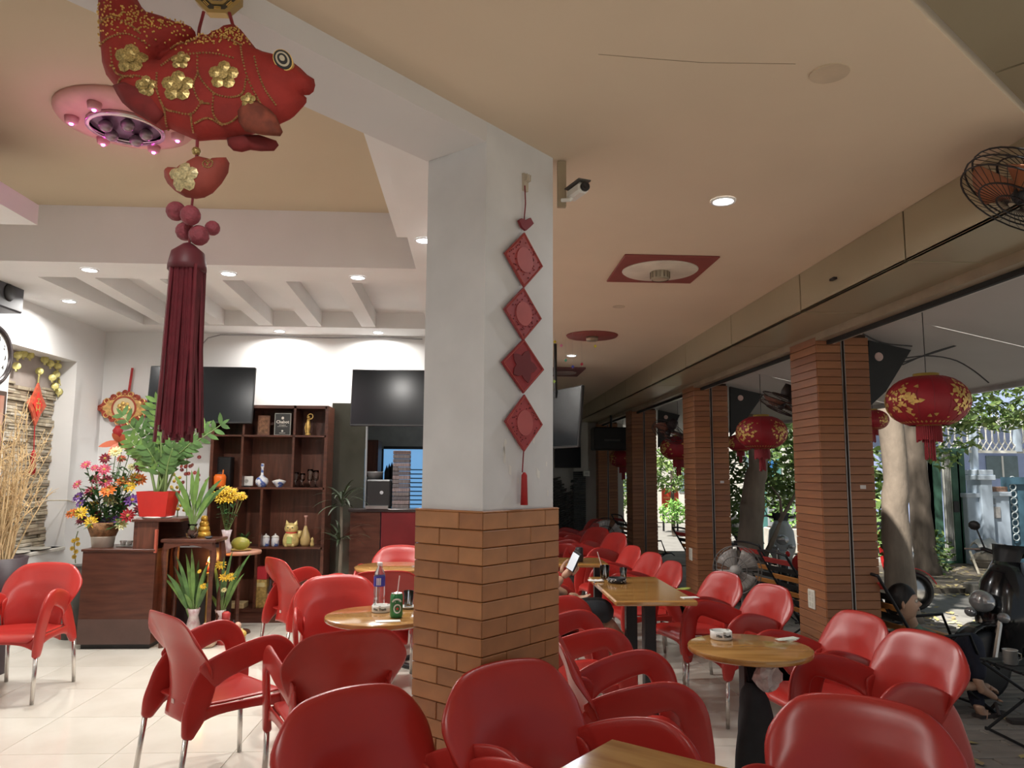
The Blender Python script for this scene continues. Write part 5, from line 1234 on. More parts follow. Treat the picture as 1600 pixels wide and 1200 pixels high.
# ---- counter and kitchen beyond the opening
kc = thing('serving_counter', 'dark wooden serving counter with a red panel at the kitchen opening', 'counter', (0, 7.72, 0)); zk = aty(600, 795, 7.72).z
x0, x1 = aty(546, 850, 7.72).x, aty(648, 850, 7.72).x; xm = aty(594, 850, 7.72).x
MB().b2(x0, xm-.005, 0, .26, 0, zk-.03).build('wood_panel', DWOOD, kc); MB().b2(xm+.005, x1, .0, .26, 0, zk-.03).build('red_panel', mat('panel_red', (.16, .015, .018), .35), kc); MB().b2(x0-.02, x1+.02, -.02, .27, zk-.03, zk, bev=.004).build('counter_top', mat('top_dark', (.04, .03, .03), .25), kc)
t = thing('coffee_machine', 'black boxy coffee machine with a pale logo on the serving counter', 'machine', (aty(592, 790, 7.85).x, 7.88, zk)); MB().b2(-.125, .125, -.12, .12, 0, .29, bev=.015).build('housing', BLACK, t); MB().lathe([(.001, .001), (.018, .001)], (.035, -.122, .16), 16, axis=(0, -1, 0), cap=False).build('logo', mat('logo_grey', (.5, .52, .55)), t); MB().lathe([(.06, .29), (.085, .36), (.08, .37), (.001, .36)], (-.05, 0, 0), 16).build('hopper', mat('hopper_grey', (.12, .12, .12), .3), t, True); MB().b2(-.11, .11, -.2, -.12, 0, .03).build('drip_tray', mat('drip_steel', (.4, .4, .4), .3, metal=.8), t)
t = thing('cup_stack', 'tall stack of patterned paper cup sleeves on the counter', 'stack', (aty(626, 790, 7.8).x, 7.84, zk))
for k in range(14): MB().b2(-.085, .085, -.07, .07, k*.042, k*.042+.038, bev=.004).build('sleeve_pack', mat('sleeve_%d' % (k % 3), ((.16, .14, .14), (.24, .19, .19), (.12, .11, .12))[k % 3], .7, vary=.4, scale=14, stretch=(9, 1, 1)), t)
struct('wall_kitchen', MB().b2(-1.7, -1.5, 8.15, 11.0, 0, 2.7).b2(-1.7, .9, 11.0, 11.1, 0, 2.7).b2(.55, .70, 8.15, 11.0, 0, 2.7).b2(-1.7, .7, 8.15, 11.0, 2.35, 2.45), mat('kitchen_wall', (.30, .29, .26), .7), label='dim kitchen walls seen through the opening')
struct('floor_kitchen', MB().b2(-1.5, .7, 8.0, 11.0, -.05, -.001), GROUT, label='kitchen floor')
wd = MB(); wx0, wx1, wz0, wz1 = aty(600, 700, 10.98).x, aty(668, 700, 10.98).x, aty(640, 880, 10.98).z, aty(640, 702, 10.98).z
wn = struct('window_1', MB().b2(wx0, wx1, 10.975, 10.99, wz0, wz1), mat('window_daylight', (.3, .5, .7), .5, vary=0, emit=(.18, .42, .75), estr=.8), label='blue lit kitchen window behind blinds')
for k in range(22): zz_ = lerp(wz0+.02, wz1-.30, k/21); MB().b2(wx0+.28, wx1, 10.95, 10.97, zz_, zz_+.016).build('blind_slat', mat('blind_dark', (.10, .18, .20), .5), wn)
MB().b2(wx0-.03, wx0, 10.93, 10.99, wz0, wz1).build('frame', BLACK, wn); MB().b2(wx0, wx1, 10.93, 10.99, wz1, wz1+.04).build('frame', BLACK, wn)
t = thing('hanging_cabinet', 'dark hanging cabinet inside the kitchen', 'cabinet', aty(570, 715, 8.9)); MB().b2(-.17, .17, -.15, .2, -.22, .20, bev=.006).build('body', DWOOD, t); MB().b2(-.15, .0, -.16, -.15, -.20, .18).build('door', DWOOD2, t); MB().b2(.01, .15, -.16, -.15, -.20, .18).build('door', DWOOD2, t)
for k in range(5):
    t = thing('dark_bottle', ['first', 'second', 'third', 'fourth', 'fifth'][k]+' dark bottle from the left before the kitchen window', 'bottle', aty(604+k*4, 740, 10.6), 0, 'dark bottles at the kitchen window'); MB().prism([(-.03, -.25), (.03, -.25), (.03, .02), (0, .12), (-.03, .02)], -.01, .01, Matrix.Translation((0, 0, .02*((k*7) % 3))) @ Matrix.Rotation(PI/2, 4, 'X')).build('bottle_shape', BLACK, t)
kd = bpy.data.lights.new('kitchen_lamp', 'POINT'); kd.energy = 5; kd.color = (.8, .9, 1); kd.shadow_soft_size = .1
kl = thing('kitchen_bulb', 'round lamp on the kitchen ceiling', 'lamp', (-.4, 9.9, 2.30)); MB().ball((0, 0, 0), .06, 12).build('globe', mat('globe_lit', (1, 1, 1), .4, vary=0, emit=(.8, .9, 1), estr=2), kl, True); po = bpy.data.objects.new('kitchen_lamp', kd); C.objects.link(po); po.parent = kl; po.location = (0, 0, -.12)
# ================================================================== AISLE AND FACADE OBJECTS
nface = Vector((du.y, -du.x, 0)); cn3 = Vector((CN.x, CN.y, 0))
def onface(px, py, off=.012):
    d = ray(px, py); o = Vector((0, 0, CAM_H)); p0 = cn3+nface*off; return o+d*((p0-o).dot(nface)/d.dot(nface))
ch = thing('diamond_charm_string', 'string of four red cut-paper diamonds with a tassel hanging on the column', 'ornament', onface(818, 540)); c0 = Vector(ch.location)
FM = Matrix((( du.x, 0, nface.x, 0), (du.y, 0, nface.y, 0), (0, 1, 0, 0), (0, 0, 0, 1)))      # local x along the face, y up, z outwards
DIA = [mat('paper_red_%d' % k, c_, .6, vary=.12, scale=30) for k, c_ in enumerate(((.33, .05, .05), (.30, .05, .06), (.26, .02, .025), (.33, .045, .05)))]
def loc2(px, py): v = onface(px, py)-c0; return (v.x*du.x+v.y*du.y, v.z)
for k, q in enumerate((((819, 361), (786, 402), (818, 447), (846, 416)), ((818, 447), (785, 486), (816, 530), (844, 500)), ((817, 530), (782, 563), (817, 615), (848, 580)), ((818, 617), (787, 657), (818, 706), (846, 664)))):
    P = [loc2(*p) for p in q]; cx = sum(p[0] for p in P)/4; cy = sum(p[1] for p in P)/4; hx = (P[3][0]-P[1][0])/2; hy = (P[0][1]-P[2][1])/2
    d_ = MB().prism([(cx, cy+hy), (cx-hx, cy), (cx, cy-hy), (cx+hx, cy)], 0, .006, FM).build('diamond', DIA[k], ch)
    pt = MB(); rg = random.Random(40+k)
    for j in range(4):
        a, b = [(cx, cy+hy*.93), (cx-hx*.93, cy), (cx, cy-hy*.93), (cx+hx*.93, cy)][j], [(cx-hx*.93, cy), (cx, cy-hy*.93), (cx+hx*.93, cy), (cx, cy+hy*.93)][j]
        pt.tube([FM @ Vector((*a, .007)), FM @ Vector((*b, .007))], .0022, 4)
    pt.build('raised_border', mat('paper_edge', (.40, .07, .06), .6), d_)
    if k != 2:
        MB().prism([(cx+hx*.42*math.cos(a*PI/10), cy+hy*.45*math.sin(a*PI/10)) for a in range(20)], .006, .009, FM).build('centre_disc', mat('paper_disc', (.42, .09, .09), .6), d_)
        dots = MB()
        for j in range(46):
            a = rg.uniform(0, 2*PI); rr = rg.uniform(.55, .95); x, y = math.cos(a), math.sin(a); s_ = rr/(abs(x)+abs(y)); 
            if s_ < .45: continue
            dots.box(FM @ Vector((cx+hx*x*s_*.95, cy+hy*y*s_*.95, .0065)), (.003, .003, .004), rg.random())
        dots.build('cut_pattern', mat('cut_dark', (.14, .02, .025), .8), d_)['kind'] = 'stuff'
    else:
        MB().prism([(cx+hx*.5*math.cos(a*PI/10)*(1+.25*math.cos(5*a*PI/10)), cy+hy*.5*math.sin(a*PI/10)*(1+.25*math.cos(5*a*PI/10))) for a in range(20)], .006, .009, FM).build('dark_bloom', mat('cut_dark', (.14, .02, .025)), d_)
kn = [loc2(*p) for p in ((808, 345), (812, 342), (819, 345), (826, 341), (831, 350), (826, 355), (819, 361), (813, 356))]; MB().prism(kn, 0, .01, FM).build('cloud_knot', mat('paper_red_dark', (.22, .02, .03), .6), ch)
MB().tube([onface(820, 290)-c0, onface(821, 318)-c0, onface(819, 343)-c0], .0025, 5).build('cord', DRED, ch); MB().tube([onface(818, 705)-c0, onface(816, 738)-c0], .0025, 5).build('cord', DRED, ch)
tz = onface(815, 738)-c0; tb = onface(814, 789)-c0; MB().lathe([(.004, 0), (.010, -.01), (.013, -(tz.z-tb.z)), (.001, -(tz.z-tb.z))], tz+nface*.012, 12).build('tassel', REDC, ch, True)
t = thing('wall_hooks', 'small cluster of cream wall hooks high on the column', 'hook', onface(819, 285, .0)); MB().prism([(-.012, -.035), (.012, -.035), (.014, .03), (-.014, .03)], 0, .01, FM).build('plate', mat('hook_cream', (.52, .45, .36), .5), t)
for k in (-1, 0, 1): MB().tube([FM @ Vector((k*.008, .0, .01)), FM @ Vector((k*.009, .002, .022)), FM @ Vector((k*.010, .025, .022))], .0025, 5).build('prong', MATS['hook_cream'], t)
rg = random.Random(64); pz = MB()
for k in range(16):
    px, py = rg.choice(((rg.gauss(790, 6), rg.gauss(690, 14)), (rg.gauss(845, 8), rg.gauss(725, 18)), (rg.gauss(800, 14), rg.gauss(735, 20)))); c_ = onface(px, py, .0012); w_, h_ = rg.uniform(.002, .008), rg.uniform(.006, .022)
    pz.quad(*[c_+Vector((du.x, du.y, 0))*a*w_+Vector((0, 0, b*h_)) for a, b in ((-1, -.6), (.8, -1), (1, .7), (-.5, 1))])
o = pz.build('peeled_paint', mat('peel_white', (.80, .78, .74), .8), None); o.parent = col_; o.matrix_parent_inverse = Matrix.Translation(-Vector(col_.location)); o['kind'] = 'stuff'
# CCTV camera
cx_ = Vector((CR.x+.012, CR.y+.01, 0)); t = thing('security_camera', 'white security camera on a wooden board beside the column top', 'camera', (CR.x+.03, CR.y+.015, ZC))
MB().b2(-.016, .018, -.01, .012, -.19, -.005, bev=.002).build('board', mat('board_tan', (.34, .27, .18), .6), t); MB().tube([(.0, -.01, -.165), (.03, -.03, -.17), (.05, -.035, -.15)], .008, 7).build('arm', WHITEC, t)
MB().box((.055, -.05, -.145), (.045, .11, .042), R(20), bev=.01).build('housing', WHITEC, t); MB().lathe([(.018, 0), (.018, .012), (.012, .013), (.001, .008)], (.075, -.10, -.145), 14, axis=(.34, -.94, 0)).build('lens', BLACK, t, True); MB().box((.055, -.055, -.120), (.052, .12, .005), R(20)).build('sun_hood', mat('hood_dark', (.10, .09, .08), .5), t)
# ceiling medallions
REDM = mat('medallion_red', (.24, .055, .045), .6, vary=.08)
t = thing('square_ceiling_rose', 'square dark red ceiling panel with a white disc and lamp', 'ceiling panel', (1.105, 4.35, ZC)); MB().b2(-.27, .27, -.29, .29, -.012, 0, bev=.003).build('panel', REDM, t); MB().lathe([(.001, -.020), (.215, -.020), (.225, -.012)], (0, 0, 0), 40).build('white_disc', mat('disc_cream', (.66, .60, .50), .6), t, True)
MB().lathe([(.048, -.07), (.055, -.065), (.055, -.02)], (0, 0, 0), 24, cap=False).build('lamp_ring', mat('lamp_ring', (.30, .25, .18), .4, metal=.4), t, True); MB().lathe([(.001, -.066), (.048, -.066)], (0, 0, 0), 20, cap=False).build('lens', mat('lamp_lens', (.45, .38, .28), .4), t)
for k in range(14): a = k*2*PI/14; MB().box((math.cos(a)*.057, math.sin(a)*.057, -.042), (.006, .006, .036), a).build('fin', mat('fin_brown', (.20, .16, .11), .5), t)
v = atz(925, 524, ZC); t = thing('round_ceiling_rose', 'round dark red ceiling disc with a small lamp', 'ceiling panel', (v.x, v.y, ZC)); MB().lathe([(.001, -.014), (.22, -.014), (.23, 0)], (0, 0, 0), 36).build('disc', REDM, t, True); MB().lathe([(.001, -.05), (.05, -.05), (.055, -.014)], (0, 0, 0), 20).build('lamp', mat('lamp_ring', (.3, .25, .18)), t, True)
v = atz(880, 580, ZC); t = thing('far_ceiling_panel', 'dark square ceiling panel far along the aisle', 'ceiling panel', (v.x, v.y, ZC)); MB().b2(-.28, .22, -.35, .35, -.02, 0, bev=.004).build('panel', mat('panel_dim', (.16, .06, .06), .6), t); MB().lathe([(.001, -.03), (.15, -.03), (.16, -.02)], (0, 0, 0), 24).build('disc', mat('panel_disc', (.30, .24, .22), .6), t, True)
CCOL = [(.65, .55, .04), (.65, .2, .35), (.1, .4, .3), (.4, .02, .05), (.06, .08, .4), (.65, .6, .05), (.3, .45, .1)]
for k, (px, py) in enumerate(((867, 534), (877, 540), (884, 563), (909, 569), (895, 573), (930, 541), (866, 596))):
    v = aty(px, py, 6.4); t = thing('paper_charm', ['yellow bent', 'pink', 'teal', 'dark red', 'blue', 'yellow narrow', 'lime'][k]+' paper charm dangling from the aisle ceiling', 'ornament', v, 0, 'paper charms under the ceiling'); MB().prism([(0, .016), (-.014, 0), (0, -.016), (.014, 0)], -.004, .004, Matrix.Rotation(PI/2, 4, 'X')).build('charm', mat('charm_%d' % k, CCOL[k], .5), t); MB().tube([(0, 0, .016), (0, 0, ZC-v.z)], .0006, 3).build('thread', mat('thread', (.4, .38, .35), .6), t)
# ---- lanterns
LRED = mat('lantern_red', (.33, .012, .022), .55, vary=.1, scale=10)
def lantern(x, y, z, r, label, seedn=1, ceil_z=2.4):
    t = thing('paper_lantern', label, 'lantern', (x, y, z), 0, 'red festival lanterns'); hz = r*.63
    b = MB(); nu, nv = 32, 13
    def f_(u, v):
        a = u*2*PI; th = lerp(-1.20, 1.20, v); rr = r*math.cos(th)**.8*(1-.012*(math.cos(16*a) > .2)); return Vector((rr*math.cos(a), rr*math.sin(a), hz*math.sin(th)/math.sin(1.2)))
    b.grid(f_, nu+1, nv); b.build('shade', LRED, t, True)
    rib = MB()
    for k in range(16):
        a = k*PI/8; rib.tube([Vector((f_(a/2/PI, j/10).x*1.004, f_(a/2/PI, j/10).y*1.004, f_(0, j/10).z)) for j in range(11)], r*.006, 4)
    rib.build('ribs', mat('lantern_rib', (.25, .02, .03), .5), t)['kind'] = 'stuff'
    g = MB(); rg = random.Random(seedn)
    def ps(a, th, s=1.008): rr = r*math.cos(th)**.8*s; return Vector((rr*math.cos(a), rr*math.sin(a), hz*math.sin(th)/math.sin(1.2)*s))
    for pan in range(5):       # gold blossom prints in four panels around the shade
        a0 = -PI/2+(-1.15, -.05+.5, 1.75, 3.0, 4.2)[pan]
        for k in range(60):
            a = a0+rg.gauss(0, .24); th = rg.gauss(.02, .36)
            if abs(th) > .8: continue
            s_ = rg.uniform(.035, .085)
            n_ = 6; ring = [ps(a+s_*1.15*math.cos(q*2*PI/n_+k)*(1 if q % 2 else .6), th+s_*1.3*math.sin(q*2*PI/n_+k)*(1 if q % 2 else .6)) for q in range(n_)]; g.add(ring, [tuple(range(n_))])
    for k in range(40):
        a = k*2*PI/40; s_ = .05; th = -.98
        g.add([ps(a-s_, th), ps(a, th-.07), ps(a+s_, th), ps(a, th+.09)], [(0, 1, 2, 3)])
    g.build('gold_print', GOLD, t)['kind'] = 'stuff'
    MB().lathe([(r*.30, hz*.93), (r*.31, hz*1.14), (r*.28, hz*1.14), (r*.27, hz*.95)], (0, 0, 0), 20, cap=False).build('top_collar', mat('collar_gold', (.60, .42, .10), .35, metal=.5), t, True)
    MB().lathe([(r*.30, -hz*1.02), (r*.29, -hz*.93), (r*.27, -hz*.93), (r*.28, -hz*1.02)], (0, 0, 0), 20, cap=False).build('bottom_collar', MATS['collar_gold'], t, True)
    fr = MB()
    for k in range(36):
        a = k*PI/18; rr = r*.275; L = r*rg.uniform(.36, .44); fr.tube([(rr*math.cos(a), rr*math.sin(a), -hz), (rr*1.03*math.cos(a), rr*1.03*math.sin(a), -hz-L)], r*.028, 4)
    fr.build('fringe', mat('fringe_red', (.30, .015, .025), .6, vary=.2), t)['kind'] = 'stuff'
    fr = MB()
    for k in range(12): a = k*PI/6; rr = r*.10; fr.tube([(rr*math.cos(a), rr*math.sin(a), -hz), (rr*1.1*math.cos(a), rr*1.1*math.sin(a), -hz-r*.92+rg.uniform(0, .1)*r)], r*.026, 4)
    fr.build('tassel', MATS['fringe_red'], t)['kind'] = 'stuff'
    MB().tube([(0, 0, hz), (0, 0, ceil_z-z)], .003, 4).build('cord', BLACKM, t)
    return t
def canz(x): return lerp(2.46, 2.15, (x-2.66)/(4.09-2.66))
for k, (px, py, Y, r) in enumerate(((1449, 627, 4.4, .232), (1190, 676, 7.2, .242), (1060, 700, 10.1, .245), (974, 716, 13.1, .245))):
    v = aty(px, py, Y); lantern(v.x, Y, v.z, r, ['nearest and largest', 'second', 'third', 'farthest'][k]+' red paper lantern with gold blossoms hanging along the facade', 50+k, canz(v.x))
v = aty(1364, 656, 6.4); lantern(v.x, 6.4, v.z, .13, 'small orange lit paper lantern peeking past the nearest pillar', 60, canz(v.x)); v = aty(1157, 692, 9.2); lantern(v.x, 9.2, v.z, .16, 'small red lantern tucked behind the second lantern', 61, canz(v.x))
# ---- canopy outside with triangular brackets and cables
cp = thing('street_canopy', 'grey white sloping canopy over the pavement outside the pillars', 'canopy', (0, 0, 0)); b = MB()
CANM = mat('canopy_white', (.52, .51, .50), .6, vary=.06, scale=1.5)
for k in range(6): 
    y0 = -.6+k*2.6; MB().add([(2.66, y0, 2.46), (4.09, y0, 2.15), (4.09, y0+2.59, 2.15), (2.66, y0+2.59, 2.46), (2.66, y0, 2.48), (4.09, y0, 2.17), (4.09, y0+2.59, 2.17), (2.66, y0+2.59, 2.48)], [(0, 3, 2, 1), (4, 5, 6, 7), (0, 1, 5, 4), (1, 2, 6, 5), (2, 3, 7, 6), (3, 0, 4, 7)]).build('canopy_sheet', CANM, cp)
MB().b2(4.07, 4.11, -.6, 15, 2.12, 2.18).build('edge_rail', mat('edge_alu', (.5, .5, .5), .4, metal=.5), cp)
for k, (tri, Y) in enumerate(((((1356, 527), (1352, 640), (1382, 612), (1424, 543), (1400, 530)), 5.25), (((1140, 602), (1141, 682), (1160, 662), (1200, 606)), 8.2), (((1028, 640), (1028, 700), (1042, 690), (1066, 640)), 11.4))):
    t = thing('triangular_bracket', ['black triangular panel with a pale spot beside the nearest pillar', 'black triangular panel with a pale spot beside the second pillar', 'black triangular panel beside the third pillar'][k], 'bracket', aty(*tri[0], Y), 0, 'black canopy brackets'); b0_ = Vector(t.location); P = [aty(*p, Y)-b0_ for p in tri]
    MB().prism([(p.x, p.z) for p in P], -.02, .02, Matrix.Rotation(PI/2, 4, 'X')).build('panel', mat('bracket_black', (.016, .018, .020), .5), t)
    sp = aty(*((1371, 558), (1156, 622), (1040, 652))[k], Y)-b0_; MB().lathe([(.001, .004), (.028, .004), (.032, 0)], (sp.x, -.02, sp.z), 18, axis=(0, -1, 0)).build('pale_spot', mat('spot_pale', (.72, .52, .48), .5), t)
t = thing('overhead_cables', 'thin black cables drooping under the canopy', 'cable')
for pts in (((1480, 478), (1510, 497), (1550, 507), (1600, 512)), ((1345, 520), (1380, 536), (1425, 541)), ((1410, 570), (1450, 553), (1500, 538), (1560, 522), (1600, 512)), ((1412, 560), (1450, 556), (1490, 562), (1520, 578), (1545, 598)), ((1412, 566), (1470, 548), (1540, 525), (1600, 508))):
    MB().tube(curve([aty(*p, 4.9) for p in pts], 14), .005, 5).build('cord', BLACKM, t)
# ---- wall fans
FANB = mat('fan_blade_orange', (.34, .12, .05), .4); FANG = mat('fan_grey', (.16, .15, .14), .45)
def wall_fan(loc, face, r, label, body, blade, wall_dir, group='wall fans'):
    """face: blowing direction; wall_dir: vector to the mount"""
    t = thing('wall_fan', label, 'fan', loc, 0, group); Q = Vector((0, 0, 1)).rotation_difference(Vector(face).normalized()).to_matrix().to_4x4()
    cg = MB()
    for zz_, rr in ((.035, 1.0), (-.035, 1.0), (.055, .62), (-.055, .62), (.06, .3), (0, 1.03)): cg.tube([Q @ Vector((rr*r*math.cos(a*PI/14), rr*r*math.sin(a*PI/14), zz_)) for a in range(28)], .0035, 4, closed=True)
    for k in range(36):
        a = k*PI/18; e = Vector((math.cos(a), math.sin(a), 0))
        for s in (-1, 1): cg.tube([Q @ (e*r*.1+Vector((0, 0, s*.06))), Q @ (e*r*.62+Vector((0, 0, s*.055))), Q @ (e*r+Vector((0, 0, s*.03)))], .0014, 3, cap=False)
    cg.build('wire_cage', body, t)['kind'] = 'stuff'
    for k in range(3):
        a0 = k*2*PI/3+.4; MB().slab(lambda u, v: Q @ Vector((math.cos(a0+(v-.5)*1.1)*lerp(.12, .92, u)*r, math.sin(a0+(v-.5)*1.1)*lerp(.12, .92, u)*r, (v-.5)*.04)), .003, 5, 5).build('blade', blade, t, True)
    MB().lathe([(r*.14, -.03), (r*.15, .03), (r*.05, .045), (.001, .045)], (0, 0, 0), 16, axis=face).build('hub', body, t, True)
    fv = Vector(face).normalized(); MB().lathe([(r*.26, -.16), (r*.30, -.10), (r*.26, -.06), (r*.15, -.055)], (0, 0, 0), 16, axis=face).build('motor', body, t, True)
    wv = Vector(wall_dir); MB().tube([-fv*.13, -fv*.13+Vector((0, 0, -.10)), -fv*.1+wv*.6+Vector((0, 0, -.12)), wv], .016, 7).build('wall_arm', body, t, True); MB().box(wv, (.06, .06, .14), bev=.01).build('wall_plate', body, t)
    MB().tube([wv+Vector((0, -.03, -.05)), wv+Vector((-.02, -.05, -.25)), wv+Vector((.0, -.03, -.12))], .004, 5).build('pull_cord', BLACKM, t)
    return t
v = aty(1600, 300, 2.45); wall_fan(v, (-.55, .15, -.80), .20, 'wall fan with orange blades at the top right edge', BLACKM, FANB, (.22, .1, .12))
v = aty(1222, 632, 5.75); wall_fan(v, (-.35, .1, -.75), .17, 'dark wall fan mounted on the nearest pillar', mat('fan_dark', (.03, .02, .02), .5), mat('fan_blade_brown', (.18, .07, .045), .5), (.30, -.30, -.02))
v = aty(1044, 675, 8.7); wall_fan(v, (-.45, -.2, -.7), .19, 'dark wall fan mounted on the second pillar', MATS['fan_dark'], MATS['fan_blade_brown'], (.20, -.35, -.03))
def stand_fan(x, y, z, r, face, label, body):
    t = thing('standing_fan', label, 'fan', (x, y, 0)); Q = Vector((0, 0, 1)).rotation_difference(Vector(face).normalized()).to_matrix().to_4x4(); o = Vector((0, 0, z)); cg = MB()
    for zz_, rr in ((.04, 1.0), (-.04, 1.0), (.06, .55), (-.06, .55)): cg.tube([o+Q @ Vector((rr*r*math.cos(a*PI/12), rr*r*math.sin(a*PI/12), zz_)) for a in range(24)], .004, 4, closed=True)
    for k in range(30):
        e = Vector((math.cos(k*PI/15), math.sin(k*PI/15), 0))
        for s in (-1, 1): cg.tube([o+Q @ (e*r*.15+Vector((0, 0, s*.065))), o+Q @ (e*r+Vector((0, 0, s*.04)))], .0016, 3, cap=False)
    cg.build('wire_cage', body, t)['kind'] = 'stuff'
    for k in range(4): a0 = k*PI/2; MB().slab(lambda u, v: o+Q @ Vector((math.cos(a0+(v-.5)*1.2)*lerp(.12, .9, u)*r, math.sin(a0+(v-.5)*1.2)*lerp(.12, .9, u)*r, (v-.5)*.04)), .003, 5, 5).build('blade', mat('fan_blade_smoke', (.32, .30, .28), .3), t, True)
    fv = Vector(face).normalized(); MB().lathe([(r*.2, -.04), (r*.2, .065), (.001, .07)], o, 16, axis=face).build('hub', mat('hub_grey', (.45, .44, .42), .4), t, True); MB().lathe([(r*.3, -.2), (r*.32, -.08), (r*.2, -.05)], o, 14, axis=face).build('motor', body, t, True)
    MB().tube([o-fv*.12, (-fv.x*.12, -fv.y*.12, z-.15), (-fv.x*.12, -fv.y*.12, .03)], .016, 8).build('pole', body, t); MB().lathe([(.19, 0), (.19, .025), (.03, .05), (.001, .05)], (-fv.x*.12, -fv.y*.12, 0), 24).build('base', body, t, True)
v = aty(1148, 893, 6.6); stand_fan(2.17, 6.2, .68, .19, (-.62, -.75, .05), 'grey standing fan between the nearest and second pillar', FANG); v = aty(947, 838, 10.0); stand_fan(v.x, 10.0, v.z, .24, (-.35, -.93, .1), 'black standing fan far along the aisle', BLACK)
# loudspeaker at the far end
v = aty(955, 686, 12.6); t = thing('black_loudspeaker', 'large black loudspeaker hung at the far end of the aisle', 'speaker', v); MB().b2(-.32, .33, -.2, .2, -.19, .19, bev=.02).build('cabinet', BLACK, t); MB().box((-.02, -.205, -.03), (.26, .008, .03)).build('badge', mat('badge_dim', (.10, .10, .10), .3), t); MB().tube([(0, 0, .18), (0, 0, ZB-v.z)], .02, 6).build('hanger', BLACKM, t)
t = thing('wall_box', 'white junction box on the far wall post', 'box', aty(916, 740, 14.3)); MB().b2(-.06, .06, -.05, .05, -.05, .05, bev=.008).build('case', WHITEC, t); MB().b2(-.03, .03, -.055, -.05, -.02, .02).build('cover', mat('cover_grey', (.5, .5, .5), .5), t)
t = thing('floor_shoes', 'pair of black sandals on the floor under the rectangular table', 'shoes', (atz(940, 1032, 0).x, 4.62, 0))
for s in (-1, 1):
    MB().prism([(-.04, -.11), (.04, -.11), (.05, .05), (.02, .13), (-.03, .13), (-.045, .05)], 0, .022, Matrix.Translation((s*.06, 0, 0)) @ Matrix.Rotation(1.2+.2*s, 4, 'Z')).build('sole', BLACK, t); MB().tube([(s*.06-.04, .03, .02), (s*.06, .03, .06), (s*.06+.04, .03, .02)], .012, 6).build('strap', BLACK, t)
# ================================================================== STREET
GZ = -.15
ASPH = mat('asphalt', (.25, .24, .225), .85, vary=.18, scale=3, bump=.2, bscale=120); PAVE = mat('pavement_concrete', (.30, .285, .26), .8, vary=.15, scale=4)
struct('ground', MB().b2(-30, 60, -25, 70, GZ-.2, GZ-.03), ASPH, label='grey asphalt street')
struct('floor_pavement', MB().b2(XP+.02, 4.6, -3, 16, GZ-.1, GZ-.012), mat('paver_joint', (.10, .09, .08), .9), label='paved strip outside the pillars'); pvt = bpy.data.objects['floor_pavement']
struct('trim_9', MB().b2(XP-.0, XP+.10, -3, 14.5, GZ-.1, -.008), PAVE, label='grey concrete threshold outside the tiles')
pmx = MB().box((0, 0, 0), (.49, .088, .02), bev=.004).mesh('paver')
pmx.materials.append(mat('paver_grey', (.27, .24, .21), .8, vary=.25, scale=3))
for j in range(38):
    for i in range(5):
        x = XP+.36+i*.5+(.25 if j % 2 else 0)
        if x > 4.5: continue
        o = bpy.data.objects.new('paver', pmx); C.objects.link(o); o.parent = pvt; o.location = (x, 3.0+j*.096, GZ-.010+random.uniform(-.002, .002))
pv2 = MB()
for j in range(70):
    for i in range(5): pv2.box((XP+.36+i*.5+(.25 if j % 2 else 0)-.05, 6.66+j*.096, GZ-.011), (.49, .088, .02))
pv2.build('far_pavers', MATS['paver_grey'], pvt)['kind'] = 'stuff'
struct('floor_verge', MB().b2(5.0, 22, 10.5, 13.6, GZ-.1, GZ+.04).b2(2.6, 5.0, 13.5, 16, GZ-.1, GZ+.0), mat('dirt_verge', (.17, .145, .115), .95, vary=.3, scale=2.5, bump=.4, bscale=20), label='dirt verge littered with leaves across the road')
t = thing('kerb_block', 'dark broken kerb stone at the edge of the verge', 'kerb', aty(1550, 912, 10.4)); t.location.z = GZ; MB().b2(-.35, .55, -.12, .12, -.03, .13, bev=.02).build('stone', mat('kerb_dark', (.10, .095, .085), .9, vary=.3), t)
rg = random.Random(91); lv = MB()
for k in range(1500):
    if k < 900: x, y, z = rg.uniform(5, 11), rg.choice((rg.gauss(10.5, .25), rg.uniform(10.5, 13.2))), GZ+.045
    elif k < 1150: p = atz(rg.gauss(1425, 25), rg.gauss(975, 10), GZ); x, y, z = p.x, p.y, GZ-.02
    else: x, y, z = rg.uniform(2.6, 8), rg.uniform(4, 10.5), GZ-.0 if rg.random() < .5 else GZ+.004
    if y < 10.38 and z > GZ+.02: z = GZ-.02
    if z == GZ-.0 and x > 4.6: z = GZ-.022
    a = rg.uniform(0, PI); l = rg.uniform(.03, .07); d = Vector((math.cos(a), math.sin(a), rg.uniform(-.1, .2)))*l; s = Vector((-math.sin(a), math.cos(a), rg.uniform(-.1, .2)))*l*.45; c = Vector((x, y, z+.008)); lv.cur = rg.choice((0, 0, 1, 2)); lv.quad(c-d, c+s, c+d, c-s)
o = lv.build('fallen_leaves', [mat('leaf_yellow', (.50, .40, .17), .7), mat('leaf_tan', (.38, .28, .14), .7), mat('leaf_pale', (.55, .48, .30), .7)]); tag(o, 'dry yellow leaves scattered over the verge and the street', 'leaves', kind='stuff')
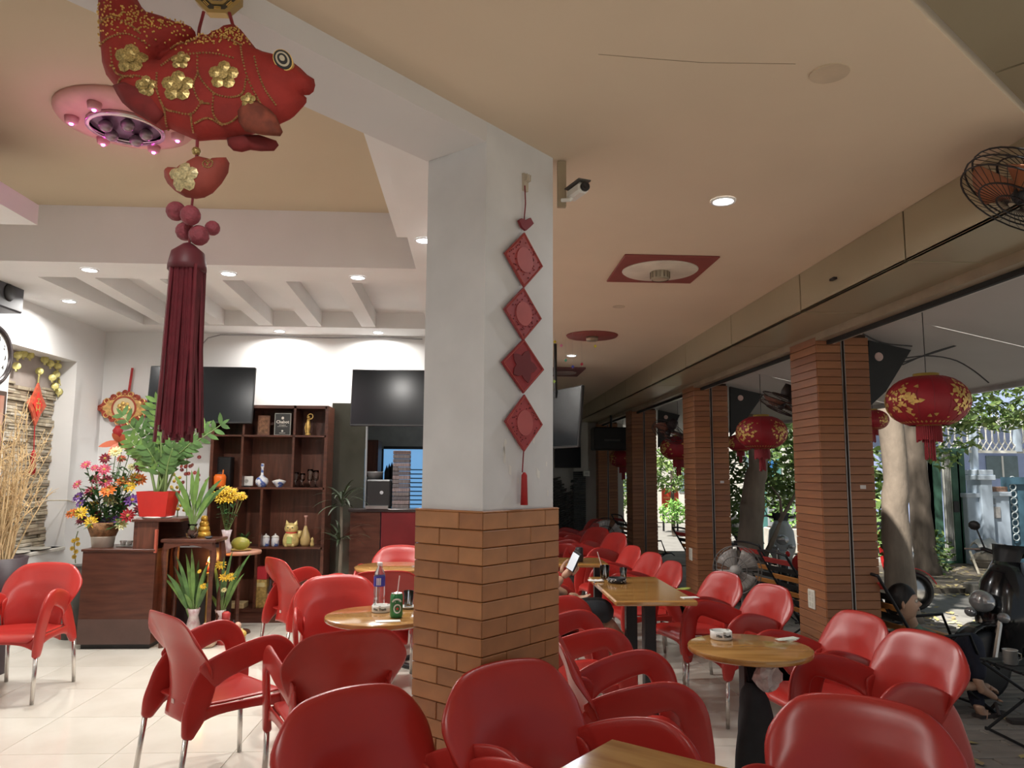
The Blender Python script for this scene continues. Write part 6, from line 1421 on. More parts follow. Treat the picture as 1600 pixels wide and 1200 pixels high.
# ---- trees
def cloud(mb, c, rad, n, size, rg, flat=.3):
    for k in range(n):
        v = Vector((rg.gauss(0, 1), rg.gauss(0, 1), rg.gauss(0, 1))).normalized()*rg.uniform(.35, 1)**.6; p = Vector(c)+Vector((v.x*rad[0], v.y*rad[1], v.z*rad[2]))
        d = Vector((rg.uniform(-1, 1), rg.uniform(-1, 1), rg.uniform(-.8, .3))).normalized()*size*rg.uniform(.6, 1.3); s = d.cross(Vector((rg.uniform(-1, 1), rg.uniform(-1, 1), rg.uniform(-1, 1)))).normalized()*size*.35
        mb.cur = rg.choice((0, 0, 1)); mb.quad(p-d, p+s, p+d, p-s)
BARK = mat('bark_grey', (.26, .21, .165), .9, vary=.25, scale=5, bump=.5, bscale=14, stretch=(1, 1, .5)); BARKD = mat('bark_dark', (.12, .095, .075), .95, vary=.4, scale=6, bump=.8, bscale=12, stretch=(1, 1, .3))
LG = [mat('tree_leaf', (.13, .22, .06), .55, vary=.35, scale=3), mat('tree_leaf_light', (.24, .34, .10), .55, vary=.3, scale=3)]
def tree(label, path, Y, r0, r1, bark, crowns, seedn, size=.09, extra=()):
    P = [aty(px, py, Y) for px, py in path]; base = Vector((P[0].x, Y, GZ)); t = thing('street_tree', label, 'tree', base); rg = random.Random(seedn)
    pts = [Vector((0, 0, -.05))]+[p-base for p in P[1:]]+[P[-1]-base+Vector((rg.uniform(-.2, .2), .1, 2.6))]; cv = curve(pts, 16)
    MB().tube(cv, [lerp(r0, r1, min(1, i/11))*(1.35 if i == 0 else 1.12 if i == 1 else 1+.06*math.sin(i*2.3)) for i in range(16)], 14).build('trunk', bark, t, True)
    for (a, b, rr) in extra: q = [aty(*p, Y)-base for p in (a, b)]; MB().tube([q[0], q[0].lerp(q[1], .5)+Vector((.05, 0, .06)), q[1]], [rr, rr*.7, rr*.35], 6).build('branch', bark, t, True)
    for k in range(4): a = rg.uniform(0, 2*PI); MB().tube([cv[12], cv[12]+Vector((math.cos(a)*.5, math.sin(a)*.5, .7)), cv[12]+Vector((math.cos(a)*1.2, math.sin(a)*1.2, 1.5))], [r1*.6, r1*.4, r1*.2], 6).build('branch', bark, t, True)
    f_ = MB()
    for (c, rad, n) in crowns: cloud(f_, Vector(c)-base, rad, n, size, rg)
    o = f_.build('foliage', LG, t); o['kind'] = 'stuff'
    return t
def A3(px, py, Y): v = aty(px, py, Y); return (v.x, v.y, v.z)
tree('pale smooth tree trunk right of the nearest pillar', ((1412, 985), (1406, 900), (1398, 800), (1396, 700)), 8.4, .17, .13, BARK, [((4.9, 8.6, 4.6), (1.8, 1.6, 1.0), 2600), ((6.2, 9.4, 4.9), (1.6, 1.5, .9), 1500), ((5.2, 6.2, 4.7), (2.0, 1.6, .8), 1900), ((5.6, 3.6, 4.9), (2.2, 1.8, .9), 1900), (A3(1368, 780, 9.2), (.16, .3, .8), 160)], 1)  # the two crowns nearest the camera are unseen, added to shade the street
tree('dark gnarled tree trunk before the white barred gate', ((1450, 900), (1440, 820), (1434, 740), (1428, 670)), 12.0, .18, .14, BARKD, [(A3(1560, 630, 11.5), (1.3, .8, .42), 900), (A3(1470, 690, 12.4), (.7, .6, .5), 260), ((8.2, 12.2, 4.6), (2.2, 1.6, 1.2), 2400), (A3(1530, 650, 12), (.8, .5, .3), 260)], 2, .085, (((1430, 690), (1415, 640), .06), ((1431, 690), (1452, 640), .05)))
tree('grey tree trunk between the second and nearest pillars', ((1170, 930), (1172, 850), (1178, 760), (1184, 690)), 9.8, .185, .12, BARK, [((3.9, 10.0, 4.5), (1.5, 1.8, 1.0), 2200), (A3(1150, 760, 11.5), (.18, .4, .85), 420), (A3(1225, 725, 11.0), (.42, .5, .62), 800), (A3(1215, 770, 12.5), (.35, .4, .35), 300)], 3, .075, (((1185, 890), (1225, 800), .045), ((1218, 815), (1245, 765), .03), ((1222, 812), (1205, 760), .025)))
t = thing('trunk_shoots', 'small green shoots growing around the dark trunk base', 'plant', (aty(1468, 880, 12.0).x, 12.0, GZ)); f_ = MB(); cloud(f_, (-.05, 0, .35), (.28, .2, .42), 220, .06, random.Random(5)); f_.build('leaves', LG, t)['kind'] = 'stuff'; MB().tube([(0, 0, 0), (.03, 0, .4)], .01, 5).build('stem', STEM, t)
# far green and bright background seen through the gaps
def bush(px, py, Y, rad, n, label, size=.12, m=LG):
    v = aty(px, py, Y); t = thing('bush', label, 'bush', (v.x, v.y, GZ)); f_ = MB(); cloud(f_, (0, 0, v.z-GZ), rad, n, size, random.Random(int(px))); f_.build('leaves', m, t)['kind'] = 'stuff'; MB().tube([(0, 0, 0), (0, 0, v.z-GZ)], .05, 6).build('stem', BARKD, t); return t
LB = [mat('bush_leaf', (.20, .42, .09), .55, vary=.25), mat('bush_leaf_light', (.32, .55, .14), .55)]
bush(1052, 800, 20, (.38, .3, .34), 420, 'round bright green bush seen between the third and second pillars', .07, LB)
bush(1240, 808, 17, (.25, .2, .35), 200, 'yellow green bush beside the nearest pillar across the street', .07, LB)
bush(1050, 735, 21, (.9, .6, .65), 900, 'hanging green foliage behind the third lantern', .10); bush(972, 755, 23, (.6, .5, .9), 700, 'green foliage seen past the third pillar', .10); bush(1372, 815, 16, (.35, .4, .9), 450, 'dark hedge between the nearest pillar and the pale trunk', .09); bush(1225, 690, 19, (1.1, .6, .9), 900, 'leafy crown behind the second lantern', .11); bush(1560, 625, 22, (2.6, 1.0, 1.3), 1500, 'large leafy crown above the blue house', .15)
fb = thing('far_house', 'pale sunlit house front across the far street', 'house', (6.2, 25.5, GZ)); MB().b2(-4.5, 7.5, 0, .3, 0, 5.2).build('wall', mat('house_pale', (.62, .60, .55), .8, vary=.06), fb)
for k in range(5): w_ = MB().b2(-3.8+k*2.3, -2.7+k*2.3, -.03, 0, 1.0, 2.5).build('window', mat('house_glass', (.16, .22, .24), .2), fb); MB().b2(-3.27+k*2.3, -3.23+k*2.3, -.05, -.03, 1.0, 2.5).build('mullion', WHITEC, w_)
MB().b2(-4.8, 7.8, -.9, .3, 5.2, 5.4).build('eave', mat('eave_grey', (.45, .43, .40), .7), fb)
v = aty(1047, 778, 21.5); t = thing('red_sign', 'red signboard beyond the bright bush', 'sign', (v.x, v.y, GZ)); MB().b2(-.24, .24, -.03, .03, v.z-GZ-.28, v.z-GZ+.28, bev=.01).build('board', mat('sign_red', (.62, .06, .03), .5, vary=.15), t); MB().b2(-.2, .2, -.035, -.03, v.z-GZ-.02, v.z-GZ+.03).build('stripe', mat('sign_orange', (.75, .25, .10), .5), t)
for s in (-.2, .2): MB().tube([(s, 0, 0), (s, 0, v.z-GZ-.25)], .03, 6).build('post', BLACKM, t)
v = aty(1206, 805, 16.5); t = thing('teal_gate', 'teal metal gate across the street behind the second lantern', 'gate', (v.x, v.y, GZ)); TEAL = mat('gate_teal', (.10, .26, .25), .6, vary=.12); MB().b2(-.22, -.02, -.04, .04, 0, 2.0).build('leaf_panel', TEAL, t); MB().b2(.02, .22, -.04, .04, 0, 2.0).build('leaf_panel', TEAL, t); MB().b2(-.30, -.24, -.06, .06, 0, 2.2, bev=.01).build('gate_post', mat('post_white', (.62, .62, .58), .7), t); MB().b2(.26, .40, -.08, .08, 0, 2.4, bev=.01).build('gate_post', MATS['post_white'], t); MB().b2(-.1, .12, -.07, -.04, 1.75, 1.95).build('blue_plate', mat('plate_blue', (.05, .22, .55), .5), t)
v = aty(1232, 842, 15.8); t = thing('concrete_planter', 'pale concrete planter box at the far kerb', 'planter', (v.x, v.y, GZ)); MB().b2(-.42, .42, -.3, .3, 0, .5, bev=.02).build('box', mat('planter_pale', (.55, .52, .46), .8), t); MB().b2(-.36, .36, -.24, .24, .48, .52).build('soil', MATS['soil'], t)
f_ = MB(); cloud(f_, (0, 0, .75), (.4, .25, .3), 160, .08, random.Random(3)); f_.build('plants', LB, t)['kind'] = 'stuff'
v = aty(1232, 780, 15.9); t = thing('grey_panel', 'grey sheet panel behind the planter', 'panel', (v.x, 16.3, GZ)); MB().b2(-.3, .35, -.03, .03, 0, 1.55, bev=.01).build('sheet', mat('panel_grey', (.30, .32, .34), .6), t); MB().b2(-.3, .35, -.05, -.03, .7, .76).build('crossbar', BLACKM, t)
# ---- gate, blue wall and wire fence across the road (plane Y = 13.5)
YG = 13.5
def gx(px, py=780): return aty(px, py, YG).x
def gz_(py, px=1500): return aty(px, py, YG).z
zg1 = gz_(705); GRN = mat('gate_green', (.05, .13, .09), .6, vary=.2); BARW = mat('bar_white', (.66, .66, .62), .6, vary=.08)
t = thing('barred_gate', 'white barred gate with dark green frame across the road', 'gate', (gx(1480), YG, GZ)); g0 = gx(1480)
for px in (1441, 1464, 1493, 1502): MB().b2(gx(px)-g0-.07, gx(px)-g0+.07, -.05, .05, 0, zg1-GZ).build('green_post', GRN, t)
for a, b, n_ in ((1444, 1463, 5), (1469, 1491, 5)):
    for k in range(n_): x = lerp(gx(a)+.09, gx(b)-.06, k/(n_-1))-g0; MB().b2(x-.022, x+.022, -.02, .02, .06, zg1-GZ-.05).build('bar', BARW, t)
MB().b2(gx(1438)-g0, gx(1516)-g0, -.04, .04, zg1-GZ-.02, zg1-GZ+.05).build('top_rail', GRN, t); MB().b2(gx(1438)-g0, gx(1516)-g0, -.04, .04, 0, .08).build('bottom_rail', GRN, t); MB().b2(gx(1490)-g0-.05, gx(1490)-g0+.05, -.08, -.05, .95, 1.15).build('lock_box', BLACKM, t)
BLU = mat('wall_blue', (.46, .55, .66), .75, vary=.12, scale=2.5); BLU2 = mat('wall_blue_trim', (.50, .58, .68), .75)
t = thing('blue_gate_wall', 'powder blue masonry gate wall with stepped pillar and poster', 'wall', (gx(1550), YG-.1, GZ)); b0x = gx(1550)
def bw_(x0, x1, y0, y1, top, bot, nm, m): MB().b2(gx(x0)-b0x, gx(x1)-b0x, y0, y1, (gz_(bot)-GZ) if bot else 0, gz_(top)-GZ, bev=.01).build(nm, m, t)
bw_(1501, 1524, -.08, .2, 775, None, 'low_wall', BLU); bw_(1498, 1526, -.12, .22, 770, 777, 'low_cap', BLU2); bw_(1519, 1537, -.16, .25, 745, None, 'pillar', BLU); bw_(1515, 1541, -.20, .28, 742, 750, 'pillar_cap', BLU2); bw_(1517, 1539, -.18, .26, 734, 742, 'pillar_cap', BLU2)
bw_(1537, 1570, -.02, .2, 772, None, 'wall_panel', BLU); bw_(1535, 1572, -.06, .22, 768, 775, 'panel_cap', BLU2); bw_(1540, 1566, -.08, .0, 853, 858, 'ledge', BLU2); bw_(1545, 1560, -.06, .0, 878, 872, 'ledge', BLU2)
bw_(1538, 1554, -.05, -.02, 791, 809, 'poster', mat('poster_grey', (.22, .22, .24), .6, vary=0, col2=(.60, .58, .56), scale=6)); bw_(1540, 1548, -.04, -.02, 778, 787, 'number_plate', mat('plate_dim', (.25, .30, .34), .5)); bw_(1545, 1570, -.0, .12, 760, 770, 'dry_plants', mat('plants_dry', (.26, .16, .12), .9, vary=.5, scale=20))
t = thing('ornate_teal_gate', 'dark teal ornate metal gate at the right edge across the road', 'gate', (gx(1600), YG, GZ)); b0x = gx(1600); TB = mat('gate_blue', (.06, .14, .20), .55, vary=.2)
MB().b2(gx(1571)-b0x, gx(1640)-b0x, 0, .05, 0, gz_(752)-GZ).build('gate_leaf', TB, t); MB().b2(gx(1570)-b0x, gx(1575)-b0x, -.06, .08, 0, gz_(745)-GZ).build('gate_post', TB, t); MB().b2(gx(1571)-b0x, gx(1640)-b0x, -.05, .07, gz_(756)-GZ, gz_(745)-GZ).build('top_rail', TB, t)
for k in range(9): z = .5+k*.13; MB().tube([(gx(1582)-b0x+.06*math.cos(a*PI/5), -.03, z+.06*math.sin(a*PI/5)) for a in range(10)], .012, 4, closed=True).build('scroll', mat('scroll_pale', (.40, .46, .48), .5), t)
t = thing('wire_fence', 'cream lattice of crossing curved wires above the gate and wall', 'fence', (gx(1520), YG, 0)); b0x = gx(1520); zt_, zb_ = gz_(655), gz_(705)
MB().b2(gx(1440)-b0x, gx(1640)-b0x, -.02, .02, zt_-.02, zt_+.04).build('top_rail', BARW, t); MB().b2(gx(1440)-b0x, gx(1640)-b0x, -.02, .02, zb_-.03, zb_+.02).build('bottom_rail', BARW, t)
for k in range(20):
    x = lerp(gx(1444), gx(1630), k/19)-b0x; h_ = zt_-zb_
    for s in (-1, 1): MB().tube([(x-s*.07, 0, zb_), (x+s*.07, 0, zb_+h_*.35), (x+s*.05, 0, zb_+h_*.7), (x-s*.09, 0, zt_+.12)], .013, 4).build('wire', BARW, t)
for px in (1526, 1596): MB().b2(gx(px)-b0x-.05, gx(px)-b0x+.05, -.05, .05, gz_(745)+.02 if px == 1526 else zb_, zt_+.2).build('post', BLU, t)
bh = thing('blue_house', 'pale blue house with white eaves behind the wire fence', 'house', (aty(1560, 700, 18).x, 18, GZ)); MB().b2(-3.2, 6, 0, .3, 0, 4.2).build('wall', mat('house_blue', (.34, .42, .66), .8, vary=.05), bh); MB().b2(-3.4, 6, -.7, .3, aty(1560, 668, 18).z-GZ, aty(1560, 658, 18).z-GZ).build('eave', mat('eave_white', (.70, .70, .70), .7), bh)
for k in range(2): w_ = MB().b2(-.35+k*1.2, .45+k*1.2, -.03, 0, 1.55, 2.1).build('window', mat('house_glass', (.16, .22, .24)), bh); MB().b2(.03+k*1.2, .07+k*1.2, -.05, -.03, 1.55, 2.1).build('mullion', WHITEC, w_)
t = thing('rubble_heap', 'stone heap covered with a white sack before the blue wall', 'rubble', (gx(1515), 12.9, GZ+.03)); rg = random.Random(4)
for k in range(7): MB().ball((rg.uniform(-.35, .3), rg.uniform(-.1, .15), rg.uniform(.06, .3)), .17, 7, (1.3, .9, .8)).build('stone', mat('rubble', (.24, .21, .17), .9, vary=.3), t)
MB().slab(lambda u, v: Vector((-.1+u*.5-.25, -.15+v*.3, .48-.3*(u-.4)**2+.03*math.sin(u*14)-.5*(v-.6)**2)), .02, 8, 6).build('sack', mat('sack_white', (.62, .62, .60), .6), t, True)
t = thing('leaning_stick', 'thin pale stick leaning on the rubble heap', 'stick', (0, 0, 0)); MB().tube([atz(1530, 898, GZ+.045), aty(1516, 862, 12.75)], .02, 6).build('stick', mat('stick_pale', (.42, .38, .30), .8), t)
# ---- scooters
def scooter(loc, rz, label, colr, s=1.0):
    t = thing('motor_scooter', label, 'scooter', loc, rz, 'parked scooters'); t.scale = (s, s, s); BM = mat('scooter_%s' % label[:8], colr, .18, vary=.05, coat=.5); DK = mat('scooter_dark', (.02, .02, .022), .45)
    for y in (.62, -.62):
        w_ = MB().lathe([(.20, -.045), (.235, -.04), (.25, 0), (.235, .04), (.20, .045), (.19, 0)], (0, y, .25), 24, axis=(1, 0, 0)).build('wheel', DK, t, True); MB().lathe([(.19, -.03), (.19, .03), (.03, .05), (.001, .05)], (0, y, .25), 16, axis=(1, 0, 0)).build('rim', CHROME, w_, True)
    for x in (-.07, .07): MB().tube([(x, .62, .25), (x, .48, .68)], .022, 8).build('fork', CHROME, t)
    MB().slab(lambda u, v: Vector(((v-.5)*.13, .62+.29*math.cos(PI*(.12+.62*u)), .25+.29*math.sin(PI*(.12+.62*u)))), .012, 9, 4).build('front_fender', BM, t, True)
    def shell(u, v):
        a = lerp(-1.9, 1.9, u); z = lerp(.34, .98, v); r = interp([(0, .13), (.35, .21), (.7, .19), (1, .10)], v); return Vector((r*math.sin(a), .40+.17*math.cos(a)*r/.2-.10*v, z))
    MB().slab(shell, .012, 13, 9).build('front_cowl', BM, t, True)
    MB().ball((0, .60, .70), .095, 14, (1.05, .65, .85)).build('headlight', mat('lamp_glass', (.55, .56, .58), .08, metal=.6, vary=.1), t, True)
    for s_ in (-1, 1):
        MB().ball((s_*.13, .56, .60), .055, 10, (.9, .6, .7)).build('indicator', mat('lamp_glass', (.5, .5, .5)), t, True); MB().tube([(s_*.06, .28, 1.02), (s_*.22, .26, 1.05), (s_*.34, .18, 1.03)], [.02, .016, .018], 8).build('handlebar', DK, t, True); MB().tube([(s_*.21, .31, 1.05), (s_*.36, .29, 1.04)], .007, 6).build('brake_lever', CHROME, t); MB().tube([(s_*.20, .27, 1.05), (s_*.26, .27, 1.2)], .007, 6).build('mirror_stalk', DK, t); MB().ball((s_*.28, .27, 1.23), .055, 10, (1, .3, .7)).build('mirror', DK, t, True)
    MB().slab(lambda u, v: Vector(((u-.5)*lerp(.16, .26, v), .32+.06*math.cos((u-.5)*3)-.06*v, lerp(.92, 1.10, v))), .03, 7, 5).build('dash_cowl', DK, t, True)
    MB().box((0, .10, .30), (.30, .45, .06), bev=.02).build('floorboard', DK, t)
    MB().ball((0, -.42, .55), .30, 18, (.55, 1.35, .62)).build('rear_body', BM, t, True); MB().ball((0, -.36, .76), .24, 16, (.62, 1.55, .30)).build('seat', mat('seat_black', (.02, .02, .02), .5), t, True); MB().ball((0, -.86, .66), .06, 10, (1.6, .6, .7)).build('tail_light', mat('tail_red', (.55, .02, .02), .2), t, True); MB().tube([(.14, -.2, .25), (.17, -.7, .30)], [.03, .045], 8).build('exhaust', CHROME, t, True); MB().tube([(-.10, -.05, .26), (-.14, -.1, .0)], .012, 6).build('kickstand', BLACKM, t)
    return t
scooter((4.36, 5.75, GZ-.02), R(108), 'glossy black scooter parked at the right edge behind the small folding table', (.012, .012, .014))
v = atz(1222, 905, GZ); scooter((v.x, v.y, GZ-.02), R(160), 'grey white motorbike parked across the street between the pillars', (.45, .47, .48), .95)
scooter((4.78, 9.3, GZ-.02), R(250), 'red motorbike half hidden behind the seated man', (.55, .03, .03), .95); v = aty(1140, 850, 14.5); scooter((v.x, 14.5, GZ-.0), R(200), 'dark motorbike just right of the second pillar far across the street', (.05, .05, .05))
# ---- folding deck chairs
dk0 = None
SLC = [mat('slat_black', (.014, .014, .014), .5), mat('slat_orange', (.50, .20, .045), .5), mat('slat_red', (.45, .04, .035), .5)]
def make_deck():
    t = thing('folding_deck_chair', 'x', 'chair'); 
    MB().tube(curve([(-.21, -.05, .26), (-.21, -.42, .86), (-.17, -.47, .94), (.17, -.47, .94), (.21, -.42, .86), (.21, -.05, .26)], 26), .011, 7).build('back_frame', BLACKM, t, True)
    for k in range(8):
        f_ = lerp(.06, .94, k/7); y, z = lerp(-.08, -.44, f_), lerp(.32, .90, f_); a = math.atan2(.6, -.37)
        MB().box((0, y, z), (.41, .052, .009), M=Matrix.Rotation(a, 3, 'X'), bev=.002).build('back_slat', SLC[(0, 1, 0, 1, 0, 1, 0, 2)[k]], t)
    for s in (-1, 1):
        MB().tube([(s*.225, -.12, .30), (s*.225, .38, .34), (s*.225, .44, .30)], .010, 6).build('seat_rail', BLACKM, t, True); MB().tube([(s*.235, .40, .0), (s*.235, -.18, .44)], .010, 6).build('cross_leg', BLACKM, t); MB().tube([(s*.225, -.35, .0), (s*.225, .30, .34)], .010, 6).build('cross_leg', BLACKM, t); MB().tube([(s*.24, -.22, .52), (s*.24, .20, .54), (s*.24, .28, .34)], .012, 6).build('armrest', BLACKM, t, True)
    for k in range(7): MB().b2(-.215, .215, -.06+k*.065, -.012+k*.065, .318+k*.004, .328+k*.004).build('seat_slat', SLC[0 if k % 2 else 1], t)
    MB().tube([(-.235, .40, .02), (.235, .40, .02)], .009, 6).build('stretcher', BLACKM, t); MB().tube([(-.225, -.35, .02), (.225, -.35, .02)], .009, 6).build('stretcher', BLACKM, t)
    return t
dk0 = make_deck(); DG = 'folding slatted chairs outside'
dks = [(3.13, 5.30, 80, 'black slatted folding chair the man outside sits in'), (3.03, 6.55, 80, 'black and orange slatted folding chair left of the nearest pillar'), (3.13, 7.45, 78, 'second slatted folding chair left of the nearest pillar, beside the fan'), (3.42, 6.05, 84, 'folding chair half hidden by the nearest pillar'), (3.02, 9.4, 78, 'small slatted folding chair seen between the third and second pillars'), (2.80, 12.4, 78, 'farthest slatted folding chair beside the black fan')]
for k, (x, y, d, lab) in enumerate(dks):
    if k == 0: dk0.location = (x, y, GZ); dk0.rotation_euler = (0, 0, -R(d)); tag(dk0, lab, None, DG)
    else: dup(dk0, (x, y, GZ), -R(d), lab, DG)
# ---- small folding table with cup and bag
ft = thing('folding_table', 'small black folding table outside at the right edge', 'table', (3.52, 4.66, GZ)); 
for k in range(6): MB().b2(-.24, .40, -.22+k*.075, -.155+k*.075, .425, .44, bev=.003).build('top_slat', BLACKM, ft)
for y in (-.2, .2): MB().tube([(-.24, y, .42), (.38, y, 0)], .010, 6).build('cross_leg', BLACKM, ft); MB().tube([(.38, y, .42), (-.24, y, .0)], .010, 6).build('cross_leg', BLACKM, ft)
for x in (-.24, .38): MB().tube([(x, -.2, .015), (x, .2, .015)], .009, 6).build('foot_bar', BLACKM, ft)
v = atz(1552, 1022, GZ+.44); t = thing('metal_cup', 'steel cup on the small folding table', 'cup', (3.36, 4.70, GZ+.44)); MB().lathe([(.036, 0), (.042, .006), (.042, .085), (.045, .09), (.040, .09), (.038, .01), (.001, .008)], (0, 0, 0), 18).build('cup_body', mat('cup_steel', (.62, .60, .56), .25, metal=.7), t, True); MB().tube([(.042, 0, .07), (.07, 0, .06), (.07, 0, .03), (.042, 0, .02)], .005, 6).build('handle', MATS['cup_steel'], t)
t = thing('yellow_bag', 'pale yellow plastic bag with handles on the small folding table', 'bag', (3.56, 4.62, GZ+.44)); rg = random.Random(2); b = MB().ball((0, 0, .062), .075, 14, (1.35, .9, .82)); b.v = [tuple(Vector(v_)+Vector([rg.uniform(-.007, .007) for _ in range(3)])) for v_ in b.v]; b.v = [(x, y, max(0.001, z)) for x, y, z in b.v]; b.build('bag_body', mat('bag_yellow', (.62, .55, .24), .4, vary=.15, scale=20), t); MB().tube(curve([(-.07, 0, .10), (-.075, 0, .15), (-.03, 0, .14), (.0, 0, .10)], 10), .009, 6).build('handle', MATS['bag_yellow'], t, True)
# ================================================================== PEOPLE
def skin_obj(name, pts, edges, m, parent, sub_lv=2, root=0):
    me = bpy.data.meshes.new(name); me.from_pydata([p[0] for p in pts], edges, []); o = bpy.data.objects.new(name, me); C.objects.link(o)
    sk = o.modifiers.new('skin', 'SKIN'); sk.use_smooth_shade = True; sk.branch_smoothing = .6
    for i, p in enumerate(pts):
        r = p[1]; v = me.skin_vertices[0].data[i]; v.radius = (r, r) if not isinstance(r, tuple) else r; v.use_root = (i == root)
    sub(o, sub_lv); bpy.context.view_layer.update(); nm = bpy.data.meshes.new_from_object(o.evaluated_get(bpy.context.evaluated_depsgraph_get())); o.modifiers.clear(); o.data = nm; bpy.data.meshes.remove(me)
    nm.materials.clear(); nm.materials.append(m); nm.shade_smooth(); o.parent = parent; return o
SKIN = mat('skin', (.62, .38, .26), .5, vary=.08, scale=10); NAVY = mat('navy_trousers', (.018, .020, .038), .8, vary=.25, scale=14); GSH = mat('green_shirt', (.16, .24, .17), .75, vary=.2, scale=20); HAIR = mat('dark_hair', (.012, .010, .009), .5, vary=.3, scale=60)
def head_mesh(parent, c, fwd, up, s=1.0, hair=HAIR):
    """head with face: fwd facing direction"""
    f_ = Vector(fwd).normalized(); u_ = (Vector(up)-f_*Vector(up).dot(f_)).normalized(); r_ = f_.cross(u_); M = Matrix((( r_.x, f_.x, u_.x, c[0]), (r_.y, f_.y, u_.y, c[1]), (r_.z, f_.z, u_.z, c[2]), (0, 0, 0, 1))) @ Matrix.Scale(s, 4)
    b = MB(); n, m = 24, 18
    def hf_(u, v):
        a = u*2*PI; th = lerp(-PI/2, PI/2, v); x, y, z = math.cos(th)*math.sin(a), math.cos(th)*math.cos(a), math.sin(th)
        X = x*.074*(1-.22*max(0, -z)); Y = y*(.092 if y > 0 else .098); Z = z*.118
        if y > 0:
            k = max(0, y)**2
            Y += .024*math.exp(-(x/.22)**2-((z+.10)/.16)**2)*k*1.15   # nose
            Y += .012*math.exp(-(x/.35)**2-((z+.42)/.09)**2)*k        # lips
            Y += .014*math.exp(-(x/.35)**2-((z+.78)/.16)**2)          # chin
            Y -= .012*math.exp(-((abs(x)-.40)/.17)**2-((z-.12)/.11)**2)  # eye sockets
            Y += .008*math.exp(-(x/.6)**2-((z-.33)/.10)**2)           # brow
        return M @ Vector((X, Y, Z))
    b.grid(hf_, n*2+1, m*2+1); o = b.build('head', SKIN, parent, True)
    for sg in (-1, 1):
        MB().ball(M @ Vector((sg*.030, .080, .014)), .0115*s, 8).build('eye', mat('eye_white', (.7, .68, .62), .3), o, True); MB().ball(M @ Vector((sg*.031, .0895, .014)), .0055*s, 6).build('pupil', INK, o, True); MB().ball(M @ Vector((sg*.078, -.006, -.005)), .03*s, 10, (.35, .6, 1)).build('ear', SKIN, o, True)
    MB().tube([M @ Vector((x*.022, .098-abs(x)*.006, -.050+.002*abs(x))) for x in (-1, -.5, 0, .5, 1)], .0035*s, 6).build('mouth', mat('lips', (.30, .12, .10), .5), o, True)
    hb = MB()
    def hh(u, v):
        a = u*2*PI; lo = -.55+1.0*max(0, min(1, (math.cos(a)+.45)/1.1))**.8; th = lerp(math.asin(max(-.9, min(.95, lo))), PI/2, v); x, y, z = math.cos(th)*math.sin(a), math.cos(th)*math.cos(a), math.sin(th); return M @ Vector((x*.084*(1-.1*max(0, -z)), y*(.096 if y > 0 else .108), z*.130))
    hb.grid(hh, 33, 12); hb.build('hair', hair, o, True); return o
def hand_obj(parent, wrist, pdir, nrm, curl, m=SKIN, s=1.0, side=1, name='hand'):
    """palm + five curled fingers; pdir along the fingers, nrm out of the back of the hand"""
    d = Vector(pdir).normalized(); n = (Vector(nrm)-d*Vector(nrm).dot(d)).normalized(); x = d.cross(n)*side; w_ = Vector(wrist); pts = []; ed = []
    def ad(p, r, par=None):
        pts.append((tuple(p), r*s)); k = len(pts)-1
        if par is not None: ed.append((par, k))
        return k
    a = ad(w_, .022); b_ = ad(w_+d*.045*s, .026, a); c_ = ad(w_+d*.075*s, .026, b_)
    skin_obj(name, pts, ed, m, parent, 2)
    for k, (off, L) in enumerate(((-.030, .072), (-.010, .082), (.011, .077), (.030, .060))):
        p = w_+d*.082*s+x*off*s; q = [p-d*.02*s, p]; dd = d.copy()
        for j in range(3): dd = (Matrix.Rotation(curl*(.8+.2*j)*side, 3, x*side) @ dd); q.append(q[-1]+dd*L*s*(.45, .32, .25)[j])
        MB().tube(q, [.0095*s, .0092*s, .0085*s, .0078*s, .006*s], 8).build('finger', m, parent, True)
    p = w_+d*.02*s-x*.028*s; td = (d*.7-x*.7).normalized(); MB().tube([p, p+td*.03*s, p+td*.05*s+d*.02*s-n*.006*s, p+td*.055*s+d*.045*s-n*.014*s], [.013*s, .011*s, .010*s, .007*s], 8).build('thumb', m, parent, True)
# man outside, reclining in the folding chair
mn = thing('person', 'man in a green shirt and navy trousers reclining outside with one leg crossed', 'person', (3.25, 5.3, GZ)); m0 = Vector(mn.location)
def W(px, py, Y): return aty(px, py, Y)-m0
hip = W(1476, 1040, 5.38); shl = W(1430, 992, 5.28); chest = hip.lerp(shl, .62); hd = W(1410, 941, 5.12); neck = shl.lerp(hd, .42)
kneeR = W(1519, 993, 5.20); ankR = W(1528, 1066, 5.10); kneeL = W(1512, 1035, 5.36); ankL = W(1530, 1108, 5.10)
sR = shl+Vector((.05, -.15, -.04)); sL = shl+Vector((-.06, .16, -.02)); hR = hip+Vector((.03, -.08, 0)); hL = hip+Vector((-.02, .09, 0)); elR = sR+Vector((.10, -.04, -.25)); wrR = elR+Vector((.20, .05, -.02)); elL = sL+Vector((.12, .06, -.24)); wrL = elL+Vector((.20, -.06, .02))
pts = [(hip, .125), (chest, .13), (shl+Vector((0, 0, -.03)), .105), (neck, .055), (sR, .065), (sR.lerp(elR, .6), .052), (sL, .065), (sL.lerp(elL, .6), .052), (hip.lerp(chest, .5), .13)]
skin_obj('shirt', [(tuple(p), r) for p, r in pts], [(0, 8), (8, 1), (1, 2), (2, 3), (2, 4), (4, 5), (2, 6), (6, 7)], GSH, mn)
pts = [(hip+Vector((0, 0, -.01)), .128), (hR, .10), (hR.lerp(kneeR, .5), .098), (kneeR, .088), (kneeR.lerp(ankR, .5), .078), (ankR, .048), (hL, .10), (hL.lerp(kneeL, .5), .085), (kneeL, .066), (kneeL.lerp(ankL, .5), .056), (ankL, .046)]
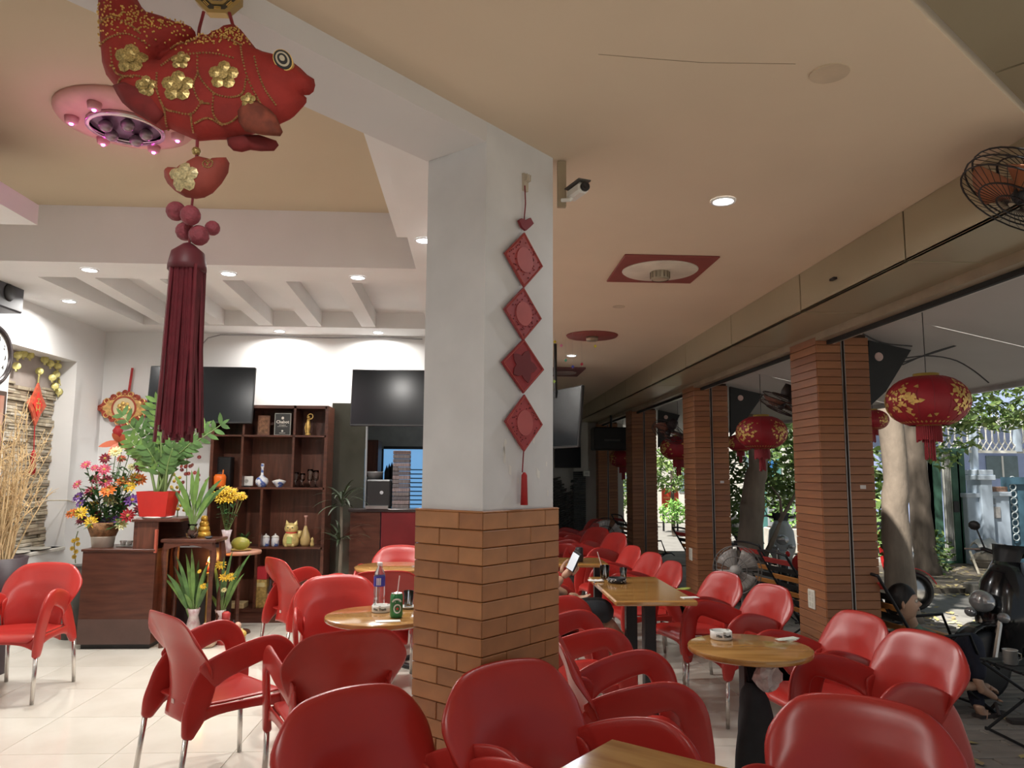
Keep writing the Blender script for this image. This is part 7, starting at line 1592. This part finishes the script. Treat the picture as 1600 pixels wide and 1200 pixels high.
skin_obj('trousers', [(tuple(p), r) for p, r in pts], [(0, 1), (1, 2), (2, 3), (3, 4), (4, 5), (0, 6), (6, 7), (7, 8), (8, 9), (9, 10)], NAVY, mn)
skin_obj('neck', [(tuple(shl), .055), (tuple(neck), .050), (tuple(hd), .045)], [(0, 1), (1, 2)], SKIN, mn)
head_mesh(mn, hd, (.90, -.40, .05), (-.20, .05, 1))
for el, wr, sh_, nn, sd in ((elR, wrR, sR, (0, -.3, 1), 1), (elL, wrL, sL, (0, .3, 1), -1)):
    skin_obj('forearm', [(tuple(sh_.lerp(el, .5)), .042), (tuple(el), .038), (tuple(el.lerp(wr, .5)), .034), (tuple(wr), .024)], [(0, 1), (1, 2), (2, 3)], SKIN, mn); hand_obj(mn, wr, wr-el, nn, -.35, s=1, side=sd)
def foot(ank, d, name):
    d = Vector(d).normalized(); a = Vector(ank); up = Vector((0, 0, 1)); sd_ = d.cross(up).normalized()
    o = skin_obj(name, [(tuple(a+Vector((0, 0, .03))), .036), (tuple(a-Vector((0, 0, .03))-d*.01), .038), (tuple(a+d*.06-Vector((0, 0, .035))), (.036, .028)), (tuple(a+d*.13-Vector((0, 0, .048))), (.042, .020))], [(0, 1), (1, 2), (2, 3)], SKIN, mn, root=1)
    for k in range(5): p = a+d*(.135+.01*(1-abs(k-.8)*.35))-Vector((0, 0, .05))+sd_*(k-2)*.017; MB().tube([p, p+d*(.036-.004*k)], [.010-.0008*k, .006], 7).build('toe', SKIN, o, True)
foot(ankR, (.86, .0, -.42), 'foot'); foot(ankL, (.8, .25, -.15), 'foot')
t = thing('sandal', 'dark sandal under the foot of the seated man', 'sandal', m0+ankL+Vector((.07, .02, 0))); t.location.z = GZ-.0
MB().prism([(-.10, -.035), (.08, -.045), (.15, -.02), (.15, .02), (.08, .045), (-.10, .035)], .002, .022, Matrix.Rotation(.25, 4, 'Z')).build('sole', mat('sandal_dark', (.06, .045, .04), .7), t); MB().tube([(.05, -.045, .02), (.06, 0, .085), (.05, .05, .02)], .012, 6).build('strap', MATS['sandal_dark'], t)
t = thing('loose_sandal', 'second sandal lying beside the seated man', 'sandal', m0+ankL+Vector((.22, -.12, 0))); t.location.z = GZ; MB().prism([(-.10, -.035), (.08, -.045), (.15, -.02), (.15, .02), (.08, .045), (-.10, .035)], .002, .022, Matrix.Rotation(-.1, 4, 'Z')).build('sole', MATS['sandal_dark'], t); MB().tube([(.05, -.045, .02), (.05, 0, .055), (.05, .045, .02)], .010, 6).build('strap', mat('strap_pale', (.45, .43, .40), .6), t)
# phone user, mostly hidden behind the column
pu = thing('person', 'seated person in dark shorts behind the column, hand holding a phone', 'person', (.45, 5.12, 0)); m0 = Vector(pu.location)
hip = Vector((-.02, 0, .47)); chest = Vector((-.10, 0, .78)); shl = Vector((-.12, 0, .97)); hd = Vector((-.10, 0, 1.20)); kR = W(946, 918, 4.98); kR = Vector((kR.x, kR.y, .60)); kL = Vector((.44, .14, .50)); sR = shl+Vector((.02, -.19, -.03)); sL = shl+Vector((.02, .19, -.03))
wr = W(878, 903, 5.0); el = Vector((.02, -.24, .70)); elL = Vector((.02, .26, .70)); wrL = Vector((.22, .20, .62)); DK = mat('dark_top', (.05, .05, .06), .8); SHO = mat('dark_shorts', (.022, .028, .036), .8, vary=.3, scale=14)
skin_obj('shirt', [(tuple(p), r) for p, r in ((hip+Vector((0, 0, .06)), .125), (chest, .135), (shl, .11), (sR, .07), (sR.lerp(el, .6), .055), (sL, .07), (sL.lerp(elL, .6), .055))], [(0, 1), (1, 2), (2, 3), (3, 4), (2, 5), (5, 6)], DK, pu)
skin_obj('shorts', [(tuple(p), r) for p, r in ((hip, .13), (Vector((.06, -.10, .50)), .105), (Vector((.26, -.12, .56)), .098), (kR, .088), (kR+Vector((.0, .05, -.10)), .08), (Vector((.06, .10, .49)), .10), (kL, .085))], [(0, 1), (1, 2), (2, 3), (3, 4), (0, 5), (5, 6)], SHO, pu)
skin_obj('legs', [(tuple(p), r) for p, r in ((kR+Vector((0, .06, -.10)), .06), (Vector((.50, .0, .40)), .055), (Vector((.56, .16, .36)), .038), (Vector((.60, .25, .33)), .035))], [(0, 1), (1, 2), (2, 3)], SKIN, pu)
skin_obj('legs', [(tuple(p), r) for p, r in ((kL+Vector((-.02, 0, -.02)), .06), (kL+Vector((.03, 0, -.22)), .052), (kL+Vector((.0, 0, -.42)), .036), (kL+Vector((.02, 0, -.46)), .036), (kL+Vector((.15, 0, -.475)), .024))], [(0, 1), (1, 2), (2, 3), (3, 4)], SKIN, pu)
skin_obj('neck', [(tuple(shl), .06), (tuple(shl.lerp(hd, .5)), .05), (tuple(hd), .045)], [(0, 1), (1, 2)], SKIN, pu); head_mesh(pu, hd, (.85, -.05, -.35), (.3, 0, 1))
skin_obj('forearm', [(tuple(sR.lerp(el, .5)), .045), (tuple(el), .042), (tuple(el.lerp(wr, .5)), .037), (tuple(wr), .027)], [(0, 1), (1, 2), (2, 3)], SKIN, pu); hdir = W(897, 886, 5.0)-wr; hand_obj(pu, wr, hdir, (-.6, -.75, .1), .55, side=1, s=1.05)
skin_obj('forearm', [(tuple(sL.lerp(elL, .5)), .045), (tuple(elL), .042), (tuple(elL.lerp(wrL, .5)), .037), (tuple(wrL), .027)], [(0, 1), (1, 2), (2, 3)], SKIN, pu); hand_obj(pu, wrL, (1, -.2, -.2), (0, 0, 1), -.3, side=-1)
ph = thing('smartphone', 'smartphone with a lit pale screen held up in the hand', 'phone', aty(897, 877, 4.945)); pm_ = Matrix.Rotation(-.85, 3, 'Z') @ Matrix.Rotation(R(22), 3, 'Y') @ Matrix.Rotation(R(-12), 3, 'X')
MB().box((0, 0, 0), (.066, .009, .132), M=pm_, bev=.004).build('case', BLACK, ph); MB().box(pm_ @ Vector((-.004, -.0055, -.005)), (.056, .001, .110), M=pm_).build('screen', mat('phone_screen', (.7, .75, .8), .3, vary=0, emit=(.75, .82, .9), estr=.35), ph)
